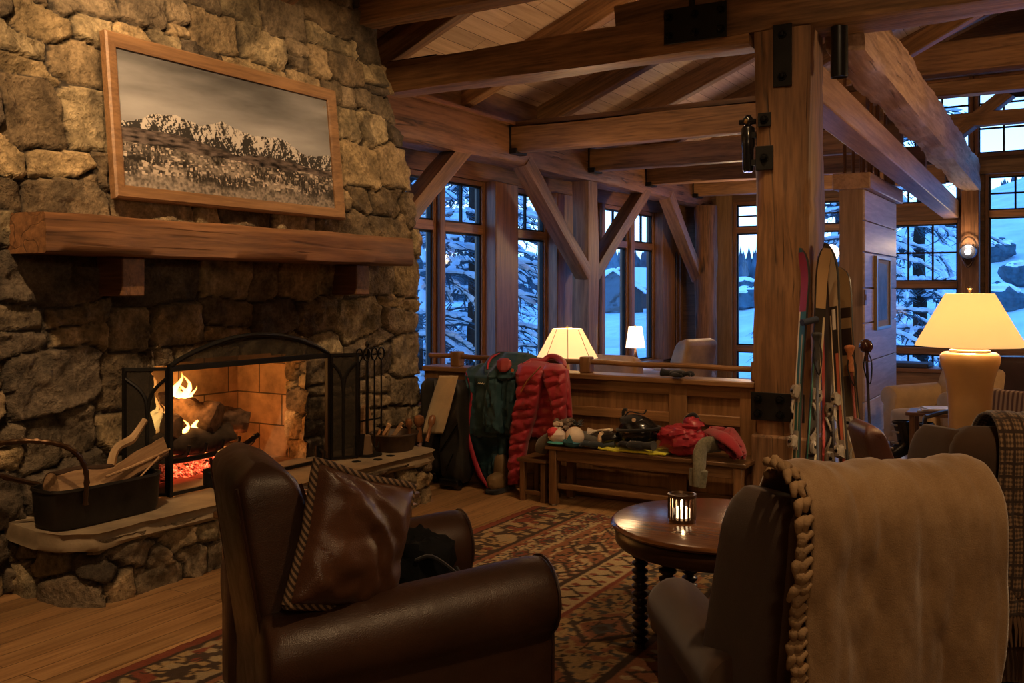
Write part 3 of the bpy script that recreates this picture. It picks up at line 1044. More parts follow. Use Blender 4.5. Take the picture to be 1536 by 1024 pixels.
# the end wall: boards with holes for the windows, as boxes between them
bm = B()
holes = [(a - .055, b + .055, c0 - .055, c1 + .055) for _, a, b, c0, c1, _, _ in FW]
xs = sorted({RX0, RX1} | {h[0] for h in holes} | {h[1] for h in holes})
zs = sorted({0, 5.0} | {h[2] for h in holes} | {h[3] for h in holes})
for xa, xb in zip(xs[:-1], xs[1:]):
    for za, zb in zip(zs[:-1], zs[1:]):
        cx_, cz_ = (xa + xb) / 2, (za + zb) / 2
        if xb - xa < 1e-4 or zb - za < 1e-4 or any(h[0] < cx_ < h[1] and h[2] < cz_ < h[3] for h in holes): continue
        box(bm, (xa, FY - .03, za), (xb, FY + .15, zb))
prism(bm, [(-4.4, 5.0), (4.6, 5.0), (4.6, 5.2), (XR, zt + .1), (-2.5, 5.15)], 0, .15, Matrix(((1, 0, 0, 0), (0, 0, 1, FY - .03), (0, 1, 0, 0), (0, 0, 0, 1))))
bmesh.ops.remove_doubles(bm, verts=bm.verts, dist=1e-5)
tag(obj('wall_far', bm, wood((.07, .032, .014), (.19, .09, .04), 'X', .55, 1.1, 0), smooth=None), 'timber end wall full of windows', kind='structure')
bm = B(); box(bm, (-5.3, FY - .1, 0), (-5.02, FY - .03, 3.3)); box(bm, (-3.2, FY - .1, 0), (-2.7, FY - .03, 3.3))
tag(obj('trim_end_wall', bm, wood((.16, .085, .03), (.30, .17, .07), 'Z', .5, 1.1, 0)), 'pale boards on the end wall beside its windows', kind='structure')
for za, zb, nm in ((3.30, 3.5, 1), (4.78, 5.02, 2)):
    bm = B(); box(bm, (-2.7, FY - .16, za), (4.5, FY - .03, zb))
    tag(obj('trim_band_%d' % nm, bm, wood((.09, .045, .018), (.26, .14, .06), 'X', .5, 1.1, 0)), 'horizontal band board on the end wall', kind='structure')

# ---------------- panelled wing wall with rods ----------------
wx0, wx1, wy0, wy1 = -2.2, -1.965, 10.42, 12.4
bm = B()
box(bm, (wx0, wy0, 0), (wx1, wy1, 2.66))
W_PALE = wood((.34, .22, .14), (.55, .40, .29), 'Y', .4, .8, 0)
tag(obj('wall_wing', bm, wood((.19, .105, .045), (.34, .2, .10), 'Z', .45, .9, 0), smooth=None), 'narrow panelled wing wall behind the skis', kind='structure')
zs = [0, .42, .84, 1.25, 1.62, 2.0, 2.33, 2.66]
for i, (za, zb) in enumerate(zip(zs[:-1], zs[1:])):
    bm = B(); box(bm, (wx1, wy0, za + .006), (wx1 + .022, wy1, zb - .006))
    tag(obj('trim_panel_%d' % (i + 1), bm, W_PALE, bevel=.005), 'pale horizontal board on the wing wall', kind='structure')
bm = B(); box(bm, (wx0 - .06, wy0 - .07, 2.66), (wx1 + .09, wy1 + .06, 2.83))
tag(obj('trim_wing_cap', bm, wood((.19, .10, .045), (.36, .21, .11), 'Y', .4, .9, 0), bevel=.012), 'timber cap of the wing wall', kind='structure')
bm = B(); box(bm, (wx0 + .02, wy0 - .02, 3.92), (wx1 + .02, wy1 + .05, 4.02))
tag(obj('rod_rail', bm, IRON, bevel=.006), 'black steel rail above the wing wall holding slim rods', 'rail', kind='structure')
RODM = plain((.20, .10, .045), .3, .8)
for i in range(5):
    for j in range(2):
        bm = B()
        x, y = (wx0 + .05, wx1 - .02)[j], wy0 + .02 + i * .44 + j * .12
        tube(bm, [(x, y, 2.83), (x, y, 3.94)], .017, 10)
        tag(obj('upright_rod', bm, RODM), 'slim bronze rod standing on the wing wall cap', 'rod', 'slim rods on the wing wall', kind='thing')
timber('rod_post', 'square timber stub at the far end of the slim rods', (-2.0, 12.25, 2.83), (-2.0, 12.25, 3.95), .12, .12, up=(1, 0, 0), cat='post')

# ---------------- half wall with panels and rail ----------------
HY, HZT = 6.62, .955
hx0, hx1 = -4.84, PX0 - .04
hw = thing('wall_half', 'panelled timber half wall behind the bench', None, ((hx0 + hx1) / 2, HY, 0), kind='structure')
bm = B(); box(bm, (hx0, HY, 0), (hx1, HY + .1, HZT - .04)); obj('panel_back', bm, W_PANEL_Z, hw, world=True, smooth=None)
bm = B(); box(bm, (hx0, HY - .07, HZT - .045), (hx1, HY + .17, HZT)); obj('cap', bm, W_PANEL_X, hw, world=True, bevel=.01)
for za, zb in ((HZT - .13, HZT - .045), (.625, .70), (0, .13)):
    bm = B(); box(bm, (hx0, HY - .028, za), (hx1, HY, zb)); obj('rail', bm, W_PANEL_X, hw, world=True, bevel=.006)
for xa in (hx0, -3.72, -2.61, hx1 - .12):
    bm = B(); box(bm, (xa, HY - .03, .1), (xa + .14, HY - .001, HZT - .05)); obj('stile', bm, W_PANEL_Z, hw, world=True, bevel=.006)
for px in (686, 880):
    x = on_y(px, 540, HY + .05).x
    bm = B(); box(bm, (x - .045, HY + .005, HZT), (x + .045, HY + .095, HZT + .125)); obj('post', bm, W_PANEL_Z, hw, world=True, bevel=.01)
bm = B(); box(bm, (hx1 - .05, HY - .005, HZT), (hx1, HY + .105, HZT + .14)); obj('post', bm, W_PANEL_Z, hw, world=True, bevel=.01)
bm = B(); tube(bm, [(hx0 + i * (hx1 - hx0) / 12, HY + .05, HZT + .083 + .004 * math.sin(i * 2.1)) for i in range(13)], .021, 10)
obj('handrail', bm, W_PANEL_X, hw, world=True)
# ---------------- outside: snow, conifers, cabins, hills ----------------
def ground_z(x, y):
    r = np.hypot(x + 3, y - 8)
    rise = 7 * sstep(90, 360, r) + 17 * sstep(30, 125, y) * sstep(-42, 4, x) + 26 * sstep(150, 330, y) * sstep(-60, 60, x)
    return -1.5 + rise + .5 * fbm(x * .06, y * .06, octv=4, seed=2) * sstep(8, 40, r) + .12 * fbm(x * .6, y * .6, octv=3, seed=6)

g = np.linspace(0, 1, 150)
ux = np.sign(g - .5) * np.abs(g * 2 - 1) ** 2.2 * 380
Xg, Yg = np.meshgrid(ux - 6, ux + 12)
Zg = ground_z(Xg, Yg)
P = np.stack([Xg, Yg, Zg], -1)
mid = (P[:-1, :-1] + P[1:, 1:]) / 2
msk = ~((mid[..., 0] > -7.0) & (mid[..., 1] < 16.8) & (mid[..., 0] < 8) & (mid[..., 1] > -6))
tag(finish(grid_mesh('snow_ground', P, mask=msk), 'snow_ground', SNOW, smooth=180), 'snow covered ground outside the windows', kind='structure')

NEEDLE = plain((.045, .085, .11), .8, 0, .2, 0, 10, .4, vscale=3)
BARK = plain((.035, .025, .02), .9, 0, .1, .6, 30, .4)
SNOWB = plain((.80, .85, .92), .85, 0, .1, .5, 14, .05)


def conifer_meshes(seed, H=9.0, R=2.3, nlev=18, nbr=9, dens=1.0):
    rs = random.Random(seed)
    tb = B(); tube(tb, [(rs.uniform(-.04, .04), rs.uniform(-.04, .04), H * i / 8) for i in range(9)], [.17, .02], 8)
    sb, nb = B(), B()
    for l in range(nlev):
        f = (l + rs.uniform(-.2, .2)) / nlev
        z = .5 + (H - .6) * f
        rl = R * (1 - f) ** .8 * rs.uniform(.85, 1.1) + .15
        for b in range(max(4, int(nbr * (1 - f * .5)))):
            a = rs.uniform(0, 2 * PI)
            L = rl * rs.uniform(.65, 1.1)
            dr = rs.uniform(.18, .5)
            pts = []
            for i in range(6):
                t = i / 5
                pts.append(Vector((math.cos(a + .1 * t) * L * t, math.sin(a + .1 * t) * L * t, z + .10 * L * t - dr * L * t * t)))
            tube(nb, pts, [.03, .008], 4)
            # needle sprays
            for k in range(int(20 * L * dens)):
                t = rs.uniform(.15, 1)
                i = min(4, int(t * 5)); p = pts[i].lerp(pts[i + 1], t * 5 - i)
                s = rs.choice((-1, 1))
                d = Vector((math.cos(a + s * rs.uniform(.5, 1.3)), math.sin(a + s * rs.uniform(.5, 1.3)), rs.uniform(-.7, .05))) * rs.uniform(.16, .36)
                w = Vector((-d.y, d.x, rs.uniform(-.1, .1))).normalized() * rs.uniform(.010, .024)
                q = p + Vector((rs.uniform(-.05, .05), rs.uniform(-.05, .05), rs.uniform(-.08, .02)))
                vs = [nb.verts.new(x) for x in (q - w, q + w, q + d + w * .3, q + d - w * .3)]
                nb.faces.new(vs)
            # snow pads on top of the bough
            npad = max(1, int(L * 4.2))
            for k in range(npad):
                t = (k + rs.uniform(.3, .9)) / npad
                i = min(4, int(t * 5)); p = pts[i].lerp(pts[i + 1], min(1, t * 5 - i))
                d = (pts[min(5, i + 1)] - pts[i]).normalized()
                M = frame_of(d)
                blob(sb, p + Vector((0, 0, .035)), (rs.uniform(.09, .22) * min(1, L), rs.uniform(.035, .10), rs.uniform(.025, .055)), 8, 5, .4, 3, rs.randint(0, 999), M)
    out = []
    for nm, bm in (('trunk', tb), ('foliage', nb), ('snow', sb)):
        me = bpy.data.meshes.new(nm)
        if nm != 'foliage': bmesh.ops.recalc_face_normals(bm, faces=bm.faces)
        bm.to_mesh(me); bm.free()
        out.append((nm, me))
    return out


def make_conifer(seed, **kw):
    r = thing('snowy_conifer', 'snow laden conifer close outside the tall windows', 'tree')
    for (nm, me), mt_ in zip(conifer_meshes(seed, **kw), (BARK, NEEDLE, SNOWB)):
        o = finish(me, nm, mt_, r, smooth=60 if nm != 'foliage' else None)
        if nm != 'trunk': o['kind'] = 'stuff'
    return r

protos = [make_conifer(1), make_conifer(2, H=11, R=2.8, nlev=20), make_conifer(3, H=7.5, R=2.0, nlev=15)]
# (x, y, kind, scale, turn): near the tall windows, then beyond the end wall
spots = [(-8.7, 11.6, 0, 1.0, 0), (-9.6, 14.6, 1, 1.0, 1), (-11.4, 17.4, 1, 1.05, 2), (-8.9, 9.2, 2, 1.1, 2.6), (-13.6, 21.0, 0, 1.1, 4),
         (-12.6, 13.4, 1, 1.1, 5), (-15.5, 24.0, 2, 1.1, .6),
         (-3.9, 20.4, 0, 1.05, 1.2), (-3.35, 24.8, 0, 1.25, 2.2), (-6.0, 28.5, 0, 1.2, .5)]
labs = ['snow laden conifer in the second tall window from the chimney', 'snow laden conifer in the window left of the first brace', 'tall snowy conifer behind the window left of the braced post', 'small snowy conifer next to the chimney edge',
        'snowy conifer left of the braced post, farther off', 'tall snowy conifer behind the nearest trees', 'snowy conifer between window posts in the distance',
        'snow laden conifer in the window beside the framed picture', 'tall snowy conifer in the high windows of the end wall', 'snowy conifer behind the wing wall']
for i, (x, y, kd, s, a) in enumerate(spots):
    o = protos[kd] if i in (0, 1, 3) else copy_tree(protos[kd])
    o.location = (x, y, float(ground_z(np.array(x), np.array(y))) - .1)
    o.rotation_euler = (0, 0, a); o.scale = (s, s, s)
    o['label'] = labs[i]; o['group'] = 'snowy conifers outside'

# the forest on the far slopes: nobody could count it
rs = random.Random(77)
fb, fs = B(), B()
for i in range(3600):
    ang = rs.uniform(math.radians(-58), math.radians(25)); rr = rs.uniform(165, 420)
    x, y = math.sin(ang) * rr, math.cos(ang) * rr
    if float(vnoise(np.array(x * .028), np.array(y * .028), seed=5)) < -.08 + (.2 if rr < 200 else 0): continue
    z = float(ground_z(np.array(x), np.array(y)))
    h, w = rs.uniform(5, 10), rs.uniform(1.2, 2.2)
    n = 6
    base = [fb.verts.new((x + w * math.cos(2 * PI * k / n), y + w * math.sin(2 * PI * k / n), z + .3)) for k in range(n)]
    mid_ = [fb.verts.new((x + w * .6 * math.cos(2 * PI * k / n + .4), y + w * .6 * math.sin(2 * PI * k / n + .4), z + h * .5)) for k in range(n)]
    tip = fb.verts.new((x, y, z + h))
    for k in range(n):
        fb.faces.new((base[k], base[(k + 1) % n], mid_[(k + 1) % n], mid_[k])); fb.faces.new((mid_[k], mid_[(k + 1) % n], tip))
tag(obj('distant_forest', fb, plain((.06, .09, .12), .9, 0, .1, 0, 10, .6, vscale=.4), smooth=None), 'dark conifer forest on the snowy slopes', 'forest', kind='stuff')

def cabin(label, x, y, w, l, h, rz, lit=False):
    r = thing('snowy_cabin', label, 'house', (x, y, float(ground_z(np.array(x), np.array(y))) - .2), rz)
    bm = B(); box(bm, (-w / 2, -l / 2, 0), (w / 2, l / 2, h)); prism(bm, [(-w / 2, h), (w / 2, h), (0, h + w * .35)], -l / 2, l / 2, Matrix(((1, 0, 0, 0), (0, 0, 1, 0), (0, 1, 0, 0), (0, 0, 0, 1))))
    obj('wall', bm, plain((.05, .035, .03), .8, var=.3), r, smooth=None)
    bm = B()
    for s in (-1, 1):
        M = Matrix.Identity(4)
        bar(bm, (s * (w / 2 + .5), 0, h - .15), (0, 0, h + w * .35 + .2), l + 1.0, .45)
    obj('snow_roof', bm, SNOWB, r, bevel=.12)
    for k in (-.25, .2):
        for lo, hi in (((w / 2, l * k - .4, h * .35), (w / 2 + .03, l * k + .4, h * .75)), ((w * k - .4, -l / 2 - .03, h * .35), (w * k + .4, -l / 2, h * .75))):
            bm = B(); box(bm, lo, hi); obj('house_window', bm, emit((1.0, .62, .25), 1.2) if lit else plain((.02, .03, .05), .2), r, smooth=None)
cabin('snow roofed cabin across the meadow, in the window right of the braced post', -55.5, 118.6, 8, 11, 3, .5)
cabin('smaller snow roofed cabin with lit windows beyond the first cabin', -60, 139, 8, 10, 3.2, -.2, True)

# leafless snowy bushes on the slope
for i, (x, y) in enumerate(((-3.4, 50.5), (-4.6, 67), (-2.6, 58), (-18.3, 59), (-25.9, 83.6))):
    r = thing('snowy_bush', ['snowy bush right of the lamp, nearest', 'snowy bush high on the slope right of the lamp', 'snowy bush at the edge beyond the lamp', 'snowy bush behind the narrow end window', 'snowy bush farther off behind the narrow end window'][i], 'bush',
              (x, y, float(ground_z(np.array(x), np.array(y)))), group='snowy bushes on the slope')
    bm = B(); blob(bm, (0, 0, .5), (1.1, .9, .75), 14, 9, .4, 2, i); obj('twigs', bm, NEEDLE, r)
    bm = B(); blob(bm, (.05, 0, 1.0), (.9, .75, .36), 14, 9, .3, 2, i + 9); obj('snow', bm, SNOWB, r)
# ---------------- lights ----------------
def lamp(name, kind, loc, power, color, size=.1, aim=None, cone=70, blend=.6):
    l = bpy.data.lights.new(name, kind)
    l.energy = power; l.color = color
    if kind == 'SPOT': l.spot_size = math.radians(cone); l.spot_blend = blend
    l.shadow_soft_size = size
    o = bpy.data.objects.new(name, l)
    o.location = loc
    if aim is not None:
        o.rotation_euler = (Vector(aim) - Vector(loc)).to_track_quat('-Z', 'Y').to_euler()
    COL.objects.link(o)
    return o

WARM = (1.0, .62, .30)
WARM2 = (1.0, .66, .34)
# ceiling spots of the lodge (high on the timbers, above and behind the viewer)
lamp('ceiling_spot', 'SPOT', (-3.2, 1.5, 4.15), 340, WARM, .05, (-4.95, 2.9, 2.7), 66, .8)
lamp('ceiling_spot', 'SPOT', (-3.2, 3.0, 4.2), 170, WARM, .05, (-4.95, 4.3, 2.7), 66, .8)
lamp('ceiling_spot', 'SPOT', (-3.2, 5.3, 4.2), 70, WARM, .05, (-4.95, 5.6, 2.6), 66, .8)
lamp('ceiling_spot', 'SPOT', (-2.6, 1.2, 4.3), 260, WARM, .06, (-3.9, 2.8, 0), 44, .8)
lamp('ceiling_spot', 'SPOT', (-.6, 3.4, 4.3), 70, WARM, .06, (-1.6, 6.4, 1.6), 60, .8)
lamp('ceiling_spot', 'SPOT', (-1.6, 4.9, 4.5), 190, WARM, .06, (-3.0, 6.3, .5), 56, .8)
lamp('ceiling_spot', 'SPOT', (.3, 1.6, 4.3), 120, WARM, .06, (-.9, 3.0, .8), 66, .8)
lamp('fill_light', 'POINT', (1.2, -1.0, 2.9), 50, WARM, .2)  # unseen point lamps added to lift the ambient light, no fixture belongs to them
lamp('fill_light', 'POINT', (1.6, 8.6, 2.6), 110, WARM, .2)
lamp('fill_light', 'POINT', (-4.2, 8.4, 2.3), 16, WARM, .15)
lamp('fill_light', 'POINT', (-4.0, 13.0, 2.3), 40, WARM, .15)
lamp('fill_light', 'POINT', (-3.2, 7.6, 3.75), 7, WARM, .12)
# fire
lamp('fire_glow', 'POINT', (-5.2, 4.15, .85), 42, (1.0, .42, .10), .14)
lamp('fire_glow', 'POINT', (-5.1, 4.5, .55), 12, (1.0, .30, .06), .12)
# ---------------- picture over the mantel ----------------
def artwork_colors(nu, nv):
    u, v = np.meshgrid(np.linspace(0, 1.0, nu), np.linspace(0, 1, nv))   # v up
    A = 2.15
    x = u * A
    # sky with streaks
    cl = fbm(x * 1.4 + v * 1.2, v * 7 - x * .6, octv=5, seed=4)
    s = .15 + .16 * sstep(1.0, .5, v) + .09 * cl
    sky = np.stack([s * .98, s * .98, s * 1.02], -1)
    ridge = .575 - .04 * u + .07 * fbm(x * 2.2, x * 0, octv=6, seed=9, gain=.55) + .05 * np.exp(-((u - .14) / .07) ** 2) + .045 * np.exp(-((u - .42) / .09) ** 2) + .03 * np.exp(-((u - .72) / .06) ** 2) - .02
    foot = .40 + .03 * fbm(x * 2.0, x * 0 + 3, octv=4, seed=12) + .05 * np.exp(-((u - .05) / .2) ** 2) - .06 * u
    hf = lambda xx, vv: fbm(xx * 7 + vv * 5, vv * 8 - xx * 1.5, octv=6, seed=15, gain=.58)
    shade = (hf(x + .012, v - .004) - hf(x, v)) * 9
    sn = sstep(-.55, .5, shade + 1.9 * (v - foot) / .16 - 1.25 + .5 * fbm(x * 30, v * 26, octv=3, seed=16))
    sn = sn * (.45 + .55 * sstep(-.5, .6, shade))
    mv = .035 + .52 * sn
    mountain = np.stack([mv * 1.0, mv * .93, mv * .86], -1)
    fm = .075 + .075 * fbm(x * 16, v * 60, octv=5, seed=22)
    hills = np.stack([fm * 1.15, fm * .9, fm * .8], -1)
    fine = fbm(x * 55, v * 60, octv=3, seed=31)
    big = fbm(x * 6, v * 14, octv=4, seed=33)
    tv = np.clip(.13 + .10 * fine + .10 * big, .02, .5)
    rs = np.random.RandomState(12)
    for k in range(420):          # low roofs and walls of the town
        cu, cv = rs.rand() * A, rs.uniform(.10, .33)
        w_, h_ = rs.uniform(.006, .02) * (1.5 - 2.4 * cv), rs.uniform(.004, .012) * (1.5 - 2.4 * cv)
        m_ = (np.abs(x - cu) < w_) & (np.abs(v - cv) < h_); tv[m_] = rs.choice((.42, .34, .07, .5))
    for k in range(900):          # pointed conifers, larger towards the front
        cv = .33 * (1 - rs.rand() ** .8); cu = rs.rand() * A
        if vnoise(np.array(cu * 3.2), np.array(cv * 9), seed=45) < -.12: continue
        h_ = (.075 - .15 * cv) * rs.uniform(.6, 1.25); w_ = h_ * .30
        i0, i1 = np.searchsorted(x[0], cu - w_), np.searchsorted(x[0], cu + w_); j0, j1 = np.searchsorted(v[:, 0], cv), np.searchsorted(v[:, 0], cv + h_)
        if i1 <= i0 or j1 <= j0: continue
        xx, vv_ = x[j0:j1, i0:i1], v[j0:j1, i0:i1]
        m_ = np.abs(xx - cu) < w_ * (1 - (vv_ - cv) / h_) * (.75 + .25 * np.sin((vv_ - cv) * 700))
        tv[j0:j1, i0:i1][m_] = .018 + .03 * rs.rand()
    low = sstep(.14, .03, v + .04 * fbm(x * 8, v * 10, octv=3, seed=50))
    tv = tv * (1 - low) + (.2 + .12 * fine) * low
    snow_line = sstep(.02, .0, np.abs(v - (.345 - .05 * u) - .008 * fine)) * sstep(.0, .3, fbm(x * 5, v * 0, octv=3, seed=60) + .2)
    tv = tv * (1 - snow_line) + .4 * snow_line
    valley = np.stack([tv * 1.1, tv * .93, tv * .78], -1)
    out = np.where((v > ridge)[..., None], sky, mountain)
    out = np.where((v < foot)[..., None], hills, out)
    vl = .335 - .055 * u + .01 * fbm(x * 8, x * 0, octv=3, seed=70)
    out = np.where((v < vl)[..., None], valley, out)
    return np.clip(out * .95, .005, .8)

pic = thing('framed_picture', 'wide wood framed photograph of snowy mountains over a valley, above the mantel', 'picture', (-4.845, 4.47, 2.12))
tilt = math.atan2(.105, 1)
pic.rotation_euler = (0, 0, 0)
PM = Matrix.Translation((-4.785, 4.47, 2.125)) @ Matrix.Rotation(-tilt, 4, 'Y')   # local: Y along, Z up the battered wall, X out
PW, PH, FR = 1.98, .985, .082
bm = B()
prof = [(0, 0), (.045, 0), (.055, .012), (.05, .03), (.04, FR * .75), (.03, FR), (0, FR)]   # (out, inward)
cs = [(-PW / 2, 0, 1, 1), (PW / 2, 0, -1, 1), (PW / 2, PH, -1, -1), (-PW / 2, PH, 1, -1)]
rings = [[PM @ Vector((o, y + sy * i, z + sz * i)) for o, i in prof] for (y, z, sy, sz) in cs]
rings.append(rings[0])
loft(bm, rings, False, False)
bmesh.ops.remove_doubles(bm, verts=bm.verts, dist=1e-6)
obj('frame', bm, wood((.11, .055, .024), (.23, .125, .056), 'Y', .5, 1.4, 0), pic, world=True, smooth=25)
bm = B(); box(bm, (.0, -PW / 2 + FR * .8, FR * .8), (.012, PW / 2 - FR * .8, PH - FR * .8), PM); obj('backing', bm, IRON, pic, world=True)
nu, nv = 620, 290
yy, zz = np.meshgrid(np.linspace(-PW / 2 + FR - .004, PW / 2 - FR + .004, nu), np.linspace(FR - .004, PH - FR + .004, nv))
ct, stt = math.cos(tilt), math.sin(tilt)
P = np.stack([-4.785 + .018 * ct - zz * stt, 4.47 + yy, 2.125 + .018 * stt + zz * ct], -1)
colr = artwork_colors(nu, nv)
finish(grid_mesh('print', P, colors=colr), 'print', vcol('photo_print', .35, spec=.4), pic, smooth=None, world=True)

# ---------------- fire screen ----------------
SX = -4.57
sy0, sy1, SZ, SA = 3.72, 5.07, 1.155, .155
scr = thing('fire_screen', 'arched black iron fire screen with folding side wings', 'fire screen', (SX, 4.4, HTOP))
def arch_pts(n=24): return [(SX, sy0 + (sy1 - sy0) * i / n, SZ + SA * math.sin(PI * i / n) ** .8) for i in range(n + 1)]
fr = B()
for y in (sy0, sy1): bar(fr, (SX, y, HTOP + .005), (SX, y, SZ + .01), .026, .022)
bar(fr, (SX, sy0, HTOP + .02), (SX, sy1, HTOP + .02), .02, .022); bar(fr, (SX, sy0, SZ - .015), (SX, sy1, SZ - .015), .022, .035)
tube(fr, arch_pts(), .016, 8)
obj('frame', fr, IRON, scr, world=True)
MESH = bpy.data.materials.new('fine_wire_mesh'); MESH.use_nodes = True
nt = MESH.node_tree; nt.nodes.clear()
o_ = nt.nodes.new('ShaderNodeOutputMaterial'); t_ = nt.nodes.new('ShaderNodeBsdfTransparent'); d_ = nt.nodes.new('ShaderNodeBsdfDiffuse'); d_.inputs[0].default_value = (.03, .025, .02, 1)
m_ = nt.nodes.new('ShaderNodeMixShader'); m_.inputs[0].default_value = .22
nt.links.new(t_.outputs[0], m_.inputs[1]); nt.links.new(d_.outputs[0], m_.inputs[2]); nt.links.new(m_.outputs[0], o_.inputs[0])
MESH2 = MESH.copy(); MESH2.node_tree.nodes['Mix Shader'].inputs[0].default_value = .9
bm = B(); bm.faces.new([bm.verts.new(p) for p in ((SX, sy0, HTOP + .03), (SX, sy1, HTOP + .03), (SX, sy1, SZ - .03), (SX, sy0, SZ - .03))])
obj('wire_mesh', bm, MESH, scr, world=True, smooth=None)
bm = B()
a = arch_pts(); bm.faces.new([bm.verts.new(p) for p in [(SX + .002, sy0, SZ - .005)] + [(SX + .002, p[1], p[2]) for p in a] + [(SX + .002, sy1, SZ - .005)]])
obj('arch_mesh', bm, MESH2, scr, world=True, smooth=None)
def wing(p0, p1, label, deco=True):
    p0, p1 = Vector(p0), Vector(p1)
    d = p1 - p0
    bm = B()
    z0, z1 = HTOP + .01, SZ - .005
    at = lambda t, z: (p0.x + d.x * t, p0.y + d.y * t, z)
    for t in (0.06, 1): bar(bm, at(t, z0), at(t, z1), .02, .02)
    for z in (z0 + .01, z1 - .01): bar(bm, at(.06, z), at(1, z), .016, .02)
    if deco:
        for s in (0, 1):
            tube(bm, smooth_path([at(.5, z0), at(.5, z0 + .45), at(.5 + (.1 - .2 * s), z0 + .6), at(.06 + .94 * (1 - s), z1 - .06)], 5), .011, 6)
    w = obj('wing', bm, IRON, scr, world=True)
    bm = B(); bm.faces.new([bm.verts.new(q) for q in (at(.06, z0), at(1, z0), at(1, z1), at(.06, z1))])
    obj('wing_mesh', bm, MESH2, w, world=True, smooth=None)
wing((SX, sy0, 0), (-4.77, 3.56, 0), '')
wing((SX, sy1 + .02, 0), (-4.47, 5.27, 0), '')
for y in (4.0, 4.98):
    bm = B(); tube(bm, [(SX + .0, y, HTOP + .1), (SX + .05, y, HTOP + .09), (SX + .05, y, HTOP + .02), (SX + .09, y, HTOP + .008)], .014, 6); box(bm, (SX - .004, y - .035, HTOP + .02), (SX + .012, y + .035, HTOP + .13))
    obj('foot', bm, IRON, scr, world=True)

# ---------------- fire: grate, logs, embers, flames ----------------
CHAR = plain((.05, .035, .025), .9, 0, .1, .8, 18, .6)
BARKY = plain((.075, .045, .028), .95, 0, .1, 1.0, 26, .6, vscale=22)
gx, gy, gz = -5.14, 4.28, HTOP
gr = thing('fire_grate', 'black iron fire grate holding the burning logs', 'grate', (gx, gy, gz))
bm = B()
for k in range(7):
    y = gy - .42 + .14 * k
    tube(bm, smooth_path([(gx + .24, y, gz + .22), (gx + .2, y, gz + .15), (gx, y, gz + .13), (gx - .2, y, gz + .15), (gx - .22, y, gz + .22)], 3), .013, 6)
obj('grate_bar', bm, IRON, gr, world=True)
bm = B(); tube(bm, smooth_path([(gx + .235, gy - .46, gz + .17), (gx + .245, gy - .2, gz + .135), (gx + .245, gy + .25, gz + .15), (gx + .23, gy + .46, gz + .21)], 4), .018, 8); tube(bm, [(gx - .2, gy - .44, gz + .15), (gx - .2, gy + .44, gz + .15)], .014, 6)
obj('rail', bm, IRON, gr, world=True)
for dx, dy in ((.2, -.36), (.2, .36), (-.2, -.36), (-.2, .36)):
    bm = B(); tube(bm, [(gx + dx, gy + dy, gz + .003), (gx + dx, gy + dy, gz + .15)], .013, 6); obj('leg', bm, IRON, gr, world=True)
def log(label, a, b, r, seed, mat=BARKY, flat=1.0):
    a, b = Vector(a), Vector(b)
    t = thing('burning_log', label, 'log', (a + b) / 2, group='logs on the fire grate')
    n = 14; rings = []
    M = frame_of(b - a); L = (b - a).length
    for i in range(n + 1):
        f = i / n
        e = 1 - .12 * (abs(f * 2 - 1) > .97)
        rings.append([a + M @ Vector((L * f, math.cos(q) * r * e * flat * (1 + .26 * float(fbm(math.cos(q) * 2.2 + seed, math.sin(q) * 2.2, f * 4, 4, seed))),
                                      math.sin(q) * r * e * (1 + .26 * float(fbm(math.cos(q) * 2.2 + seed, math.sin(q) * 2.2, f * 4, 4, seed))))) for q in [2 * PI * k / 16 for k in range(16)]])
    bm = B(); loft(bm, rings, False, False)
    obj('bark', bm, mat, t, world=True, smooth=50)
    for ring, s in ((rings[0], -1), (rings[-1], 1)):
        bm = B(); c = sum(ring, Vector()) / len(ring)
        lay = [ring, [c.lerp(p, .6) + (b - a).normalized() * s * .004 for p in ring], [c.lerp(p, .1) + (b - a).normalized() * s * .004 for p in ring]]
        loft(bm, lay, False, True)
        obj('cut_end', bm, plain((.17, .10, .055), .9, 0, .1, .6, 30, .5, vscale=20) if mat is not CHAR else CHAR, t, world=True, smooth=50)
    return t
log('charred log lying low along the front bar of the grate', (gx + .13, gy - .46, gz + .225), (gx + .14, gy + .28, gz + .235), .075, 1, CHAR)
log('charred log at the back of the grate', (gx - .12, gy - .42, gz + .225), (gx - .1, gy + .40, gz + .235), .075, 2, CHAR)
log('short burning log with a round cut end at the left of the fire', (gx - .1, gy - .28, gz + .36), (gx + .2, gy - .2, gz + .34), .075, 3)
log('largest burning log, rough barked, on top in the middle of the fire', (gx - .17, gy - .02, gz + .42), (gx + .2, gy + .13, gz + .36), .095, 4)
log('burning log at the right end of the grate with a pale cut end', (gx - .08, gy + .18, gz + .37), (gx + .17, gy + .43, gz + .30), .072, 5)
log('thin stick sticking up between the burning logs', (gx - .06, gy - .06, gz + .33), (gx - .02, gy - .14, gz + .54), .032, 6)
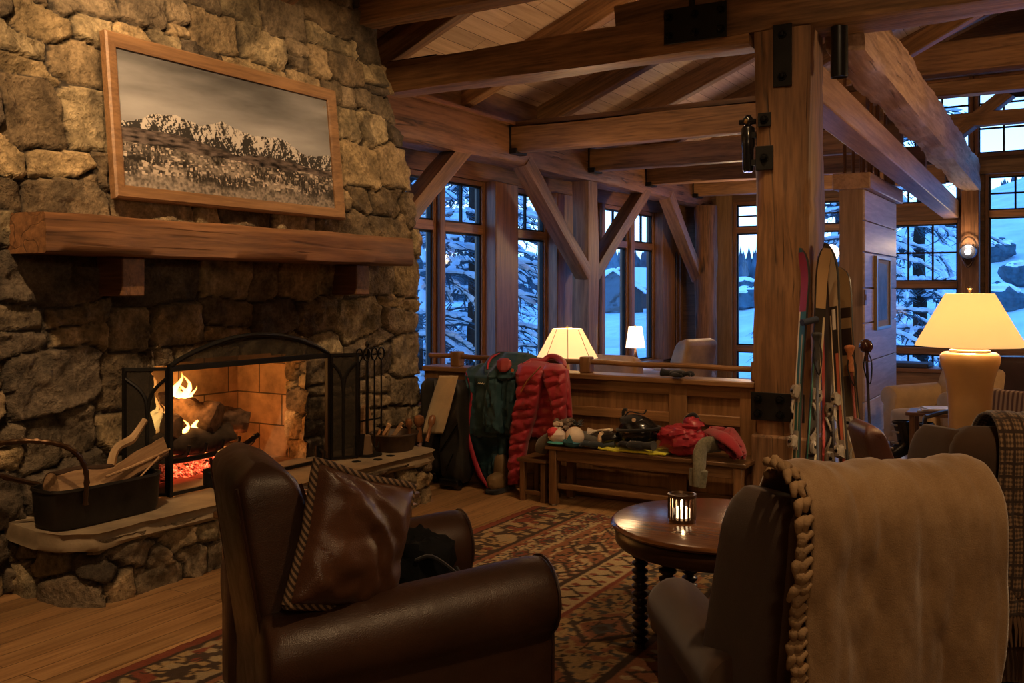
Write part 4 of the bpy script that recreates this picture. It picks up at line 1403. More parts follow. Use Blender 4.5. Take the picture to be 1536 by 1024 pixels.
# embers
EMB, nt, bs = new_mat('embers')
v = coords(nt)
n1 = noise_tex(nt, v, 26, 4, .7); n2 = noise_tex(nt, v, 90, 2, .5)
rr = ramp(nt, math_n(nt, 'ADD', math_n(nt, 'MULTIPLY', n1, .6), math_n(nt, 'MULTIPLY', n2, .4)), [(.44, (0, 0, 0)), (.52, (.5, .03, .01)), (.60, (1, .16, .05)), (.7, (1, .5, .3))])
bs.inputs['Base Color'].default_value = (.03, .02, .018, 1)
nt.links.new(rr.outputs[0], bs.inputs['Emission Color']); bs.inputs['Emission Strength'].default_value = 2.2
xs_, ys_ = np.meshgrid(np.linspace(gx - .26, gx + .24, 60), np.linspace(gy - .5, gy + .45, 110))
e_ = np.exp(-((xs_ - gx) / .2) ** 4 - ((ys_ - gy) / .42) ** 4)
P = np.stack([xs_, ys_, HTOP + .012 + e_ * (.085 + .03 * fbm(xs_ * 22, ys_ * 22, octv=4, seed=3))], -1)
tag(finish(grid_mesh('ember_bed', P), 'ember_bed', EMB, smooth=60), 'glowing bed of red embers under the grate', 'embers', kind='stuff')
ASH = plain((.16, .12, .09), .95, 0, .1, .6, 30, .4)
# flames
def flame_mat():
    m = bpy.data.materials.new('flame'); m.use_nodes = True
    nt = m.node_tree; nt.nodes.clear()
    out = nt.nodes.new('ShaderNodeOutputMaterial')
    tcn = nt.nodes.new('ShaderNodeTexCoord'); sp = nt.nodes.new('ShaderNodeSeparateXYZ')
    nt.links.new(tcn.outputs['Generated'], sp.inputs[0])
    c = ramp(nt, sp.outputs[2], [(0, (1, .30, .04)), (.25, (1, .55, .14)), (.6, (1, .50, .12)), (1, (1, .28, .04))])
    lw = nt.nodes.new('ShaderNodeLayerWeight'); lw.inputs[0].default_value = .35
    em = nt.nodes.new('ShaderNodeEmission'); em.inputs[1].default_value = 7
    nt.links.new(c.outputs[0], em.inputs[0])
    tr = nt.nodes.new('ShaderNodeBsdfTransparent')
    mx = nt.nodes.new('ShaderNodeMixShader')
    fc = ramp(nt, lw.outputs['Facing'], [(.10, (.10, .10, .10)), (.62, (1, 1, 1))])
    up = ramp(nt, sp.outputs[2], [(0, (.25, .25, .25)), (.35, (0, 0, 0)), (.7, (.15, .15, .15)), (1, (.75, .75, .75))])
    f = math_n(nt, 'MAXIMUM', fc.outputs[0], up.outputs[0])
    nt.links.new(f, mx.inputs[0]); nt.links.new(em.outputs[0], mx.inputs[1]); nt.links.new(tr.outputs[0], mx.inputs[2])
    nt.links.new(mx.outputs[0], out.inputs[0])
    return m
FLAME = flame_mat()
def flame(label, c, tongues):
    r = thing('flame', label, 'flame', c, kind='thing')
    for (dx, dy, h, w, s) in tongues:
        bm = B()
        pts = [(c[0] + dx + .02 * math.sin(k * 1.1 + s), c[1] + dy + .12 * h * math.sin(k * .9 + s) * k / 6, c[2] + h * k / 8) for k in range(9)]
        tube(bm, pts, [w * q for q in (.55, .9, 1, .88, .7, .52, .34, .18, .02)], 12, flat=.6)
        obj('tongue', bm, FLAME, r, world=True, smooth=180)
flame('tall yellow flame at the left of the burning logs', (gx + .02, gy - .3, gz + .3), [(0, -.06, .46, .075, 0), (.02, .0, .38, .07, 1.5), (-.02, .06, .28, .055, 3), (.04, -.02, .30, .12, 6), (.05, -.12, .26, .06, 4), (.03, .10, .18, .04, 2), (-.03, -.02, .52, .05, 5), (.06, .04, .2, .05, 2.2)])
flame('smaller yellow flame behind the largest log', (gx - .19, gy + .12, gz + .38), [(0, 0, .27, .055, 1), (0, .07, .25, .05, 2.6), (0, -.07, .19, .045, 4), (.02, .12, .17, .04, .4), (.02, .03, .2, .06, 3.3), (.01, .02, .17, .10, 5)])
flame('low flame licking between the logs', (gx + .12, gy + .02, gz + .24), [(0, 0, .16, .035, 1), (.03, -.12, .14, .04, 2.6), (-.02, .12, .12, .03, 4)])

# ---------------- log carrier on the hearth ----------------
lc = thing('log_carrier', 'black oval iron log tub with a twisted bail handle, on the left of the hearth', 'log tub', (-4.50, 3.20, HTOP))
TUB = plain((.022, .018, .015), .55, .5, .5, .5, 25, .5)
def oval(cx, cy, a, b, ex, z, n=44):
    return [(cx + a * math.copysign(abs(math.cos(t)) ** ex, math.cos(t)), cy + b * math.copysign(abs(math.sin(t)) ** ex, math.sin(t)), z) for t in [2 * PI * k / n for k in range(n)]]
tx_, ty_ = -4.50, 3.20
bm = B()
loft(bm, [oval(tx_, ty_, 0.125, 0.307, .45, HTOP + .004), oval(tx_, ty_, 0.133, 0.320, .45, HTOP + .03), oval(tx_, ty_, 0.141, 0.332, .45, HTOP + .19), oval(tx_, ty_, 0.146, 0.339, .45, HTOP + .195), oval(tx_, ty_, 0.144, 0.337, .45, HTOP + .21),
          oval(tx_, ty_, 0.135, 0.325, .45, HTOP + .208), oval(tx_, ty_, 0.128, 0.311, .45, HTOP + .05)], True, True)
obj('tub', bm, TUB, lc, world=True, smooth=50)
bm = B(); 
h0 = Vector((tx_ + .10, 2.93, HTOP + .2))
hp = smooth_path([(tx_ + .146, 3.02, HTOP + .12), (tx_ + .146, 3.02, HTOP + .30), (tx_ + .15, 2.93, HTOP + .42), (tx_ + .08, 2.80, HTOP + .47), (tx_ - .06, 2.68, HTOP + .46), (tx_ - .16, 2.62, HTOP + .40), (tx_ - .146, 2.72, HTOP + .3), (tx_ - .146, 2.96, HTOP + .2)], 10)
tube(bm, hp, [.012 + .004 * (k % 3 == 0) for k in range(len(hp))], 8)
obj('bail_handle', bm, plain((.09, .05, .025), .35, .8), lc, world=True, smooth=30)
SPLIT = wood((.20, .10, .045), (.42, .26, .13), 'X', .8, 1.2, 0)
BARKD = plain((.05, .03, .02), .95, 0, .1, .8, 22, .5)
def split_log(label, a, b, w, h, roll=0, seed=0):
    a, b = Vector(a), Vector(b); L = (b - a).length
    t = thing('split_log', label, 'firewood', a, group='split firewood in the tub')
    M = (frame_of(b - a) @ Matrix.Rotation(roll, 3, 'X')).to_4x4(); M.translation = a
    tri = [(-w / 2, -h * .1), (0, h * .55), (w / 2, -h * .1)]
    arc = [(w / 2 * math.cos(q), -h * .1 - h * .42 * math.sin(q)) for q in [PI * k / 7 for k in range(8)]]
    def ring(x, pts): return [(x, y + .006 * math.sin(x * 19 + y * 40 + seed), z + .006 * math.sin(x * 23 + seed)) for y, z in pts]
    bm = B(); loft(bm, [ring(L * i / 12, tri + arc[1:-1][::1]) for i in range(13)])
    o = obj('wood', bm, SPLIT, t); o.matrix_basis = Matrix.Translation(-a) @ M
    bm = B(); loft(bm, [[(p[0], p[1] * 1.02, p[2] * 1.02 - .003) for p in ring(L * i / 12, arc)] for i in range(13)], closed=False)
    o = obj('bark', bm, BARKD, t, solid=.006); o.matrix_basis = Matrix.Translation(-a) @ M
    return t
split_log('long wedge of split firewood leaning out of the right end of the tub', (tx_ - .01, 3.12, HTOP + .14), (tx_ + .01, 3.60, HTOP + .33), .12, .13, .5, 1)
split_log('blocky split log standing at the left end of the tub', (tx_ - .01, 2.94, HTOP + .21), (tx_ - .03, 3.3, HTOP + .19), .14, .15, 2.2, 2)
def stick(label, pts, r, name='kindling_stick', mat=None):
    bm = B(); tube(bm, smooth_path(pts, 4), r, 7)
    return tag(obj(name, bm, mat or SPLIT), label, 'kindling', 'kindling sticks in the tub')
stick('crooked pale branch sticking up out of the tub', [(tx_ - .05, 3.30, HTOP + .22), (tx_ - .05, 3.34, HTOP + .34), (tx_ - .06, 3.44, HTOP + .375), (tx_ - .06, 3.48, HTOP + .41), (tx_ - .06, 3.54, HTOP + .48)], [.026, .022, .026, .02, .018], mat=plain((.36, .24, .13), .8, 0, .2, .5, 30, .3))
stick('thin kindling stick lying across the tub', [(tx_ + .06, 3.2, HTOP + .225), (tx_ + .05, 3.42, HTOP + .26), (tx_ + .05, 3.62, HTOP + .31)], [.007, .009, .006])
stick('thinnest kindling splint crossing the other stick', [(tx_ + .10, 3.36, HTOP + .18), (tx_ + .06, 3.54, HTOP + .28)], .005)

# ---------------- fire tools ----------------
ft = thing('fire_tool_set', 'black iron fire tool stand with hanging tools, right of the fire screen', 'fire tools', (-4.52, 5.48, HTOP))
bx_, by_ = -4.50, 5.42
bm = B(); lathe(bm, [(.001, 0), (.11, 0), (.11, .012), (.03, .03), (.012, .05), (.011, .80), (.02, .82), (.001, .84)], 16, (bx_, by_, HTOP + .002)); obj('stand', bm, IRON, ft, world=True)
bm = B(); tube(bm, [(bx_, by_ - .13, HTOP + .74), (bx_, by_ + .16, HTOP + .74)], .008, 6); tube(bm, [(bx_, by_ - .13, HTOP + .26), (bx_, by_ + .16, HTOP + .26)], .007, 6); obj('crossbar', bm, IRON, ft, world=True)
def tool(dy, kind):
    y = by_ + dy; x = bx_ + .02
    bm = B()
    tube(bm, [(x, y, HTOP + .12), (x, y, HTOP + .7)], [.007, .006], 8)
    tube(bm, [(x + .0, y + .035 * math.cos(q), HTOP + .745 + .045 * math.sin(q)) for q in [2 * PI * k / 14 for k in range(15)]], .007, 6)
    p = obj('fire_tool', bm, IRON_SM, ft, world=True)
    bm = B()
    if kind == 'shovel': box(bm, (x - .01, y - .055, HTOP + .02), (x + .006, y + .055, HTOP + .17))
    elif kind == 'brush': lathe(bm, [(.02, .16), (.03, .15), (.045, .03), (.048, .02), (.001, .02)], 14, (x, y, HTOP))
    else: tube(bm, smooth_path([(x, y, HTOP + .14), (x, y, HTOP + .06), (x, y + .04, HTOP + .05), (x, y + .05, HTOP + .09)], 4), .007, 6)
    obj('tool_head', bm, plain((.12, .07, .035), .9) if kind == 'brush' else IRON, p, world=True)
tool(-.11, 'shovel'); tool(-.03, 'brush'); tool(.06, 'poker'); tool(.14, 'poker')
for i, (px, py) in enumerate(((215, 756), (341, 744), (416, 722))):
    c = on_z(480 + px / 3.94, 500 + py / 3.94, HTOP + .004)
    bm = B(); lathe(bm, [(.001, 0), (.035, 0), (.032, .008), (.02, .011), (.001, .011)], 14, (c.x, c.y, HTOP - .001))
    tag(obj('iron_disc', bm, IRON), ['small black iron disc on the hearth nearest the screen wing', 'small black iron disc on the hearth below the tools', 'small black iron disc on the hearth by the kindling basket'][i], 'disc', 'iron discs on the hearth')
# kindling basket and what is in it
kb = thing('kindling_basket', 'dark oval basket of kindling at the right end of the hearth', 'basket', (-4.52, 5.70, HTOP))
kx, ky = -4.47, 5.70
bm = B()
loft(bm, [oval(kx, ky, .13, .13, .8, HTOP + .003, 32), oval(kx, ky, .15, .155, .8, HTOP + .05, 32), oval(kx, ky, .165, .18, .8, HTOP + .125, 32), oval(kx, ky, .172, .187, .8, HTOP + .13, 32), oval(kx, ky, .17, .185, .8, HTOP + .142, 32), oval(kx, ky, .155, .17, .8, HTOP + .135, 32), oval(kx, ky, .13, .14, .8, HTOP + .04, 32)])
obj('tub', bm, plain((.045, .025, .013), .5, .2, .5, .5, 40, .4), kb, world=True, smooth=50)
TURN = wood((.09, .035, .015), (.24, .10, .04), 'Z', .3, 2, 0)
def spindle(label, px, py0, py1, r, lean):
    a = on_x(px + lean, py1, kx + .03); b = on_x(px, py0, kx + .03)
    L = (b - a).length
    bm = B(); M = (frame_of(b - a) @ Matrix(((0, 0, 1), (0, 1, 0), (-1, 0, 0)))).to_4x4(); M.translation = a
    lathe(bm, [(.001, 0), (r * .55, 0), (r * .5, L * .4), (r * .42, L * .55), (r * .9, L * .68), (r, L * .8), (r * .85, L * .93), (r * .4, L * .995), (.001, L)], 16, (0, 0, 0), M)
    tag(obj('turned_handle', bm, TURN), label, 'turned wood', 'turned wooden handles in the kindling basket')
spindle('dark turned wooden handle leaning left in the kindling basket', 613, 627, 662, .028, 2)
spindle('fattest turned wooden handle in the kindling basket', 628, 622, 662, .044, 1)
spindle('slim turned wooden handle leaning right in the kindling basket', 650, 622, 662, .030, -10)
rs = random.Random(4)
for i in range(6):
    y = ky - .13 + .035 * i; bm = B()
    bar(bm, (kx - .07 + rs.uniform(-.02, .02), y, HTOP + .06), (kx + rs.uniform(-.02, .06), y + rs.uniform(-.04, .04), HTOP + rs.uniform(.17, .21)), .018, .022)
    tag(obj('kindling_split', bm, SPLIT), 'short reddish kindling split in the kindling basket', 'kindling', 'short splits in the kindling basket')
bm = B()
c = on_x(572, 640, -4.66)
prism(bm, [(-.06, 0), (.07, 0), (.055, .18), (.01, .29), (-.035, .27), (-.055, .12)], -.02, .02, Matrix(((0, 0, 1, -4.68), (1, 0, 0, 5.62), (0, 1, 0, HTOP + .06), (0, 0, 0, 1))))
tag(obj('split_slab', bm, SPLIT, bevel=.006), 'pale slab of split wood standing against the stone behind the fire tools', 'firewood')

# ---------------- by the half wall: ski bags ----------------
def ski_bag(label, px0, px1, py0, Y, depth, seed, mat):
    a, b = on_y(px0, 600, Y), on_y(px1, 600, Y)
    z1 = on_y((px0 + px1) / 2, py0, Y).z
    r = thing('ski_bag', label, 'bag', ((a.x + b.x) / 2, Y, 0))
    cx, w = (a.x + b.x) / 2, (b.x - a.x) / 2
    rings = []
    for i in range(25):
        t = i / 24; z = .05 + (z1 - .05) * t
        k = min(1, .72 + 2.6 * t) if t < .12 else (1 if t < .9 else math.sqrt(max(.02, 1 - ((t - .9) / .1) ** 2 * .75)))
        rings.append([(cx + w * k * math.copysign(abs(math.cos(q)) ** .45, math.cos(q)) + .012 * float(fbm(z * 4, q, octv=3, seed=seed)) - .02 * t,
                       Y + depth / 2 + depth / 2 * k * math.copysign(abs(math.sin(q)) ** .45, math.sin(q)) + .016 * float(fbm(z * 5, q * 2, octv=3, seed=seed + 2)), z) for q in [2 * PI * m / 36 for m in range(36)]])
    bm = B(); loft(bm, rings); obj('bag_body', bm, mat, r, world=True, smooth=70)
    for s in (-.6, .6):
        bm = B(); lathe(bm, [(.001, -.02), (.035, -.02), (.035, .02), (.001, .02)], 14, (0, 0, 0), Matrix.Translation((cx + s * w, Y + .03, .036)) @ Matrix.Rotation(PI / 2, 4, 'Y')); obj('wheel', bm, BLACK_GLOSS, r, world=True)
    bm = B(); tube(bm, [(cx - w * .7, Y - .006, z1 * .35), (cx + w * .8, Y - .012, z1 * .62)], .006, 6); tube(bm, [(cx - w * .2, Y - .008, z1 * .18), (cx + w * .4, Y - .008, z1 * .34)], .005, 6); obj('zipper', bm, IRON_SM, r, world=True)
    bm = B(); box(bm, (cx - w * .8, Y - .012, .03), (cx + w * .8, Y + .04, .09)); obj('bumper', bm, BLACK_GLOSS, r, world=True, bevel=.01)
    return r
BAGM = plain((.018, .016, .013), .55, 0, .4, .5, 60, .4)
ski_bag('dark rolling ski bag in front, standing against the half wall beside the hearth', 656, 691, 572, 6.24, .26, 2, BAGM)
ski_bag('dark ski bag farther back, half hidden by the chimney', 630, 658, 568, 6.40, .16, 5, BAGM)
# cream canvas strip over the bags
rows = [(563, 659, 687), (585, 652, 682), (610, 644, 676), (635, 637, 669), (650, 634, 664)]
pr = np.array(rows, float); ys_ = np.linspace(563, 650, 26)
G = []
for i, y in enumerate(ys_):
    l, r_ = np.interp(y, pr[:, 0], pr[:, 1]), np.interp(y, pr[:, 0], pr[:, 2])
    row = []
    for k in range(12):
        x = l + (r_ - l) * k / 11
        p = on_y(x, y, 6.205 + .01 * math.sin(k * .9 + i * .2))
        row.append(p)
    G.append(row)
tag(finish(grid_mesh('canvas_strip', np.array(G)), 'canvas_strip', fabric((.50, .38, .22), .95, 300, .15), smooth=180, solid=.006), 'cream canvas strap band hanging over the dark ski bags', 'canvas band')
# ---------------- jackets over the half wall ----------------
JY = 6.44
def lerp_rows(rows, n):
    R = np.array([list(r) + [0] * (5 - len(r)) for r in rows], float)
    t = np.linspace(R[0, 0], R[-1, 0], n)
    return np.stack([t] + [np.interp(t, R[:, 0], R[:, k]) for k in range(1, 5)], 1)


def flat_tube(bm, rows, Y, n=46, m=40, fold=.012, ff=7, quilt=0, qn=0, seed=0, sq=.8, vert=1.0, slant=0):
    """A soft flattened tube of cloth hanging in the plane y=Y. rows: (py, px left, px right, half thickness, offset back)."""
    R = lerp_rows(rows, n)
    rings = []
    for i, (py, l, r, th, yo) in enumerate(R):
        a, b = on_y(l, py, Y + yo), on_y(r, py, Y + yo)
        c, hw = (a + b) / 2, (b - a).length / 2
        end = min(1, .55 + 2.2 * min(i, n - 1 - i) / (n / 6))
        ring = []
        for k in range(m):
            t = 2 * PI * k / m
            cx, sy = math.copysign(abs(math.cos(t)) ** sq, math.cos(t)), math.copysign(abs(math.sin(t)) ** sq, math.sin(t))
            q = 1.0
            if quilt:
                ph = i / (n - 1) * qn + slant * cx + .12 * math.sin(i * .21 + seed) + .06 * float(vnoise(np.array(cx * 2.5), np.array(i * .1), seed=seed))
                q = (1 - quilt) + quilt * abs(math.sin(PI * ph)) ** .42
                q *= 1 + .18 * float(fbm(c.x * 9 + cx * hw * 30, c.z * 30, 1.0, 3, seed))
            f = fold * (float(fbm(c.x * 3 + cx * hw * ff * 2.2 + seed, c.z * 1.6 * vert, seed + .3, 3, seed)) + .6 * float(fbm(c.x + cx * hw * ff * 5 + seed, c.z * 9 * vert, 4.0, 3, seed + 3)))
            d = 1 if abs(sy) > .05 else .3
            ring.append((c.x + cx * hw * (1 - .04 * (1 - q)), c.y + sy * th * (q if sy < 0 else 1) * end + (f * d if sy < 0 else 0), c.z + (.4 * f if quilt else 0)))
        rings.append(ring)
    loft(bm, rings)

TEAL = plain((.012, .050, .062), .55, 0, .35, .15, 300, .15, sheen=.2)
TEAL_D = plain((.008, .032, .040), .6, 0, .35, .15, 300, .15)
REDN = plain((.31, .018, .030), .42, 0, .4, .15, 200, .12, sheen=.2)
LIN = plain((.34, .02, .04), .6)
def zr(rows):
    """Rows read off an enlarged view of the photograph (4.453 times, from 680, 520)."""
    return [(520 + y / 4.453, 680 + l / 4.453, 680 + r_ / 4.453, th, yo) for (y, l, r_, th, yo) in rows]
r = thing('teal_jacket', 'dark teal ski jacket with red lining draped over the half wall', 'jacket', (-4.02, JY, 0))
bm = B(); flat_tube(bm, zr([(112, 190, 420, .03, .14), (150, 100, 440, .05, .07), (200, 88, 440, .065, 0), (260, 104, 440, .07, 0), (330, 118, 432, .07, 0), (400, 112, 420, .07, 0), (470, 102, 408, .07, 0), (540, 96, 396, .065, 0), (585, 94, 388, .05, 0), (606, 96, 380, .03, 0)]), JY, n=70, fold=.034, ff=9, seed=1); obj('body', bm, TEAL, r, world=True, smooth=80)
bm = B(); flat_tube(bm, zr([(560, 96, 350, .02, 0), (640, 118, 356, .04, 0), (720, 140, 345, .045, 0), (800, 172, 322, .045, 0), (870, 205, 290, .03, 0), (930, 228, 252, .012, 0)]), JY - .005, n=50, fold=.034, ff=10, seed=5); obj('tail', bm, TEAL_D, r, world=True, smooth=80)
bm = B(); flat_tube(bm, zr([(190, 232, 300, .03, .03), (240, 222, 326, .05, 0), (330, 218, 330, .055, 0), (430, 214, 328, .055, 0), (520, 214, 326, .055, 0), (562, 214, 328, .045, 0)]), JY - .085, n=60, fold=.024, seed=9, ff=11, vert=1.6); sl = obj('sleeve', bm, TEAL, r, world=True, smooth=80)
bm = B(); flat_tube(bm, zr([(522, 210, 332, .058, 0), (572, 212, 334, .056, 0)]), JY - .087, n=12, fold=.008, seed=3); obj('cuff', bm, TEAL_D, sl, world=True, smooth=80)
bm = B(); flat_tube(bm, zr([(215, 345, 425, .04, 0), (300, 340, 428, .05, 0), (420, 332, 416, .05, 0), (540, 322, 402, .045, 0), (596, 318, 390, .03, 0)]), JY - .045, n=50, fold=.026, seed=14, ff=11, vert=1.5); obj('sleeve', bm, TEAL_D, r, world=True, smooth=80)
bm = B(); tube(bm, smooth_path([on_y(680 + x / 4.453, 520 + y / 4.453, JY - .055) for x, y in ((84, 172), (106, 240), (121, 320), (108, 440), (96, 560), (112, 650), (140, 750), (178, 850), (236, 945))], 6), [.006, .008, .010, .012, .016, .02, .024, .024, .010], 8, flat=.5, up=(0, 1, 0)); obj('lining', bm, LIN, r, world=True, smooth=80)
bm = B(); flat_tube(bm, zr([(34, 300, 500, .02, .17), (56, 262, 556, .04, .15), (90, 236, 560, .06, .11), (130, 220, 500, .075, .04), (165, 214, 440, .07, -.02), (200, 216, 400, .05, -.06), (222, 240, 360, .02, -.07)]), JY, n=44, fold=.03, ff=9, seed=21); obj('hood', bm, TEAL, r, world=True, smooth=80)
bm = B(); flat_tube(bm, zr([(74, 318, 360, .02, .05), (92, 296, 384, .03, .03), (125, 292, 386, .03, .0), (150, 300, 372, .03, -.01), (168, 316, 350, .015, -.02)]), JY - .085, n=20, fold=.014, ff=9, seed=22); obj('hood_lining', bm, plain((.26, .03, .03), .6), r, world=True, smooth=80)
bm = B(); tube(bm, smooth_path([on_y(680 + x / 4.453, 520 + y / 4.453, JY + yo) for x, y, yo in ((228, 150, -.04), (236, 100, .03), (262, 66, .08), (310, 40, .12))], 5), [.008, .012, .012, .006], 8, flat=.6); obj('hood_piping', bm, LIN, r, world=True, smooth=80)
bm = B(); tube(bm, [on_y(717 + k * 1.35, 574.8 - (k % 2) * 2.2 + k * .2, JY - .088) for k in range(8)], .0032, 5); obj('chest_mark', bm, plain((.75, .72, .6), .6), r, world=True)
bm = B(); lathe(bm, [(.001, -.004), (.013, -.004), (.013, .004), (.001, .004)], 10, (0, 0, 0), Matrix.Translation(on_y(768.5, 555, JY - .098)) @ Matrix.Rotation(PI / 2, 4, 'X')); obj('snap', bm, plain((.6, .12, .03), .5), r, world=True)

r = thing('red_puffer_jacket', 'red quilted puffer jacket draped over the half wall', 'jacket', (-3.5, JY, 0))
bm = B(); flat_tube(bm, zr([(95, 470, 640, .03, .13), (130, 430, 640, .05, .06), (190, 412, 618, .06, 0), (260, 428, 596, .07, 0), (350, 424, 580, .075, 0), (450, 396, 552, .075, 0), (560, 386, 516, .075, 0), (640, 382, 492, .07, 0), (720, 380, 480, .07, 0), (820, 376, 470, .06, 0), (915, 374, 440, .04, 0)]), JY - .05, n=120, fold=.014, quilt=.55, qn=10.5, seed=2, ff=7, slant=.28); obj('front_panel', bm, REDN, r, world=True, smooth=80)
bm = B(); flat_tube(bm, zr([(110, 540, 740, .03, .1), (190, 560, 766, .05, 0), (300, 560, 772, .05, 0), (420, 545, 780, .05, 0), (520, 520, 786, .045, 0), (610, 505, 700, .03, 0)]), JY + .0, n=80, fold=.016, quilt=.5, qn=7, seed=6, ff=7, slant=.2); obj('back_panel', bm, REDN, r, world=True, smooth=80)
bm = B(); flat_tube(bm, zr([(112, 622, 730, .025, .06), (150, 602, 752, .05, 0), (220, 612, 756, .06, 0), (300, 640, 756, .06, 0), (390, 655, 752, .058, 0), (460, 668, 752, .05, 0), (520, 680, 750, .03, 0)]), JY - .085, n=80, fold=.016, quilt=.55, qn=5.4, seed=8, ff=8, slant=.32); obj('sleeve', bm, REDN, r, world=True, smooth=80)
bm = B(); flat_tube(bm, zr([(145, 738, 768, .02, .03), (250, 752, 776, .03, 0), (380, 756, 786, .03, 0), (475, 756, 794, .02, 0)]), JY - .05, n=40, fold=.008, seed=11, quilt=.4, qn=5); obj('hem', bm, REDN, r, world=True, smooth=80)
bm = B(); tube(bm, smooth_path([on_y(680 + x / 4.453, 520 + y / 4.453, JY + yo) for x, y, yo in ((470, 118, .03), (530, 92, .10), (590, 98, .12), (640, 66, .16), (690, 70, .15), (730, 100, .1), (742, 132, .02))], 6), [.02, .03, .03, .03, .03, .028, .016], 12, flat=.75); obj('collar', bm, REDN, r, world=True, smooth=80)
bm = B(); tube(bm, smooth_path([on_y(680 + x / 4.453, 520 + y / 4.453, JY + yo) for x, y, yo in ((584, 130, -.10), (530, 186, -.128), (490, 232, -.135), (452, 296, -.13))], 5), .006, 6); obj('zipper', bm, BRASS, r, world=True)
# tan boot behind the teal jacket
r = thing('winter_boot', 'tan winter boot on the floor under the teal jacket', 'boot', (-4.1, 6.42, 0))
c = on_y(748, 722, 6.40)
bm = B(); blob(bm, (c.x + .01, 6.36, .09), (.06, .11, .07), 16, 10, .06, 3, 1, sq=.8); blob(bm, (c.x + .01, 6.42, .17), (.058, .06, .13), 16, 10, .06, 3, 2, sq=.8); obj('upper', bm, plain((.16, .10, .045), .6, 0, .3, .4, 50, .3), r, world=True)
bm = B(); blob(bm, (c.x + .01, 6.37, .02), (.064, .125, .025), 16, 8, 0, 1, 1, sq=.6); obj('sole', bm, BLACK_CLOTH, r, world=True)

# ---------------- benches ----------------
BY0, BY1 = 6.17, 6.53
bx0 = on_y(822, 700, BY0).x; bx1 = on_y(1112, 690, BY0).x
bn = thing('bench', 'long dark wooden bench loaded with winter gear, against the half wall', 'bench', ((bx0 + bx1) / 2, 6.35, 0))
BZ = .445
for (ya, yb) in ((BY0, BY0 + .175), (BY0 + .182, BY1)):
    bm = B(); box(bm, (bx0 - .03, ya, BZ - .03), (bx1 + .03, yb, BZ)); obj('seat_board', bm, W_BENCH, bn, world=True, bevel=.006)
for x in (bx0, bx1 - .06):
    for y in (BY0 + .01, BY1 - .07):
        bm = B(); box(bm, (x, y, .012), (x + .06, y + .06, BZ - .03)); l = obj('leg', bm, W_BENCH_Z, bn, world=True, bevel=.005)
        bm = B(); lathe(bm, [(.001, 0), (.02, 0), (.02, .012), (.001, .012)], 10, (x + .03, y + .03, 0)); obj('glide', bm, STEEL, l, world=True)
for y in (BY0 + .02, BY1 - .05):
    bm = B(); box(bm, (bx0 + .06, y, BZ - .11), (bx1 - .06, y + .025, BZ - .03)); obj('apron', bm, W_BENCH, bn, world=True, bevel=.004)
bm = B(); box(bm, (bx0 + .06, BY0 + .03, .125), (bx1 - .06, BY0 + .07, .165)); obj('stretcher', bm, W_BENCH, bn, world=True, bevel=.006)
for x in (bx0 + .01, bx1 - .05):
    bm = B(); box(bm, (x, BY0 + .07, BZ - .11), (x + .03, BY1 - .07, BZ - .03)); obj('apron', bm, W_BENCH, bn, world=True, bevel=.004)
bm = B(); box(bm, (bx0 + .2, BY1 - .02, .25), (bx1 - .6, BY1, .262)); obj('edge_strip', bm, W_PANEL_X, bn, world=True)
sx0, sx1 = on_y(776, 700, 6.22).x, on_y(836, 700, 6.22).x
stl = thing('low_stool', 'low wooden stool at the left end of the bench', 'stool', ((sx0 + sx1) / 2, 6.36, 0))
sx1 = bx0 - .035
SZ_ = .325
bm = B(); box(bm, (sx0, 6.20, SZ_ - .028), (sx1, 6.50, SZ_)); obj('seat', bm, W_BENCH, stl, world=True, bevel=.008)
for x in (sx0 + .02, sx1 - .06):
    for y in (6.22, 6.44):
        bm = B(); box(bm, (x, y, 0), (x + .04, y + .04, SZ_ - .028)); obj('leg', bm, W_BENCH_Z, stl, world=True, bevel=.004)
for y in (6.23, 6.45):
    bm = B(); box(bm, (sx0 + .03, y, .05), (sx1 - .03, y + .02, .08)); obj('stretcher', bm, W_BENCH, stl, world=True)

# ---------------- gear on the bench ----------------
def P_(px, py, Y=6.30): return on_y(px, py, Y)
KNIT = fabric((.085, .068, .05), .95, 160, .35)
r = thing('grey_cap', 'grey brown knitted cap slumped over the left bench end', 'hat', P_(825, 668, 6.27))
c = P_(825, 667, 6.27); bm = B(); tube(bm, smooth_path([(c.x + .16, 6.27, BZ + .045), (c.x + .06, 6.27, BZ + .055), (c.x - .04, 6.26, BZ - .0), (c.x - .075, 6.26, SZ_ + .06)], 6), [.05, .07, .075, .06], 16, flat=.75); obj('knit', bm, KNIT, r, world=True, smooth=80)
r = thing('patterned_mitten', 'red and white mitten with a teal edge on the left of the bench', 'mitten', P_(835, 650, 6.22))
c = P_(836, 652, 6.215)
bm = B(); blob(bm, (c.x, c.y, BZ + .07), (.075, .05, .055), 20, 12, .12, 3, 1); obj('mitten_body', bm, plain((.62, .52, .45), .8, 0, .2, .3, 80, .25), r, world=True)
bm = B(); blob(bm, (c.x - .03, c.y - .01, BZ + .095), (.045, .045, .04), 14, 10, .1, 3, 4); obj('thumb', bm, plain((.55, .04, .05), .8), r, world=True)
bm = B(); blob(bm, (c.x + .005, c.y - .012, BZ + .022), (.085, .05, .014), 18, 6); obj('cuff', bm, plain((.05, .28, .27), .8), r, world=True)
r = thing('fur_hat', 'red hat with a shaggy dark and pale fur trim, behind the mitten', 'hat', P_(846, 636, 6.38))
c = P_(848, 640, 6.37)
bm = B(); blob(bm, (c.x - .02, c.y, BZ + .07), (.08, .06, .07), 18, 12, .15, 3, 6); obj('crown', bm, plain((.40, .03, .04), .8), r, world=True)
rs = random.Random(3)
bm = B()
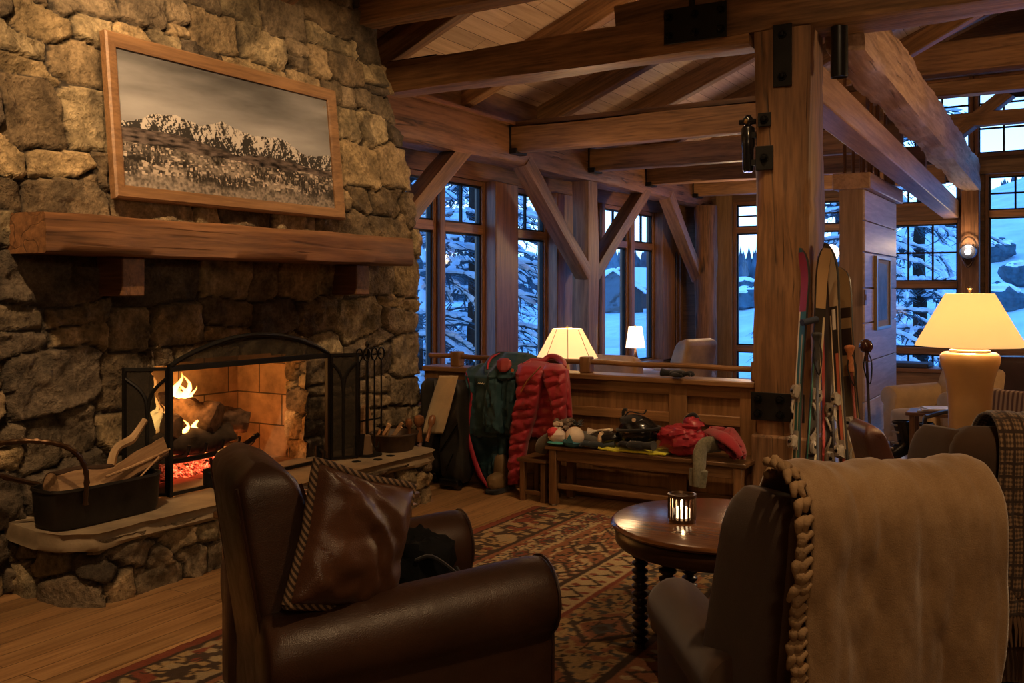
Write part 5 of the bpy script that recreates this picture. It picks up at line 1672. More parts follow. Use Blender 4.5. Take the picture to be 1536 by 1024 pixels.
for k in range(26): blob(bm, (c.x + rs.uniform(-.08, .05), c.y + rs.uniform(-.06, .02), BZ + rs.uniform(.11, .17)), (.028, .022, .022), 8, 6, .3, 3, k)
obj('fur', bm, plain((.16, .12, .09), .95, var=.7, vscale=30), r, world=True)
bm = B()
for k in range(9): blob(bm, (c.x - .02 + rs.uniform(-.03, .03), c.y - .075, BZ + rs.uniform(.09, .15)), (.02, .016, .018), 8, 6, .3, 3, k)
obj('fur_tuft', bm, plain((.62, .5, .40), .95), r, world=True)
bm = B()
for k in range(30):
    q = Vector((rs.uniform(-1, 1), rs.uniform(-1, 1), rs.uniform(0, 1))).normalized() * rs.uniform(.04, .075); o_ = Vector((c.x + .09, c.y + .02, BZ + .13)); tube(bm, [o_, o_ + q], [.006, .002], 4)
obj('tassel', bm, plain((.10, .11, .11), .9), r, world=True)
r = thing('ball_beanie', 'round cream and teal beanie on the bench, left of the gloves', 'hat', P_(861, 652, 6.22))
c = P_(862, 650, 6.20)
bm = B(); blob(bm, (c.x, c.y, BZ + .078), (.073, .07, .075), 24, 16, .03, 4, 1); obj('knit_ball', bm, plain((.60, .50, .40), .9, 0, .2, .5, 120, .25), r, world=True)
bm = B(); blob(bm, (c.x - .012, c.y - .002, BZ + .04), (.075, .074, .04), 22, 10, .06, 4, 3); obj('cuff', bm, plain((.03, .13, .17), .85), r, world=True)
bm = B(); prism(bm, [(-.035, 0), (.025, 0), (-.005, .06)], -.01, .0, Matrix(((1, 0, 0, c.x), (0, 0, 1, c.y - .069), (0, 1, 0, BZ + .045), (0, 0, 0, 1)))); obj('motif', bm, plain((.03, .13, .17), .85), r, world=True)
r = thing('knit_scarf', 'grey knitted scarf bunched behind the cream and teal beanie', 'scarf', P_(880, 650, 6.36))
c = P_(884, 650, 6.37); bm = B(); tube(bm, smooth_path([(c.x - .1, c.y, BZ + .05), (c.x - .02, c.y - .03, BZ + .06), (c.x + .07, c.y - .05, BZ + .045), (c.x + .10, c.y + .02, BZ + .05)], 6), [.045, .055, .045, .03], 12, flat=.8); obj('knit', bm, fabric((.09, .085, .075), .95, 180, .4), r, world=True, smooth=80)
def glove(label, c, rz, mat, cuffm, k=1.0, group=None):
    g = thing('ski_glove', label, 'glove', c, rz, group)
    bm = B(); blob(bm, (0, 0, .032 * k), (.055 * k, .075 * k, .03 * k), 18, 10, .08, 4, 2, sq=.85); obj('palm', bm, mat, g)
    for i in range(4):
        x = (-.04 + .027 * i) * k
        bm = B(); tube(bm, smooth_path([(x, .05 * k, .034 * k), (x * 1.15, .10 * k, .04 * k), (x * 1.25, (.135 - .012 * abs(i - 1.4)) * k, .02 * k)], 4), [.015 * k, .0155 * k, .010 * k], 10); obj('finger', bm, mat, g)
    bm = B(); tube(bm, smooth_path([(.04 * k, -.03 * k, .03 * k), (.075 * k, .02 * k, .03 * k), (.082 * k, .06 * k, .02 * k)], 4), [.018 * k, .017 * k, .011 * k], 10); obj('thumb', bm, mat, g)
    bm = B(); tube(bm, [(0, -.06 * k, .035 * k), (0, -.10 * k, .036 * k), (0, -.14 * k, .04 * k)], [.034 * k, .036 * k, .046 * k], 16, flat=.75, up=(0, 0, 1)); obj('cuff', bm, cuffm, g)
    return g
c = P_(893, 662, 6.21); glove('dark blue grey glove at the bench edge under the goggles', (c.x, 6.23, BZ + .002), 1.9, fabric((.022, .03, .038)), plain((.03, .04, .05), .7), .95)
bm = B(); tube(bm, [P_(876 + 3.2 * k, 655 - 2.0 * (k % 2), 6.16) for k in range(8)], .004, 5)
g2 = glove('black leather glove with pale trim lying behind the goggles', (P_(912, 636, 6.40).x, 6.40, BZ + .05), -1.2, BLACK_GLOSS, plain((.5, .42, .33), .6), 1.1)
bm.free()
r = thing('ski_goggles', 'black ski goggles with a tan round lens end, left of the black helmet', 'goggles', P_(910, 645, 6.3))
c = P_(908, 646, 6.26)
bm = B(); tube(bm, smooth_path([(c.x - .02, c.y, BZ + .07), (c.x + .06, c.y + .03, BZ + .085), (c.x + .12, c.y + .08, BZ + .09)], 5), [.058, .055, .05], 18, flat=.75); obj('goggle_frame', bm, BLACK_GLOSS, r, world=True, smooth=60)
bm = B(); blob(bm, (c.x - .025, c.y - .01, BZ + .07), (.026, .045, .058), 18, 12); obj('lens', bm, plain((.50, .36, .22), .35, var=.4, vscale=40), r, world=True)
bm = B(); tube(bm, smooth_path([(c.x + .04, c.y + .02, BZ + .14), (c.x - .08, c.y + .05, BZ + .12), (c.x - .16, c.y + .06, BZ + .08)], 5), .02, 10, flat=.5); obj('strap', bm, plain((.55, .48, .38), .6, var=.6, vscale=30), r, world=True)
# helmet
r = thing('ski_helmet', 'glossy black ski helmet lying upside down on the bench', 'helmet', P_(960, 640, 6.33))
c = P_(958, 640, 6.31)
bm = B(); blob(bm, (c.x, c.y, BZ + .135), (.155, .125, .115), 28, 16, .02, 2, 1); obj('shell', bm, BLACK_GLOSS, r, world=True)
bm = B(); tube(bm, [(c.x + .158 * math.cos(t), c.y + .128 * math.sin(t), BZ + .16 + .014 * math.cos(t)) for t in [2 * PI * k / 28 for k in range(29)]], .012, 8); obj('rim', bm, BLACK_CLOTH, r, world=True)
bm = B(); blob(bm, (c.x - .03, c.y + .0, BZ + .215), (.115, .09, .045), 18, 10, .12, 3, 3); obj('liner', bm, BLACK_CLOTH, r, world=True)
bm = B(); tube(bm, smooth_path([(c.x - .1, c.y - .04, BZ + .23), (c.x - .06, c.y - .03, BZ + .28), (c.x + .04, c.y - .02, BZ + .27), (c.x + .06, c.y + .0, BZ + .30)], 5), .009, 6, flat=.6); tube(bm, smooth_path([(c.x - .12, c.y, BZ + .2), (c.x - .12, c.y, BZ + .28), (c.x - .09, c.y, BZ + .29)], 5), .012, 6); obj('chin_strap', bm, BLACK_CLOTH, r, world=True)
bm = B(); lathe(bm, [(.001, -.006), (.014, -.006), (.014, .006), (.001, .006)], 12, (0, 0, 0), Matrix.Translation((c.x + .01, c.y - .108, BZ + .235)) @ Matrix.Rotation(PI / 2, 4, 'X')); obj('buckle', bm, plain((.6, .45, .3), .4), r, world=True)
bm = B(); tube(bm, [(c.x - .03 + .012 * k, c.y - .128 - .004 * (k % 2), BZ + .065 + .012 * (k % 3)) for k in range(8)], .004, 5); obj('script_mark', bm, plain((.7, .6, .45), .5), r, world=True)
# lime cloth
G = []
for i in range(12):
    row = []
    for k in range(40):
        x = P_(902, 660, 6.23).x + (P_(1002, 660, 6.23).x - P_(902, 660, 6.23).x) * k / 39
        row.append((x, 6.175 + .2 * i / 11, BZ + .012 + .008 * float(fbm(np.array(x * 14), np.array(i * .6), octv=3, seed=2))))
    G.append(row)
tag(finish(grid_mesh('lime_cloth', np.array(G)), 'lime_cloth', fabric((.50, .48, .03), .8, 300, .15), smooth=180, solid=.014), 'lime yellow folded cloth lying under the helmet', 'cloth')
c = P_(954, 664, 6.19); glove('black glove lying on the lime cloth in front of the helmet', (c.x, 6.195, BZ + .028), 1.45, BLACK_CLOTH, BLACK_CLOTH, 1.0)
# red bag
r = thing('red_bag', 'red nylon hip bag with a black strap on the bench', 'bag', P_(1027, 650, 6.30))
c = P_(1026, 652, 6.29)
NYL = plain((.27, .018, .03), .4, 0, .45, .3, 30, .15)
bm = B(); blob(bm, (c.x, c.y, BZ + .115), (.165, .11, .105), 44, 28, .26, 3.4, 3, sq=.9); obj('bag_body', bm, NYL, r, world=True)
bm = B(); blob(bm, (c.x + .06, c.y + .01, BZ + .215), (.075, .06, .05), 16, 10, .25, 3, 8); obj('flap', bm, NYL, r, world=True)
bm = B(); tube(bm, smooth_path([(c.x - .02, c.y + .04, BZ + .18), (c.x + .0, c.y + .05, BZ + .26), (c.x + .06, c.y + .05, BZ + .285), (c.x + .10, c.y + .05, BZ + .22)], 6), .022, 10, flat=.6); obj('strap', bm, BLACK_CLOTH, r, world=True)
bm = B(); tube(bm, smooth_path([(c.x - .155, c.y - .03, BZ + .14), (c.x - .06, c.y - .108, BZ + .15), (c.x + .05, c.y - .108, BZ + .17)], 6), .005, 6); obj('zipper', bm, plain((.2, .01, .02), .4), r, world=True)
r = thing('red_scarf', 'dark red scarf spilling over the right end of the bench', 'scarf', P_(1090, 655, 6.3))
bm = B()
flat_tube(bm, [(640, 1066, 1100, .03, .10), (648, 1062, 1106, .06, .06), (658, 1064, 1112, .075, .02), (668, 1074, 1117, .07, -.01), (678, 1088, 1119, .06, -.04), (688, 1100, 1118, .02, -.05)], 6.28, n=64, m=64, fold=.075, ff=12, seed=31, vert=5)
obj('cloth', bm, fabric((.22, .016, .024), .9, 300, .25), r, world=True, smooth=80)
bm = B(); tube(bm, smooth_path([P_(1052, 652, 6.34), P_(1066, 648, 6.32), P_(1084, 655, 6.2), P_(1100, 668, 6.16), P_(1112, 684, 6.15)], 6), [.03, .045, .05, .04, .02], 14, flat=.6); obj('fold', bm, fabric((.22, .016, .024), .9, 300, .25), r, world=True, smooth=80)
r = thing('knitted_sweater_sleeve', 'grey green ribbed knit sleeve hanging over the bench front', 'knitwear', P_(1060, 690, 6.13))
bm = B(); tube(bm, smooth_path([P_(1082, 668, 6.30), P_(1070, 667, 6.22), P_(1056, 668, 6.16), P_(1050, 680, 6.125), P_(1049, 700, 6.12), P_(1047, 727, 6.125)], 6), [.05, .06, .065, .075, .07, .055], 20, flat=.45, up=(0, 1, 0)); sl = obj('knit', bm, fabric((.13, .115, .075), .95, 90, .45), r, world=True, smooth=80)
bm = B(); tube(bm, [P_(1048, 704, 6.12), P_(1046, 729, 6.125)], [.066, .058], 20, flat=.5, up=(0, 1, 0)); obj('ribbed_cuff', bm, fabric((.11, .10, .065), .95, 60, .5), sl, world=True, smooth=80)
# dark glove on the half wall cap
c = P_(1020, 552, HY + .02)
glove('black glove lying on the half wall cap right of the armchairs', (c.x, HY - .02, HZT + .002), -1.5, BLACK_CLOTH, BLACK_CLOTH, .9)
# ---------------- rug ----------------
def rug_colors(nu, nv, x0, x1, y0, y1):
    x, y = np.meshgrid(np.linspace(x0, x1, nu), np.linspace(y0, y1, nv))
    RED = np.array([.17, .050, .030]); CREAM = np.array([.36, .27, .155]); DARK = np.array([.05, .033, .024]); GOLD = np.array([.30, .20, .095]); BLUE = np.array([.065, .06, .055]); RUST = np.array([.22, .095, .05])
    u = x - x0                              # from the long edge inwards
    out = np.zeros(x.shape + (3,)); out[:] = RED
    rng = np.random.RandomState(5)
    def paint(m, c): out[m] = c
    def motif(uu, vv, w, h, ground, a, b, seed):
        """One row of a repeated, mirrored motif: hooked medallions with scrolling lines."""
        k = np.floor(vv / h); p = (vv / h - k) * 2 - 1; q = uu / w * 2 - 1
        f = np.where(np.mod(k, 2) > 0, 1, -1)
        d = np.abs(p) + np.abs(q) * .9
        w1 = vnoise(np.abs(p) * 5.2 + k * 7, q * 5.6 * f, seed=seed); w2 = vnoise(np.abs(p) * 8.5 + 9 + k * 3, q * 8 * f, seed=seed + 1)
        c = np.zeros(x.shape + (3,)); c[:] = ground
        c[np.abs(w1) < .10] = DARK
        c[w1 > .38] = a
        c[w2 > .46] = b
        ring = np.abs(d - .62) < .07
        c[ring] = DARK
        c[(d < .5)] = a
        c[(d < .5) & (np.abs(w2) < .16)] = DARK
        c[(d < .26)] = b
        c[(d < .12)] = DARK
        return c
    bands = [(0, .07, 'plain', RED), (.07, .085, 'plain', DARK), (.085, .40, 'floral', None), (.40, .43, 'plain', DARK), (.43, .46, 'plain', RUST), (.46, .66, 'm', (CREAM, RED, BLUE, .34)), (.66, .69, 'plain', RUST),
             (.69, 1.05, 'm', (RUST, CREAM, DARK, .5)), (1.05, 1.08, 'plain', DARK), (1.08, 1.28, 'dots', (CREAM, RED)), (1.28, 1.31, 'plain', RED), (1.31, 1.78, 'm', (GOLD, RUST, BLUE, .62)), (1.78, 1.82, 'plain', DARK), (1.82, 2.06, 'dots', (RUST, CREAM)),
             (2.06, 2.10, 'plain', CREAM), (2.10, 2.62, 'm', (RED, CREAM, DARK, .55)), (2.62, 2.66, 'plain', DARK), (2.66, 2.9, 'dots', (CREAM, RUST)), (2.9, 9, 'm', (GOLD, RED, BLUE, .6))]
    for i, (a, b, kind, arg) in enumerate(bands):
        m = (u >= a) & (u < b)
        if not m.any(): continue
        if kind == 'plain': paint(m, arg)
        elif kind == 'floral':
            n1 = vnoise(x * 20, y * 20, seed=3); n2 = vnoise(x * 32 + 5, y * 32, seed=8); n3 = vnoise(x * 15, y * 14, seed=18)
            c = np.zeros(out.shape); c[:] = DARK * 1.1
            c[n1 > .02] = CREAM * .8; c[n2 > .3] = GOLD; c[n3 > .5] = RED
            c[np.abs(n1 - .05) < .09] = DARK
            out[m] = c[m]
        elif kind == 'm':
            c = motif(u - a, y, min(b - a, .52), arg[3], arg[0], arg[1], arg[2], 20 + i); out[m] = c[m]
        else:
            c = np.zeros(out.shape); c[:] = arg[0]
            p = np.mod(y, .11) / .11 * 2 - 1; q = (u - (a + b) / 2) / ((b - a) / 2)
            zz = np.abs(np.mod(y, .22) / .22 * 2 - 1) * 1.4 - .7
            c[np.abs(q - zz) < .16] = DARK
            c[(p ** 2 + (np.abs(q) - .55) ** 2 * 1.6) < .12] = arg[1]
            out[m] = c[m]
    wear = 1 + .16 * fbm(x * 3, y * 3, octv=4, seed=70)[..., None] + .22 * (rng.rand(nv, nu, 1) - .5)
    return np.clip(out * wear, .008, .6)

rx0, rx1, ry0, ry1 = -3.47, .55, .6, 6.10
nu, nv = int((rx1 - rx0) / .0105), int((ry1 - ry0) / .0105)
X_, Y_ = np.meshgrid(np.linspace(rx0, rx1, nu), np.linspace(ry0, ry1, nv))
Z_ = .009 + .0025 * fbm(X_ * 30, Y_ * 30, octv=2, seed=3) + .002 * fbm(X_ * 2, Y_ * 2, octv=2, seed=5)
Z_[0, :] = Z_[-1, :] = Z_[:, 0] = Z_[:, -1] = .0005
tag(finish(grid_mesh('rug', np.stack([X_, Y_, Z_], -1), colors=rug_colors(nu, nv, rx0, rx1, ry0, ry1)), 'rug', vcol('rug_wool', .95, 1, 260, .4, .1, .35), smooth=180),
    'red and cream oriental rug with rows of motifs under the chairs', 'rug')


# ---------------- armchairs ----------------
def sq_ring(cx, cy, hx, hy, z, e=.35, n=40, shear=0):
    return [(cx + hx * math.copysign(abs(math.cos(t)) ** e, math.cos(t)), cy + hy * math.copysign(abs(math.sin(t)) ** e, math.sin(t)) + shear * 0, z) for t in [2 * PI * k / n for k in range(n)]]


def cushion(bm, c, half, e=.4, puff=.25, n=36, m=10, tilt=0, amp=.0, seed=0):
    """A boxed cushion: rounded rectangle rings with a crowned top."""
    rings = []
    M = Matrix.Rotation(tilt, 3, 'X')
    for j in range(m + 1):
        v = -1 + 2 * j / m
        k = (1 - abs(v) ** 5) ** .4 if abs(v) < 1 else .0
        k = max(k, .35 if abs(v) == 1 else 0)
        r = []
        for t in [2 * PI * i / n for i in range(n)]:
            x = math.copysign(abs(math.cos(t)) ** e, math.cos(t)); y = math.copysign(abs(math.sin(t)) ** e, math.sin(t))
            kk = .9 + .1 * k
            p = Vector((x * half[0] * kk, y * half[1] * kk, v * half[2]))
            if amp: p += Vector((0, 0, 1)) * amp * float(fbm(p.x * 7 + seed, p.y * 7, p.z, 3, seed))
            r.append(M @ p + Vector(c))
        rings.append(r)
    # crowned caps
    for sgn, at in ((1, len(rings)), (-1, 0)):
        base = rings[-1] if sgn == 1 else rings[0]
        cc = sum(base, Vector()) / len(base)
        ex = []
        for f in (.8, .5, .2):
            ex.append([cc.lerp(p, f) + M @ Vector((0, 0, sgn * half[2] * puff * (1 - f * f) + (amp * float(fbm(p.x * 5 + seed, p.y * 5, 0., 3, seed)) if amp else 0))) for p in base])
        rings = rings + ex if sgn == 1 else ex[::-1] + rings
    loft(bm, rings)


def armchair(name, label, loc, rotz, mat, W=.98, back_top=1.1, back_w=(.35, .40), back_th=(.10, .17), lean=.13, arm_z=.60, arm_r=.115, arm_len=(-.44, .46), seat_z=.42, wing=0, pipe=None, leg_mat=None, arm_drop=0, yr=-.44, cat='armchair', group=None):
    """x: across, +y: front. Body box, seat cushion, lofted back, rolled arms, piping, feet."""
    r = thing(name, label, cat, loc, rotz, group)
    ax = W / 2 - arm_r
    bm = B(); box(bm, (-ax - .02, -.40, .10), (ax + .02, .40, .30)); obj('seat_frame', bm, mat, r, bevel=.03, seg=3)
    bm = B(); cushion(bm, (0, .10, .36), (ax - arm_r * .72, .43, .085), .28, .3, amp=.008, seed=3); obj('seat_cushion', bm, mat, r, smooth=80)
    # back: rings from low to the top, rounded over
    bm = B(); rings = []
    zb = .12
    n = 30
    for i in range(n + 1):
        t = i / n
        z = zb + (back_top - zb) * t
        hx = back_w[1] + (back_w[0] - back_w[1]) * t
        hy = back_th[1] + (back_th[0] - back_th[1]) * t
        rear = yr - lean * max(0, t - .25) / .75
        k = 1.0
        if t > .90:
            s = (t - .90) / .10
            k = math.sqrt(max(0.03, 1 - s * s * .97))
        cyy = rear + hy
        rings.append([(p[0], p[1], z) for p in sq_ring(0, cyy, hx - (1 - k) * hy * .9, hy * (k * .85 + .15 * k), z, .30, 48)])
    loft(bm, rings); back = obj('backrest', bm, mat, r, smooth=80)
    if pipe:
        for s in (-1, 1):
            for fr_ in (-1, 1):
                pts = []
                for i in range(2, n - 1):
                    t = i / n; z = zb + (back_top - zb) * t
                    hx = back_w[1] + (back_w[0] - back_w[1]) * t; hy = back_th[1] + (back_th[0] - back_th[1]) * t
                    rear = yr - lean * max(0, t - .25) / .75
                    pts.append((s * (hx * .985), rear + hy + fr_ * hy * .90, z))
                bm = B(); tube(bm, pts, .006, 6); obj('piping', bm, pipe, back)
    if wing:
        for s in (-1, 1):
            bm = B(); rings = []
            for i in range(19):
                t = i / 18
                z = .40 + (back_top - .015 - .40) * t
                tt = (z - zb) / (back_top - zb)
                rear = yr - lean * max(0, tt - .25) / .75
                k = 1.0 if t < .80 else math.sqrt(max(.03, 1 - ((t - .80) / .20) ** 2))
                hx = back_w[1] + (back_w[0] - back_w[1]) * tt
                p0, p1 = Vector((s * (hx - .05), rear + .05, 0)), Vector((s * (hx + .085 - .03 * t), rear + wing * (1.12 - .22 * t), 0))
                c_, d_ = (p0 + p1) / 2, (p1 - p0)
                ln_ = d_.length / 2; d_.normalize(); nn = Vector((-d_.y, d_.x, 0))
                rings.append([tuple(c_ + d_ * q[1] * (.6 + .4 * k) + nn * q[0] * (.35 + .65 * k) + Vector((0, 0, z))) for q in sq_ring(0, 0, .052, ln_, 0, .45, 30)])
            loft(bm, rings); obj('wing', bm, mat, r, smooth=80)
    # arms
    for s in (-1, 1):
        bm = B(); rings = []
        prof = []
        zt_ = arm_z - arm_r
        for k in range(15):      # over the roll, from the inside to the outside
            a = PI * 1.12 - (PI * 1.42) * k / 14
            prof.append((arm_r * math.cos(a), zt_ + arm_r * math.sin(a)))
        prof += [(arm_r * .62, zt_ - arm_r * 1.05), (arm_r * .58, .20), (arm_r * .56, .10), (-arm_r * .55, .10), (-arm_r * .6, .3), (-arm_r * .72, zt_ - arm_r * 1.0)]
        ys = [arm_len[0], arm_len[0] + .012, arm_len[0] + .04] + list(np.linspace(arm_len[0] + .1, arm_len[1] - .1, 7)) + [arm_len[1] - .045, arm_len[1] - .016, arm_len[1]]
        for y in ys:
            ins = 1.0
            if y > arm_len[1] - .05: ins = {0: .86}.get(round(arm_len[1] - y, 3), .955 if arm_len[1] - y < .02 else .99)
            if y < arm_len[0] + .03: ins = .9 if y == arm_len[0] else .97
            t = (y - arm_len[0]) / (arm_len[1] - arm_len[0])
            dz = -arm_drop * (1 - t)
            cz = zt_
            rings.append([(s * (ax + px_ * ins), y, (cz + (pz - cz) * ins + (dz * max(0, (pz - .1) / (arm_z - .1))))) for px_, pz in prof])
        loft(bm, rings); arm = obj('armrest', bm, mat, r, smooth=60)
        if pipe:
            y = arm_len[1] - .016
            bm = B(); tube(bm, [(s * (ax + px_ * .97), y + .006, zt_ + (pz - zt_) * .97) for px_, pz in prof[:17]], .005, 6); obj('piping', bm, pipe, arm)
    for x in (-ax + .02, ax - .02):
        for y in (-.36, .36):
            bm = B(); lathe(bm, [(.001, 0), (.022, 0), (.03, .06), (.032, .11), (.001, .11)], 14, (x, y, 0)); obj('leg', bm, leg_mat or W_BENCH_Z, r)
    return r

PIPE = leather((.035, .014, .008), .4)
AX, AY = -2.09, 2.655
ca = armchair('leather_armchair', 'big brown leather club armchair in front of the fireplace, with a leather pillow on it', (AX, AY, .01), math.radians(-34), L_BROWN, W=1.0, back_top=1.055, back_w=(.29, .38), back_th=(.10, .19), lean=.10, arm_z=.70, arm_r=.135, arm_len=(-.52, .42), pipe=PIPE, yr=-.50, arm_drop=.08)
# leather pillow with a striped border
STRIPE, nt, bs = new_mat('striped_cloth')
v = coords(nt)
wv = nt.nodes.new('ShaderNodeTexWave'); wv.inputs['Scale'].default_value = 26; wv.bands_direction = 'DIAGONAL'
nt.links.new(v, wv.inputs['Vector'])
rr = ramp(nt, wv.outputs['Color'], [(.3, (.03, .018, .012)), (.5, (.10, .055, .03)), (.7, (.22, .14, .08))])
nt.links.new(rr.outputs[0], bs.inputs['Base Color']); bs.inputs['Roughness'].default_value = .9
def pillow(name, label, M, w, mat, border=None, th=.10):
    r = thing(name, label, 'pillow', M.translation)
    for sgn in (1, -1):
        n = 28
        a = np.linspace(-1, 1, n)
        U, V = np.meshgrid(a, a)
        rad = np.clip(1 - np.maximum(np.abs(U), np.abs(V)) ** 2.4, 0, 1) ** .55 * (1 - .25 * (U * V) ** 2)
        pinch = 1 - .07 * (1 - np.abs(V)) * 1.0 * np.abs(U) ** 3
        pinch2 = 1 - .07 * (1 - np.abs(U)) * np.abs(V) ** 3
        H = rad * th + .012 * fbm(U * 2.2, V * 2.2, octv=3, seed=4) * rad + .010 * np.sin(9 * (U + V) + 3 * fbm(U * 2, V * 2, octv=2, seed=9)) * rad * sstep(.1, .9, np.hypot(U - .9, V - .9))
        P = np.stack([U * w / 2 * pinch, V * w / 2 * pinch2, sgn * H], -1)
        Pw = P @ np.array(M.to_3x3()).T + np.array(M.translation)
        if sgn < 0: Pw = Pw[:, ::-1]
        finish(grid_mesh('cover', Pw), 'front_cover' if sgn > 0 else 'back_cover', mat, r, smooth=180, world=True)
    bm = B()
    e = []
    for (u0, v0, u1, v1) in ((-1, -1, 1, -1), (1, -1, 1, 1), (1, 1, -1, 1), (-1, 1, -1, -1)):
        for k in range(10):
            u, v_ = u0 + (u1 - u0) * k / 10, v0 + (v1 - v0) * k / 10
            e.append(M @ Vector((u * w / 2 * (1 - .07 * (1 - abs(v_)) * abs(u) ** 3), v_ * w / 2 * (1 - .07 * (1 - abs(u)) * abs(v_) ** 3), 0)))
    tube(bm, e + [e[0]], .020, 8, flat=.7); obj('piping', bm, border or PIPE, r, world=True, smooth=80)
    return r
CA = world_of(ca)
def cam_vec(r, z, d): return Vector((C31 * r - S31 * d, S31 * r + C31 * d, z))
u_ = cam_vec(.24, -.13, .28).normalized(); v0_ = cam_vec(-.06, .40, -.02)
v_ = (v0_ - u_ * v0_.dot(u_)).normalized(); n_ = u_.cross(v_)
PM_ = Matrix((u_, v_, n_)).transposed().to_4x4(); PM_.translation = at_d(530, 812, 2.96)
pillow('leather_pillow', 'brown leather pillow with a striped cloth edge leaning on the leather armchair back', PM_, .42, leather((.075, .032, .017), .34), STRIPE, .10)
# black strap bag on the seat
r = thing('black_bag', 'small black cloth bag with a buckle strap, on the leather armchair seat', 'bag', CA @ Vector((-.16, .2, .46)))
bm = B(); blob(bm, CA @ Vector((-.17, .17, .56)), (.10, .12, .115), 26, 16, .22, 3, 5, sq=.8); obj('bag_body', bm, fabric((.006, .007, .008), sheen=0), r, world=True)
bm = B(); tube(bm, smooth_path([CA @ Vector(p) for p in ((-.08, .12, .60), (-.03, .16, .62), (-.02, .24, .56), (-.06, .30, .50), (-.10, .28, .55))], 5), .016, 8, flat=.5); obj('strap', bm, BLACK_CLOTH, r, world=True)
bm = B(); tube(bm, [CA @ Vector((-.03 + .02 * math.cos(t), .27, .50 + .016 * math.sin(t))) for t in [2 * PI * k / 10 for k in range(11)]], .004, 6); obj('buckle', bm, BRASS, r, world=True)

# side table beside the chair, with magazines and a carved board
st_ = thing('side_table', 'small dark side table between the hearth and the leather armchair', 'table', (-3.12, 3.42, 0))
bm = B(); box(bm, (-3.42, 3.02, .55), (-2.86, 3.86, .585)); obj('top', bm, W_BENCH, st_, world=True, bevel=.008)
for x in (-3.39, -2.93):
    for y in (3.05, 3.79):
        bm = B(); box(bm, (x, y, 0), (x + .04, y + .04, .55)); obj('leg', bm, W_BENCH_Z, st_, world=True)
def slab(name, label, px, py, z, w, l, h, rz, mat, cat, extra=None):
    c = on_z(px, py, z)
    r = thing(name, label, cat, (c.x, c.y, z), rz)
    bm = B(); box(bm, (-w / 2, -l / 2, 0), (w / 2, l / 2, h)); obj('body', bm, mat, r, bevel=.003)
    if extra: extra(r, w, l, h)
    return r
PINKW = plain((.45, .25, .16), .6, var=.25, vscale=6)
def carved(r, w, l, h):
    for (cx_, cy_, a, b) in ((-.05, .1, .06, .045), (.05, .0, .05, .06), (-.03, -.12, .06, .05)):
        bm = B(); tube(bm, [(cx_ + a * math.cos(t), cy_ + b * math.sin(t), h + .004) for t in [2 * PI * k / 18 for k in range(19)]], .008, 6); obj('carving', bm, plain((.05, .03, .02), .6), r)
slab('carved_board', 'pale carved wooden board with ring cut outs on the side table', 468, 749, .588, .26, .36, .022, .5, PINKW, 'board', carved)
slab('magazine', 'pale magazine lying on the side table, behind the carved board', 545, 748, .588, .24, .32, .006, .9, plain((.5, .34, .24), .4, var=.5, vscale=12), 'magazine')
slab('magazine', 'dark edged magazine under the pale one, nearest the armchair arm', 575, 752, .588, .22, .30, .005, 1.1, plain((.30, .2, .15), .4, var=.7, vscale=16), 'magazine')

# fabric wing chair with the throw
BX, BY = -.70, 2.92
cb = armchair('fabric_wing_chair', 'brown fabric wing chair seen from behind, under a tan fringed throw', (BX, BY, .01), math.radians(36), F_BROWN, W=.84, back_top=1.085, back_w=(.265, .285), back_th=(.085, .12), lean=.12, arm_z=.62, arm_r=.10, arm_len=(-.30, .40), wing=.34, yr=-.46)
cc_ = armchair('fabric_wing_chair', 'brown fabric wing chair at the right edge, under a checked throw', (-.36, 4.45, .01), math.radians(22), F_BROWN, W=.84, back_top=1.08, back_w=(.275, .285), back_th=(.10, .13), lean=.12, arm_z=.62, arm_r=.10, arm_len=(-.30, .40), wing=.30, yr=-.46)

def throw(name, label, chair, x0, x1, prof, mat, fold=.012, n=70, m=120, fringe=None, seed=0, flare=0.0, th=.012):
    """A blanket following prof [(y, z)] in the chair's frame, from the front over the top and down the rear."""
    MW = world_of(chair)
    pr = [Vector((0, y, z)) for y, z in prof]
    pp = smooth_path(pr, 12)
    L = np.concatenate([[0], np.cumsum([(b - a).length for a, b in zip(pp[:-1], pp[1:])])])
    ts = np.linspace(0, L[-1], m)
    py_, pz_ = np.interp(ts, L, [p.y for p in pp]), np.interp(ts, L, [p.z for p in pp])
    ny, nz = np.gradient(pz_), -np.gradient(py_)
    nl = np.hypot(ny, nz); ny, nz = ny / nl, nz / nl            # points rearwards/outwards down the rear
    s = np.linspace(0, 1, n)
    S, T = np.meshgrid(s, ts)
    drop = sstep(.25, 1, T / L[-1])
    X = x0 + (x1 - x0) * S + flare * (S - .5) * drop + .012 * fbm(T * 3, S * 2, octv=2, seed=seed)
    f = fold * (1.2 * np.abs(np.sin(S * 8 + .8 * np.sin(T * 2) + seed)) ** 2.2 + .9 * fbm(S * 7, T * 1.2, octv=3, seed=seed) + .8) * (.25 + drop)
    f = f + .006 * fbm(S * 16, T * 11, octv=3, seed=seed + 5)
    P = np.stack([X, py_[:, None] - np.abs(0) + ny[:, None] * (-1) * (f + .02) * -1, pz_[:, None] + nz[:, None] * (f + .02)], -1)
    sgn = 1 if (ny[-1] < 0) else -1
    P = np.stack([X, py_[:, None] + sgn * ny[:, None] * (f + .02), pz_[:, None] + sgn * nz[:, None] * (f + .02)], -1)
    P[..., 2] = np.maximum(P[..., 2], .03)
    Pw = P @ np.array(MW.to_3x3()).T + np.array(MW.translation)
    r = thing(name, label, 'throw', Pw[m // 3, n // 2])
    finish(grid_mesh('blanket', Pw), 'blanket', mat, r, smooth=180, world=True, solid=th)
    return r, Pw
TAN, nt, bs = new_mat('tan_wool')
v = coords(nt)
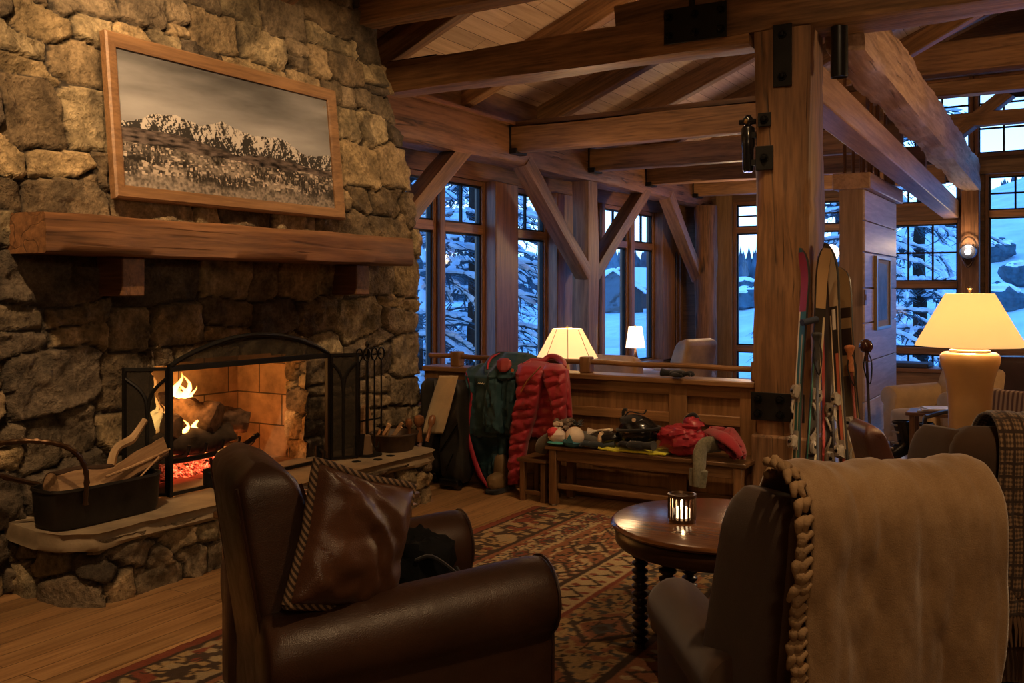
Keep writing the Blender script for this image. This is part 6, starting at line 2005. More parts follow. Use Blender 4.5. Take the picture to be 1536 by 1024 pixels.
n1 = noise_tex(nt, v, 5, 5, .65); n2 = noise_tex(nt, v, 330, 2, .5)
f_ = math_n(nt, 'ADD', math_n(nt, 'MULTIPLY', n1, .7), math_n(nt, 'MULTIPLY', n2, .3))
rr = ramp(nt, f_, [(.3, (.17, .10, .045)), (.5, (.27, .17, .085)), (.68, (.36, .25, .14))])
nt.links.new(rr.outputs[0], bs.inputs['Base Color']); bs.inputs['Roughness'].default_value = .95; bs.inputs['Sheen Weight'].default_value = .5; bs.inputs['Specular IOR Level'].default_value = .15
bump(nt, bs, f_, .5, .006)
back_prof = [(-.22, .70), (-.27, .90), (-.33, 1.04), (-.40, 1.105), (-.48, 1.122), (-.555, 1.105), (-.592, 1.04), (-.580, .9), (-.555, .7), (-.525, .5), (-.50, .3), (-.492, .05)]
tb_, Pt = throw('tan_throw', 'tan wool throw with a braided fringe over the nearest wing chair', cb, -.265, .215, back_prof, TAN, .026, seed=3, flare=-.03, th=.014)
bm = B(); rs = random.Random(8)
col0 = Pt[:, 0]
i = 34
while i < len(col0) - 2:
    a = Vector(col0[i]); out = (Vector(Pt[i, 0]) - Vector(Pt[i, 6])).normalized(); rear = Vector((.0, -.01, 0))
    dn = (Vector(col0[min(i + 2, len(col0) - 1)]) - a).normalized()
    nrm = dn.cross(out).normalized()
    if nrm.dot(Vector((-BX, -BY, 0))) < 0: nrm = -nrm
    for k in range(2):
        o_ = a + out * .012 * k + nrm * .006
        l = rs.uniform(.020, .042)
        tube(bm, smooth_path([o_, o_ + out * l * .6 + dn * l * .4 + nrm * .012, o_ + out * l * rs.uniform(.3, .9) + dn * l * 1.3 + nrm * .004], 3), [.008, .013, .006], 7)
    i += 2
obj('fringe', bm, plain((.30, .20, .11), .95, 0, .1, .5, 150, .3), tb_, world=True, smooth=80)
PLAID, nt, bs = new_mat('checked_wool')
v = coords(nt, 'UV')
def bands(direction, sc_):
    w = nt.nodes.new('ShaderNodeTexWave'); w.bands_direction = direction; w.inputs['Scale'].default_value = sc_; w.inputs['Distortion'].default_value = .15
    nt.links.new(v, w.inputs['Vector']); return w.outputs['Color']
a_ = math_n(nt, 'ADD', math_n(nt, 'MULTIPLY', bands('X', 12), .5), math_n(nt, 'MULTIPLY', bands('Y', 24), .5))
b_ = math_n(nt, 'MAXIMUM', ramp(nt, bands('X', 4.2), [(.86, (0, 0, 0)), (.93, (1, 1, 1))]).outputs[0], ramp(nt, bands('Y', 8.4), [(.86, (0, 0, 0)), (.93, (1, 1, 1))]).outputs[0])
rr = ramp(nt, a_, [(.25, (.055, .032, .018)), (.5, (.15, .09, .05)), (.75, (.26, .17, .095))])
nt.links.new(mixc(nt, rr.outputs[0], (.035, .018, .012), b_), bs.inputs['Base Color']); bs.inputs['Roughness'].default_value = .95; bs.inputs['Sheen Weight'].default_value = .3
prof2 = [(y, z - .015) for y, z in back_prof[1:]]
prof2[-2:] = [(-.525, .55), (-.515, .40)]
tc_, Pc = throw('checked_throw', 'brown checked wool throw over the wing chair at the right edge', cc_, -.13, .31, prof2, PLAID, .01, seed=7, th=.012)
bm = B()
for k in range(0, 70, 2):
    a = Vector(Pc[-1, k]); tube(bm, [a, a + Vector((rs.uniform(-.01, .01), -.006, -.05)), a + Vector((rs.uniform(-.015, .015), -.004, -.11))], [.006, .006, .003], 5)
obj('fringe', bm, plain((.14, .08, .045), .95), tc_, world=True)

# ---------------- round table and candle lantern ----------------
TX, TY, TZ = -1.34, 3.98, .60
W_TABLE = wood((.06, .022, .009), (.20, .082, .03), 'X', .17, .9, 0)
tb = thing('round_table', 'round dark wooden table with spool turned legs in front of the bench', 'table', (TX, TY, 0))
bm = B(); lathe(bm, [(.001, TZ - .028), (.45, TZ - .028), (.468, TZ - .02), (.472, TZ - .012), (.465, TZ - .003), (.455, TZ), (.001, TZ)], 72, (TX, TY, 0)); obj('top', bm, W_TABLE, tb, world=True, smooth=40)
bm = B(); lathe(bm, [(.36, TZ - .10), (.44, TZ - .10), (.452, TZ - .085), (.452, TZ - .045), (.44, TZ - .028), (.36, TZ - .028)], 64, (TX, TY, 0)); obj('apron', bm, wood((.02, .008, .004), (.075, .03, .012), 'X', .35, 1, 0), tb, world=True, smooth=40)
DLEG = plain((.018, .008, .005), .3, 0, .5)
for k in range(6):
    a = math.radians(12 + 60 * k)
    bm = B(); pr_ = [(.001, .01), (.03, .01)]
    z = .03
    while z < TZ - .13:
        pr_ += [(.022, z), (.036, z + .010), (.037, z + .02), (.022, z + .030)]; z += .034
    pr_ += [(.04, TZ - .11), (.04, TZ - .08), (.001, TZ - .08)]
    lathe(bm, pr_, 18, (TX + .35 * math.cos(a), TY + .35 * math.sin(a), 0)); obj('leg', bm, DLEG, tb, world=True, smooth=60)
bm = B(); lathe(bm, [(.001, .14), (.30, .14), (.30, .165), (.001, .165)], 40, (TX, TY, 0)); obj('shelf', bm, W_BENCH, tb, world=True, smooth=40)
c = on_z(1023, 781, TZ)
ln = thing('candle_lantern', 'round bronze barred candle lantern glowing on the round table', 'lantern', (c.x, c.y, TZ))
lx, ly = c.x, c.y
BRZ = plain((.16, .10, .06), .35, .8)
bm = B(); lathe(bm, [(.001, .001), (.058, .001), (.058, .013), (.05, .016), (.001, .016)], 32, (lx, ly, TZ)); obj('base', bm, BRZ, ln, world=True, smooth=40)
bm = B(); lathe(bm, [(.052, .105), (.06, .105), (.061, .118), (.053, .12), (.05, .112)], 32, (lx, ly, TZ)); obj('rim', bm, BRZ, ln, world=True, smooth=40)
for k in range(18):
    a = 2 * PI * k / 18
    bm = B(); bar(bm, (lx + .056 * math.cos(a), ly + .056 * math.sin(a), TZ + .012), (lx + .056 * math.cos(a), ly + .056 * math.sin(a), TZ + .108), .008, .006); obj('bar', bm, BRZ, ln, world=True)
bm = B(); lathe(bm, [(.047, .016), (.049, .016), (.049, .112), (.047, .112)], 28, (lx, ly, TZ)); obj('glass', bm, GLASS, ln, world=True, smooth=60)
bm = B(); lathe(bm, [(.001, .017), (.034, .017), (.035, .055), (.03, .058), (.001, .054)], 24, (lx, ly, TZ)); obj('candle', bm, emit((1.0, .70, .38), 2.2), ln, world=True, smooth=60)
bm = B(); lathe(bm, [(.002, .056), (.008, .066), (.007, .078), (.001, .096)], 12, (lx, ly, TZ)); obj('candle_flame', bm, emit((1.0, .72, .35), 40), ln, world=True, smooth=80)


# ---------------- lamps ----------------
def shade_mesh(bm, r0, r1, z0, z1, c, n=48, wob=0, facets=None):
    rings = []
    for z, r in ((z0, r0), (z0 + .25 * (z1 - z0), r0 + .25 * (r1 - r0)), (z0 + .5 * (z1 - z0), (r0 + r1) / 2), (z1, r1)):
        rings.append([(c[0] + r * math.cos(t), c[1] + r * math.sin(t), z) for t in [2 * PI * k / n for k in range(n)]])
    loft(bm, rings, False, False)
    loft(bm, [[(p[0] * .0 + c[0] + (p[0] - c[0]) * .985, c[1] + (p[1] - c[1]) * .985, p[2]) for p in r] for r in rings[::-1]], False, False)

# big lamp on the right
LX, LY = -.50, 5.50
lt = thing('lamp_table', 'small round table under the big ceramic lamp', 'table', (LX, LY, 0))
bm = B(); lathe(bm, [(.001, .57), (.27, .57), (.28, .585), (.27, .60), (.001, .60)], 40, (LX, LY, 0)); obj('top', bm, W_TABLE, lt, world=True, smooth=40)
bm = B(); lathe(bm, [(.001, 0), (.18, 0), (.17, .03), (.05, .07), (.04, .3), (.05, .5), (.10, .57), (.001, .57)], 24, (LX, LY, 0)); obj('pedestal', bm, W_BENCH_Z, lt, world=True, smooth=50)
bl = thing('ceramic_lamp', 'big ceramic table lamp with a glowing cream shade at the right', 'lamp', (LX, LY, .60))
z0_ = at_d(1450, 518, 5.0).z; z1_ = at_d(1450, 440, 5.0).z
CER = plain((.50, .31, .14), .28, 0, .5, 0, 10, .15, coat=.3, vscale=4)
k_ = 5.0 / FOC
prof = [(.001, .601), (.105, .601), (.11, .64)]
for (w, py) in ((44, 660), (45, 640), (46, 615), (48, 590), (51, 570), (57, 556), (63, 545), (65, 538), (64, 532), (57, 527.5)):
    prof.append((w / 2 * 1.0 * k_ * 1.0 * 1.28, EYE - (py - HZ) * k_))
prof.append((.001, prof[-1][1]))
bm = B(); lathe(bm, prof, 40, (LX, LY, 0)); obj('base', bm, CER, bl, world=True, smooth=60)
zt2 = prof[-1][1]
bm = B(); lathe(bm, [(.095, zt2), (.10, zt2 + .006), (.097, zt2 + .014), (.08, zt2 + .018), (.075, zt2 + .035), (.06, zt2 + .05), (.03, zt2 + .055), (.001, zt2 + .055)], 36, (LX, LY, 0)); obj('collar', bm, plain((.66, .55, .40), .3, coat=.3), bl, world=True, smooth=50)
bm = B(); shade_mesh(bm, .268, .118, z0_, z1_, (LX, LY)); obj('shade', bm, shade_mat((.88, .72, .46), .22, (1.0, .66, .30)), bl, world=True, smooth=60)
bm = B(); tube(bm, [(LX, LY, zt2 + .05), (LX, LY, z1_ + .012)], .005, 6)
for a in (0, 2.1, 4.2): tube(bm, [(LX, LY, z1_ - .01), (LX + .116 * math.cos(a), LY + .116 * math.sin(a), z1_ - .004)], .003, 5)
lathe(bm, [(.001, 0), (.01, 0), (.006, .008), (.013, .018), (.001, .03)], 12, (LX, LY, z1_ + .008)); obj('harp_and_finial', bm, BRASS, bl, world=True)

def small_lamp(label, px, d, py0, py1, r0, r1, base_to, sm, power, ribs=0):
    c = at_d(px, py0, d); z0, z1 = c.z, at_d(px, py1, d).z
    r = thing('table_lamp', label, 'lamp', (c.x, c.y, base_to))
    bm = B(); shade_mesh(bm, r0, r1, z0, z1, (c.x, c.y)); sh = obj('shade', bm, sm, r, world=True, smooth=60)
    bm = B(); lathe(bm, [(.001, base_to), (.085, base_to), (.08, base_to + .02), (.03, base_to + .05), (.05, base_to + .12), (.02, z0 - .05), (.012, z0), (.01, z0 + .03), (.001, z0 + .03)], 24, (c.x, c.y, 0)); obj('base', bm, plain((.12, .06, .03), .3), r, world=True, smooth=50)
    bm = B(); tube(bm, [(c.x, c.y, z0), (c.x, c.y, z1 + .004)], .004, 6); lathe(bm, [(.001, 0), (.011, 0), (.014, .014), (.001, .028)], 10, (c.x, c.y, z1)); obj('finial', bm, BRASS, r, world=True)
    if ribs:
        bm = B()
        for k in range(ribs):
            a = 2 * PI * k / ribs + .5; tube(bm, [(c.x + r0 * 1.004 * math.cos(a), c.y + r0 * 1.004 * math.sin(a), z0), (c.x + r1 * 1.006 * math.cos(a), c.y + r1 * 1.006 * math.sin(a), z1)], .0028, 5)
        obj('rib', bm, plain((.25, .15, .06), .7), sh, world=True)
    return c, z0, z1
def stand_table(label, x, y, h, w=.5):
    r = thing('end_table', label, 'table', (x, y, 0))
    bm = B(); box(bm, (x - w / 2, y - w / 2, h - .03), (x + w / 2, y + w / 2, h)); obj('top', bm, W_BENCH, r, world=True, bevel=.006)
    for sx in (-1, 1):
        for sy in (-1, 1):
            bm = B(); box(bm, (x + sx * w * .42 - .02, y + sy * w * .42 - .02, 0), (x + sx * w * .42 + .02, y + sy * w * .42 + .02, h - .03)); obj('leg', bm, W_BENCH_Z, r, world=True)
lA = small_lamp('table lamp with a wide ribbed cream shade, behind the red puffer jacket', 851, 8.1, 536, 493, .262, .125, .62, shade_mat((.9, .78, .56), .3, (1.0, .72, .40)), 0, 8)
stand_table('end table under the wide shaded lamp behind the half wall', lA[0].x, lA[0].y, .62)
lB = small_lamp('small table lamp with a narrow white shade by the tall windows', 953, 13.2, 521, 490, .135, .092, .5, shade_mat((.95, .88, .75), .7, (1.0, .82, .58)), 0)
stand_table('end table under the small white shaded lamp', lB[0].x, lB[0].y, .5, .45)
# glow of the lamps
lamp('lamp_bulb', 'POINT', (LX, LY, (z0_ + z1_) / 2 - .03), 34, WARM2, .035)
lamp('lamp_bulb', 'POINT', (lA[0].x, lA[0].y, (lA[1] + lA[2]) / 2), 30, WARM2, .035)
lamp('lamp_bulb', 'POINT', (lB[0].x, lB[0].y, (lB[1] + lB[2]) / 2), 12, WARM2, .03)
lamp('candle_glow', 'POINT', (lx, ly, TZ + .085), .35, (1, .6, .25), .008)
# ---------------- black fixtures on the great post ----------------
c = on_y(1259, 78, 6.52)
cx_, cz0, cz1 = c.x, on_y(1259, 116, 6.52).z, 3.35
sp_ = thing('cylinder_spot', 'black cylinder spotlight hanging under the header beam', 'spotlight', (cx_, 6.52, cz0))
bm = B(); lathe(bm, [(.045, cz0 + .01), (.054, cz0), (.056, cz0 + .015), (.056, cz1), (.001, cz1)], 28, (cx_, 6.52, 0)); lathe(bm, [(.001, cz0 + .03), (.046, cz0 + .03), (.046, cz0 + .04), (.001, cz0 + .04)], 20, (cx_, 6.52, 0)); obj('housing', bm, plain((.012, .012, .013), .35, .5), sp_, world=True, smooth=50)
a = on_y(1122, 170, 6.45); b = on_y(1124, 258, 6.45)
ps = thing('post_spotlight', 'black double spotlight bracketed to the left side of the great post', 'spotlight', (a.x, 6.45, b.z))
x = a.x; zt_, zb_ = a.z, b.z
bm = B(); lathe(bm, [(.001, zb_), (.030, zb_), (.038, zb_ + .02), (.040, zb_ + .16), (.046, zb_ + .18), (.046, zb_ + .30), (.036, zb_ + .315), (.001, zb_ + .32)], 20, (x, 6.45, 0)); obj('housing', bm, BLACK_GLOSS, ps, world=True, smooth=50)
bm = B(); lathe(bm, [(.001, 0), (.02, 0), (.034, .02), (.036, .05), (.02, .075), (.001, .08)], 16, (x, 6.45, zt_ - .09)); tube(bm, [(x, 6.45, zb_ + .31), (x, 6.45, zt_ - .07)], .018, 8); tube(bm, [(x - .055, 6.44, zb_ + .345), (x + .055, 6.44, zb_ + .345)], .02, 8); obj('head', bm, BLACK_GLOSS, ps, world=True, smooth=50)
bm = B(); tube(bm, [(x, 6.395, zb_ + .335), (x, 6.41, zb_ + .355)], .012, 8); obj('fitting', bm, BRASS, ps, world=True)
bm = B()
for z in (zb_ + .06, zb_ + .25): box(bm, (x + .03, 6.42, z - .02), (PX0 + .005, 6.48, z + .02))
for k in range(3): tube(bm, [(x - .02 + .02 * k, 6.42, zb_ + .01), (x - .02 + .02 * k, 6.42, zb_ + .12)], .005, 5)
obj('bracket', bm, IRON, ps, world=True)
for (py0, py1, lab, w) in ((168, 191, 'small black steel plate beside the double spotlight, upper', .09), (218, 256, 'black steel plate beside the double spotlight, lower', .12)):
    p, q = on_y(1137, py1, 6.385), on_y(1157, py0, 6.385)
    plate_with_bolts('steel_plate', lab, ((p.x + q.x) / 2, 6.386, (p.z + q.z) / 2), (1, 0, 0), (0, 0, 1), (0, -1, 0), w, q.z - p.z, [(0, 0)])
c = at_d(1281, 105, 7.2)
bm = B(); box(bm, (c.x - .06, c.y - .05, c.z - .04), (c.x + .06, c.y + .05, c.z + .03)); tube(bm, [(c.x, c.y, c.z + .03), (c.x + .02, c.y, c.z + .12)], .03, 8)
tag(obj('rod_bracket', bm, IRON), 'black steel bracket behind the cylinder spotlight', 'bracket', kind='structure')

# sconce on the far post
c = on_y(1453, 378, 15.27)
sc0 = thing('wall_lantern', 'small glowing wall lantern on the far post between the end windows', 'lantern', (c.x, 15.25, c.z))
bm = B(); box(bm, (c.x - .05, 15.26, c.z - .2), (c.x + .05, 15.30, c.z + .12)); tube(bm, smooth_path([(c.x - .11, 15.22, c.z - .02), (c.x - .1, 15.22, c.z + .13), (c.x, 15.22, c.z + .22), (c.x + .1, 15.22, c.z + .13), (c.x + .11, 15.22, c.z - .02)], 5), .012, 6); tube(bm, smooth_path([(c.x - .08, 15.22, c.z - .1), (c.x, 15.2, c.z - .22), (c.x + .08, 15.22, c.z - .1)], 5), .014, 6); obj('bracket', bm, plain((.05, .025, .015), .4, .7), sc0, world=True)
bm = B(); lathe(bm, [(.001, -.03), (.10, -.03), (.115, 0), (.10, .03), (.001, .03)], 24, (0, 0, 0), Matrix.Translation((c.x, 15.2, c.z)) @ Matrix.Rotation(PI / 2, 4, 'X')); obj('reflector', bm, plain((.06, .07, .12), .25, .5), sc0, world=True, smooth=50)
bm = B(); blob(bm, (c.x, 15.15, c.z), (.042, .042, .042), 14, 10); obj('bulb', bm, emit((1, .8, .5), 14), sc0, world=True)
lamp('lantern_glow', 'POINT', (c.x, 15.08, c.z + .1), 7, WARM2, .04)

# picture and switch on the wing wall
a, b = on_x(1312, 382, wx1 + .03), on_x(1334, 495, wx1 + .03)
pw = thing('small_framed_picture', 'narrow upright framed picture on the pale wing wall', 'picture', (wx1, (a.y + b.y) / 2, b.z))
za, zb, ya, yb = b.z + .03, a.z - .01, a.y, b.y
bm = B()
for (y0_, y1_, z0_2, z1_2) in ((ya, ya + .07, za, zb), (yb - .07, yb, za, zb), (ya + .07, yb - .07, za, za + .035), (ya + .07, yb - .07, zb - .035, zb)): box(bm, (wx1 + .022, y0_, z0_2), (wx1 + .055, y1_, z1_2))
obj('frame', bm, plain((.30, .24, .16), .3, .5), pw, world=True, bevel=.004)
bm = B(); box(bm, (wx1 + .022, ya + .06, za + .03), (wx1 + .035, yb - .06, zb - .03)); obj('mat_board', bm, plain((.42, .36, .3), .7), pw, world=True)
bm = B(); box(bm, (wx1 + .034, ya + .20, za + .10), (wx1 + .038, yb - .2, zb - .08)); obj('print', bm, plain((.09, .085, .10), .5, var=.7, vscale=5), pw, world=True)
c = on_x(1297, 446, wx1 + .022)
bm = B(); box(bm, (wx1 + .02, c.y - .045, c.z - .08), (wx1 + .034, c.y + .045, c.z + .08)); sw = obj('light_switch', bm, plain((.16, .08, .04), .4), bevel=.004)
tag(sw, 'small bronze light switch plate on the wing wall beside the picture', 'switch')
bm = B(); box(bm, (wx1 + .034, c.y - .014, c.z - .03), (wx1 + .042, c.y + .014, c.z + .03)); obj('toggle', bm, plain((.3, .18, .09), .4), sw)

# ---------------- skis ----------------
def ski(label, foot, tip, width, face, top, base, edge=(.03, .03, .03), binding=.55, tipc=None, curve=.06, name='ski', stripe=None, bcol=(.25, .21, .165)):
    """A ski standing on its tail from foot to tip; face: which way its top sheet looks."""
    foot, tip = Vector(foot), Vector(tip)
    r = thing(name, label, 'ski', foot, group=None)
    d = tip - foot; L = d.length; d.normalize()
    f = Vector(face); f = (f - d * f.dot(d)).normalized()
    s = d.cross(f).normalized()
    def strip(nm, off, th, mat, w0=-1, w1=1, t0=0.0, t1=1.0, n=44):
        bm = B(); rings = []
        for i in range(n + 1):
            t = t0 + (t1 - t0) * i / n
            w = width * (.5 - .12 * math.sin(PI * min(1, max(0, t)) ) + .03 * sstep(.7, .93, t))
            if t > .93: w *= math.sqrt(max(.02, 1 - ((t - .93) / .07) ** 2 * .985))
            if t < .02: w *= .7 + .3 * t / .02
            lift = curve * max(0, (t - .86) / .14) ** 2 + .018 * math.sin(PI * t)
            p = foot + d * (L * t) + f * (lift + off)
            a, b = p + s * float(w * w0), p + s * float(w * w1)
            rings.append([a, b, b + f * th, a + f * th])
        loft(bm, rings); return obj(nm, bm, mat, r, world=True, smooth=25)
    strip('core', 0, .014, plain(edge, .35, .3))
    strip('top_sheet', .014, .002, plain(top, .3, 0, .5, 0, 10, .0, .3), -.96, .96)
    strip('base_sheet', -.002, .002, plain(base, .3), -.96, .96)
    if tipc: strip('tip_graphic', .016, .0015, plain(tipc, .3), -.9, .9, .78, .985, 14)
    if stripe:
        for (w0, w1, t0, t1, c_) in stripe: strip('stripe', .016, .0012, plain(c_, .35), w0, w1, t0, t1, 26)
    if binding:
        BW = plain(bcol, .4, 0, .5, 0, 10, .2, vscale=30)
        for t, nm, k in ((binding + .10, 'toe_binding', 1), (binding - .06, 'heel_binding', -1)):
            bm = B(); p = foot + d * (L * t) + f * .02
            M = Matrix((s, d, f)).transposed().to_4x4(); M.translation = p
            box(bm, (-.026, -.06, 0), (.026, .06, .014), M); blob(bm, M @ Vector((0, .01 * k, .034)), (.027, .042, .026), 14, 10, .3, 6, int(t * 90), M.to_3x3(), .6)
            tube(bm, [M @ Vector((-.02, -.04 * k, .03)), M @ Vector((0, -.10 * k, .055)), M @ Vector((.01, -.13 * k, .05))], [.010, .008, .007], 8)
            o = obj(nm, bm, BW, r, world=True, smooth=50)
            bm = B(); lathe(bm, [(.001, 0), (.011, 0), (.011, .01), (.001, .012)], 12, (0, 0, 0), M @ Matrix.Translation((0, .01 * k, .055))); obj('adjuster', bm, IRON_SM, o, world=True)
    return r
FD = 6.02
def ft_(px): return on_z(px, HZ + FOC * EYE / FD + (0), 0)
CREAMS = (.62, .52, .34)
ski('ski leaning on the great post with a red tip, leftmost of the skis', ft_(1192), at_d(1214, 374, 6.22), .085, (-.62, -.78, 0), (.02, .10, .085), (.30, .03, .035), tipc=(.26, .02, .022), stripe=[(-.95, -.6, .02, .8, CREAMS), (.2, .5, .02, .7, (.35, .30, .2))], binding=.40)
ski('ski with a tan curved tip, second of the skis from the great post', ft_(1206), at_d(1234, 368, 6.24), .085, (.62, -.78, 0), (.03, .025, .02), (.45, .30, .15), tipc=(.42, .27, .13), stripe=[(.55, .95, .02, .75, CREAMS), (-.95, -.7, .02, .6, (.03, .16, .13))], binding=.38)
ski('black and white ski with the tallest tip among the skis', ft_(1277), at_d(1250, 366, 6.36), .10, (-.6, -.8, 0), (.02, .018, .018), (.35, .25, .15), tipc=(.48, .37, .24), stripe=[(-.1, .55, .05, .62, (.5, .13, .07)), (-.95, -.7, .05, .75, (.75, .65, .5)), (.7, .95, .3, .8, (.5, .4, .28)), (-.5, .3, .70, .77, (.75, .7, .62))], binding=.36)
ski('dark ski with a red edge behind the black and white ski', on_z(1243, HZ + FOC * EYE / 6.2, 0), at_d(1238, 384, 6.5), .105, (.4, -.9, 0), (.03, .02, .02), (.05, .04, .04), stripe=[(-.95, -.5, .02, .8, (.45, .05, .045))], binding=.33)
ski('wide tan ski with a round tip and black band, at the back', on_z(1296, HZ + FOC * EYE / 6.25, 0), at_d(1261, 401, 6.52), .15, (-.35, -.93, 0), (.34, .22, .11), (.30, .2, .1), curve=.02, stripe=[(-.92, .92, .66, .76, (.04, .025, .02)), (-.92, .92, .80, .84, (.04, .025, .02)), (-.92, .92, .40, .58, (.07, .05, .03))], binding=.30)
bm = B()
for i, px in enumerate((1214,)):
    a = at_d(1203, 484, 6.10); b = at_d(1225, 479, 6.14); tube(bm, [a, b], .024, 14, flat=.9)
tag(obj('ski_strap', bm, plain((.02, .03, .06), .7), smooth=60), 'dark blue strap binding the two left skis together', 'strap')
def pole(label, tip_px, top_px, d0, d1, top_kind, shaft, grip):
    a = at_d(tip_px[0], HZ + FOC * EYE / d0, d0); b = at_d(top_px[0], top_px[1], d1)
    r = thing('ski_pole', label, 'ski pole', a)
    u = (b - a).normalized(); L = (b - a).length
    bm = B(); tube(bm, [a, a + u * L * .5, b - u * .06], [.005, .009, .009], 10); obj('shaft', bm, plain(shaft, .3, .2), r, world=True)
    M = (frame_of(u) @ Matrix(((0, 0, 1), (0, 1, 0), (-1, 0, 0)))).to_4x4(); M.translation = b - u * .17
    bm = B()
    if top_kind == 'cork': lathe(bm, [(.001, 0), (.017, 0), (.020, .03), (.016, .055), (.021, .085), (.018, .12), (.03, .15), (.034, .162), (.028, .175), (.001, .18)], 16, (0, 0, 0), M)
    else: lathe(bm, [(.001, .06), (.012, .06), (.013, .12), (.03, .125), (.044, .15), (.046, .165), (.038, .19), (.015, .205), (.001, .207)], 20, (0, 0, 0), M)
    obj('grip', bm, grip, r, world=True, smooth=60)
    bm = B(); c = a + u * .10
    for k in range(3):
        q = PI * k / 3; v_ = M.to_3x3() @ Vector((math.cos(q), math.sin(q), 0)); tube(bm, [c - v_ * .065 - u * .012, c, c + v_ * .065 - u * .012], [.004, .007, .004], 6)
    tube(bm, [c + M.to_3x3() @ Vector((.058 * math.cos(t), .058 * math.sin(t), -.008)) for t in [2 * PI * k / 16 for k in range(17)]], .004, 5)
    obj('basket', bm, BLACK_GLOSS, r, world=True)
    bm = B(); tube(bm, smooth_path([b - u * .02, b - u * .12 + Vector((.035, -.02, 0)), b - u * .26 + Vector((.02, -.03, 0)), b - u * .15 + Vector((-.015, -.03, 0)), b - u * .03], 4), .005, 6, flat=.5); obj('wrist_strap', bm, BLACK_CLOTH, r, world=True)
pole('ski pole with an orange cork grip in front of the wing wall', (1298,), (1274, 519), 5.98, 6.24, 'cork', (.20, .05, .04), plain((.48, .17, .06), .6, var=.3, vscale=30))
pole('black ski pole with a big round dark knob, rightmost of the ski gear', (1312,), (1299, 517), 6.12, 6.4, 'knob', (.03, .02, .018), plain((.06, .018, .012), .2, coat=.4))
pole('dark ski pole hidden between the skis', (1228,), (1225, 500), 5.9, 6.02, 'cork', (.10, .11, .14), plain((.03, .03, .03), .6))
def boot(label, c, rz, col, buck, s=1.0, name='ski_boot', group=None):
    r = thing(name, label, 'ski boot', c, rz, group)
    SH = plain(col, .22, 0, .5, 0, 10, .1)
    bm = B(); rings = []
    for (y, z0, z1, w) in ((-.10, .02, .12, .04), (-.085, .02, .2, .05), (-.03, .02, .2, .052), (.05, .02, .15, .05), (.12, .02, .105, .05), (.17, .02, .085, .042), (.19, .025, .065, .028)):
        cz, h = (z0 + z1) / 2, (z1 - z0) / 2
        rings.append([(w * math.copysign(abs(math.cos(t)) ** .6, math.cos(t)) * s, y * s, (cz + h * math.copysign(abs(math.sin(t)) ** .6, math.sin(t))) * s) for t in [2 * PI * k / 22 for k in range(22)]])
    loft(bm, rings); obj('lower_shell', bm, SH, r, smooth=60)
    bm = B(); loft(bm, [[(w * math.cos(t) * s, (y + l * math.sin(t)) * s, z * s) for t in [2 * PI * k / 22 for k in range(22)]] for z, y, w, l in ((.12, -.03, .052, .07), (.20, -.02, .056, .075), (.29, .005, .058, .08), (.33, .02, .06, .085), (.335, .02, .05, .07), (.25, .0, .04, .06))]); obj('cuff', bm, SH, r, smooth=60)
    bm = B()
    for z, y in ((.30, .085), (.24, .07), (.15, .075), (.11, .125)): box(bm, (-.03 * s, (y - .006) * s, (z - .008) * s), (.045 * s, (y + .012) * s, (z + .008) * s))
    obj('buckle', bm, plain(buck, .3, .7), r, bevel=.003)
    bm = B(); box(bm, (-.04 * s, -.09 * s, 0), (.04 * s, .18 * s, .025 * s)); obj('sole', bm, BLACK_CLOTH, r, bevel=.006)
    return r
for i, (px, py, rz, lab) in enumerate(((1355, 690, 2.4, 'black ski boot standing on the floor beside the wing wall'), (1391, 694, 2.9, 'second black ski boot, nearer the beige armchair'))):
    p = on_z(px, py, 0); boot(lab, (p.x, p.y, 0), rz, (.008, .008, .009), (.3, .22, .12), 1.12, group='black ski boots by the wing wall')
p = on_z(1232, HZ + FOC * EYE / 5.8, 0); boot('grey buckled ski boot at the foot of the skis, left', (p.x, p.y, .012), 2.2, (.06, .06, .065), (.6, .55, .5), 1.1)
p = on_z(1268, HZ + FOC * EYE / 5.78, 0); boot('dark buckled ski boot at the foot of the skis, right', (p.x + .05, p.y, .012), 2.6, (.02, .02, .022), (.6, .5, .35), 1.1)

# ---------------- more chairs and the far lounge ----------------
DB = leather((.075, .032, .024), .32)
c = at_d(1336, 690, 5.25)
armchair('leather_armchair', 'small brown leather armchair behind the tan throw, right of the skis', (c.x + .15, c.y + .18, 0), math.radians(-62), DB, W=.60, back_top=.86, back_w=(.17, .20), back_th=(.06, .10), lean=.14, arm_z=.50, arm_r=.06, arm_len=(-.24, .24), yr=-.26)
p = on_z(1406, 688, .42)
r = thing('leather_ottoman', 'round brown leather ottoman behind the leather barrel armchair', 'ottoman', (p.x, p.y, 0))
bm = B(); lathe(bm, [(.001, .14), (.25, .14), (.29, .18), (.30, .30), (.28, .38), (.20, .43), (.001, .45)], 36, (p.x, p.y, 0)); obj('cushion', bm, DB, r, world=True, smooth=70)
bm = B(); lathe(bm, [(.001, .10), (.27, .10), (.27, .14), (.001, .14)], 30, (p.x, p.y, 0)); obj('base_ring', bm, W_PANEL_X, r, world=True, smooth=40)
for k in range(4):
    bm = B(); a = PI / 4 + PI / 2 * k; lathe(bm, [(.001, 0), (.02, 0), (.026, .10), (.001, .10)], 10, (p.x + .2 * math.cos(a), p.y + .2 * math.sin(a), 0)); obj('leg', bm, W_BENCH_Z, r, world=True)

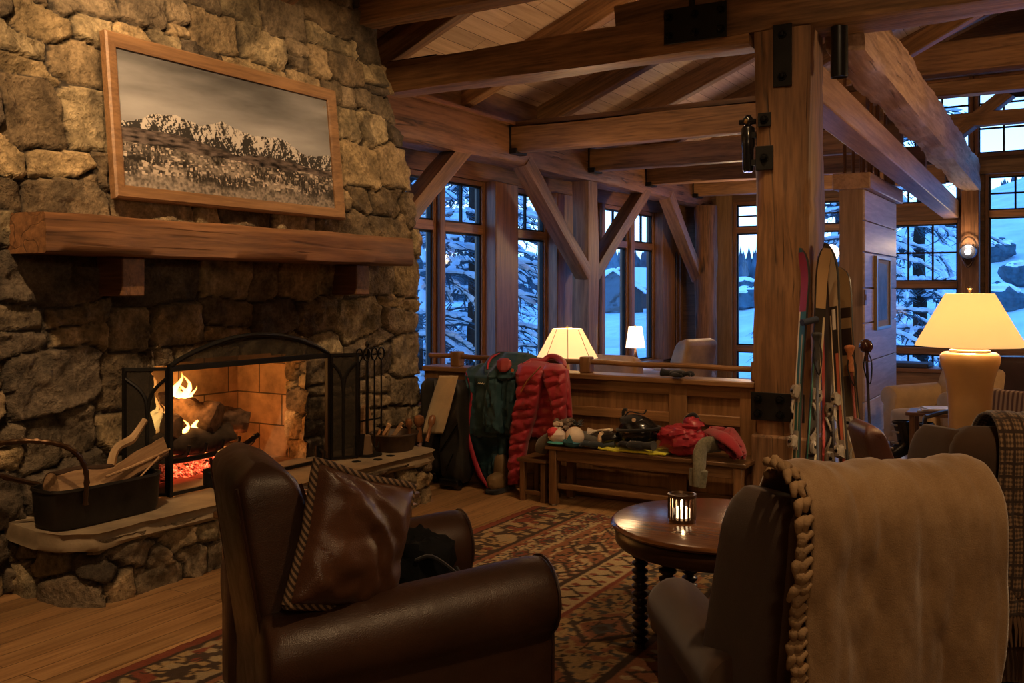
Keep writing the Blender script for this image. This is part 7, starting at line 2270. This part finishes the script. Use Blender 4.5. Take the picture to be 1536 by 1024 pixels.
STR2, nt, bs = new_mat('striped_upholstery')
v = coords(nt)
wv = nt.nodes.new('ShaderNodeTexWave'); wv.inputs['Scale'].default_value = 9; wv.bands_direction = 'X'; wv.inputs['Distortion'].default_value = .6
nt.links.new(v, wv.inputs['Vector'])
rr = ramp(nt, wv.outputs['Color'], [(.2, (.10, .05, .03)), (.45, (.20, .12, .06)), (.7, (.32, .22, .12))])
nt.links.new(rr.outputs[0], bs.inputs['Base Color']); bs.inputs['Roughness'].default_value = .9
def frame_chair(label, loc, rz, mat, bw=.32, top=.80):
    r = thing('metal_arm_chair', label, 'chair', loc, rz)
    bm = B(); cushion(bm, (0, .02, .40), (.28, .28, .07), .35, .3); obj('seat_cushion', bm, mat, r, smooth=80)
    bm = B(); cushion(bm, (0, -.27, .62), (bw, .06, .19), .5, .1, tilt=math.radians(10)); obj('back_cushion', bm, mat, r, smooth=80)
    for s in (-1, 1):
        bm = B(); tube(bm, smooth_path([(s * .34, .30, 0), (s * .34, .30, .56), (s * .34, .22, .63), (s * .34, -.22, .64), (s * .34, -.32, .56), (s * .34, -.34, 0)], 6), .018, 8); obj('arm_frame', bm, plain((.03, .022, .02), .3, .6), r)
    bm = B(); tube(bm, [(-.34, .28, .30), (.34, .28, .30)], .014, 8); tube(bm, [(-.34, -.32, .30), (.34, -.32, .30)], .014, 8); obj('cross_bar', bm, plain((.03, .022, .02), .3, .6), r)
    return r
frame_chair('striped chair with curved metal arms behind the big lamp', (-.60, 8.0, 0), math.radians(158), STR2, .36)
BEIGE = fabric((.38, .25, .13), .9, 300, .2)
p = on_z(1402, 640, .35)
armchair('beige_armchair', 'beige upholstered armchair with a round arm roll beyond the ski boots', (-1.15, 10.1, 0), math.radians(150), BEIGE, W=.86, back_top=.84, back_w=(.30, .33), arm_z=.66, arm_r=.11, arm_len=(-.38, .40))
mg = thing('low_table', 'low dark table with magazines beyond the leather ottoman', 'table', (-1.0, 8.95, 0))
bm = B(); box(bm, (-1.3, 8.75, .52), (-.55, 9.1, .55)); obj('top', bm, W_BENCH, mg, world=True, bevel=.005)
for x in (-1.27, -.62):
    for y in (8.78, 9.03):
        bm = B(); box(bm, (x, y, 0), (x + .04, y + .04, .52)); obj('leg', bm, W_BENCH_Z, mg, world=True)
for i in range(3):
    bm = B(); box(bm, (-.16, -.11, 0), (.16, .11, .012)); o = obj('magazine', bm, plain([(.5, .42, .34), (.42, .33, .25), (.55, .48, .4)][i], .4, var=.3, vscale=15))
    o.location = (-1.05 + .02 * i, 8.9, .552 + .0125 * i); o.rotation_euler = (0, 0, .2 * i)
    tag(o, ['bottom magazine of the stack on the low table', 'middle magazine of the stack on the low table', 'top magazine of the stack on the low table'][i], 'magazine', 'magazines on the low table')
sf = thing('leather_sofa', 'dark brown leather sofa with rolled arms by the end windows', 'sofa', (-.1, 11.4, 0))
SL = leather((.045, .022, .022), .35)
bm = B(); box(bm, (-1.1, 11.0, .08), (1.0, 11.85, .30)); obj('base', bm, SL, sf, world=True, bevel=.04, seg=3)
for k in range(3):
    bm = B(); cushion(bm, (-.72 + .62 * k, 11.35, .40), (.30, .36, .10), .3, .3); obj('seat_cushion', bm, SL, sf, world=True, smooth=80)
bm = B(); cushion(bm, (-.05, 11.80, .58), (1.0, .13, .28), .3, .1); obj('backrest', bm, SL, sf, world=True, smooth=80)
for x in (-1.06, .98):
    bm = B(); tube(bm, [(x, 10.98, .56), (x, 11.05, .58), (x, 11.75, .58), (x, 11.8, .56)], [.11, .145, .145, .12], 20); box(bm, (x - .09, 11.02, .08), (x + .09, 11.78, .5)); obj('armrest', bm, SL, sf, world=True, smooth=50)
# window seat along the end wall, with a dark hat and a blue cushion
ws = thing('window_seat', 'built in wooden window seat under the end windows', 'bench', (-1.9, 15.2, 0))
bm = B(); box(bm, (-2.7, 14.95, .0), (-.9, 15.5, .40)); obj('base', bm, W_PANEL_X, ws, world=True, smooth=None)
bm = B(); box(bm, (-2.72, 14.9, .40), (-.88, 15.5, .46)); obj('seat_board', bm, wood((.10, .04, .02), (.24, .11, .05), 'X', .35, 1, 0), ws, world=True, bevel=.01)
bm = B(); box(bm, (-2.66, 14.9, .46), (-1.9, 15.4, .53)); tag(obj('seat_cushion_pad', bm, plain((.02, .025, .05), .6), bevel=.02, seg=3), 'dark blue cushion on the window seat', 'cushion')
bm = B(); lathe(bm, [(.001, 0), (.20, 0), (.23, .02), (.23, .10), (.18, .13), (.13, .12), (.12, .05), (.001, .05)], 28, (-1.55, 15.1, .462)); tag(obj('round_bowl', bm, plain((.12, .14, .20), .4), smooth=50), 'round blue grey bowl on the window seat behind the lamp', 'bowl')

# ---------------- the alcove behind the half wall ----------------
CRM = leather((.42, .26, .13), .45)
armchair('cream_armchair', 'cream leather armchair with its back to the half wall, right of the wide shaded lamp', (-4.18, 9.39, 0), math.radians(-5), CRM, W=.86, back_top=.93, back_w=(.36, .36), lean=.10, arm_z=.6)
armchair('cream_armchair', 'cream leather armchair turned sideways beside the small white lamp', (-4.51, 11.35, 0), math.radians(70), CRM, W=.86, back_top=1.0, back_w=(.30, .34), lean=.16, arm_z=.6)
bm = B(); box(bm, (-3.4, 9.0, .42), (-2.6, 9.9, .46)); box(bm, (-3.3, 9.1, 0), (-2.7, 9.8, .42)); tag(obj('coffee_table', bm, W_BENCH, bevel=.006), 'low dark table in the window alcove beside the cream armchairs', 'table')
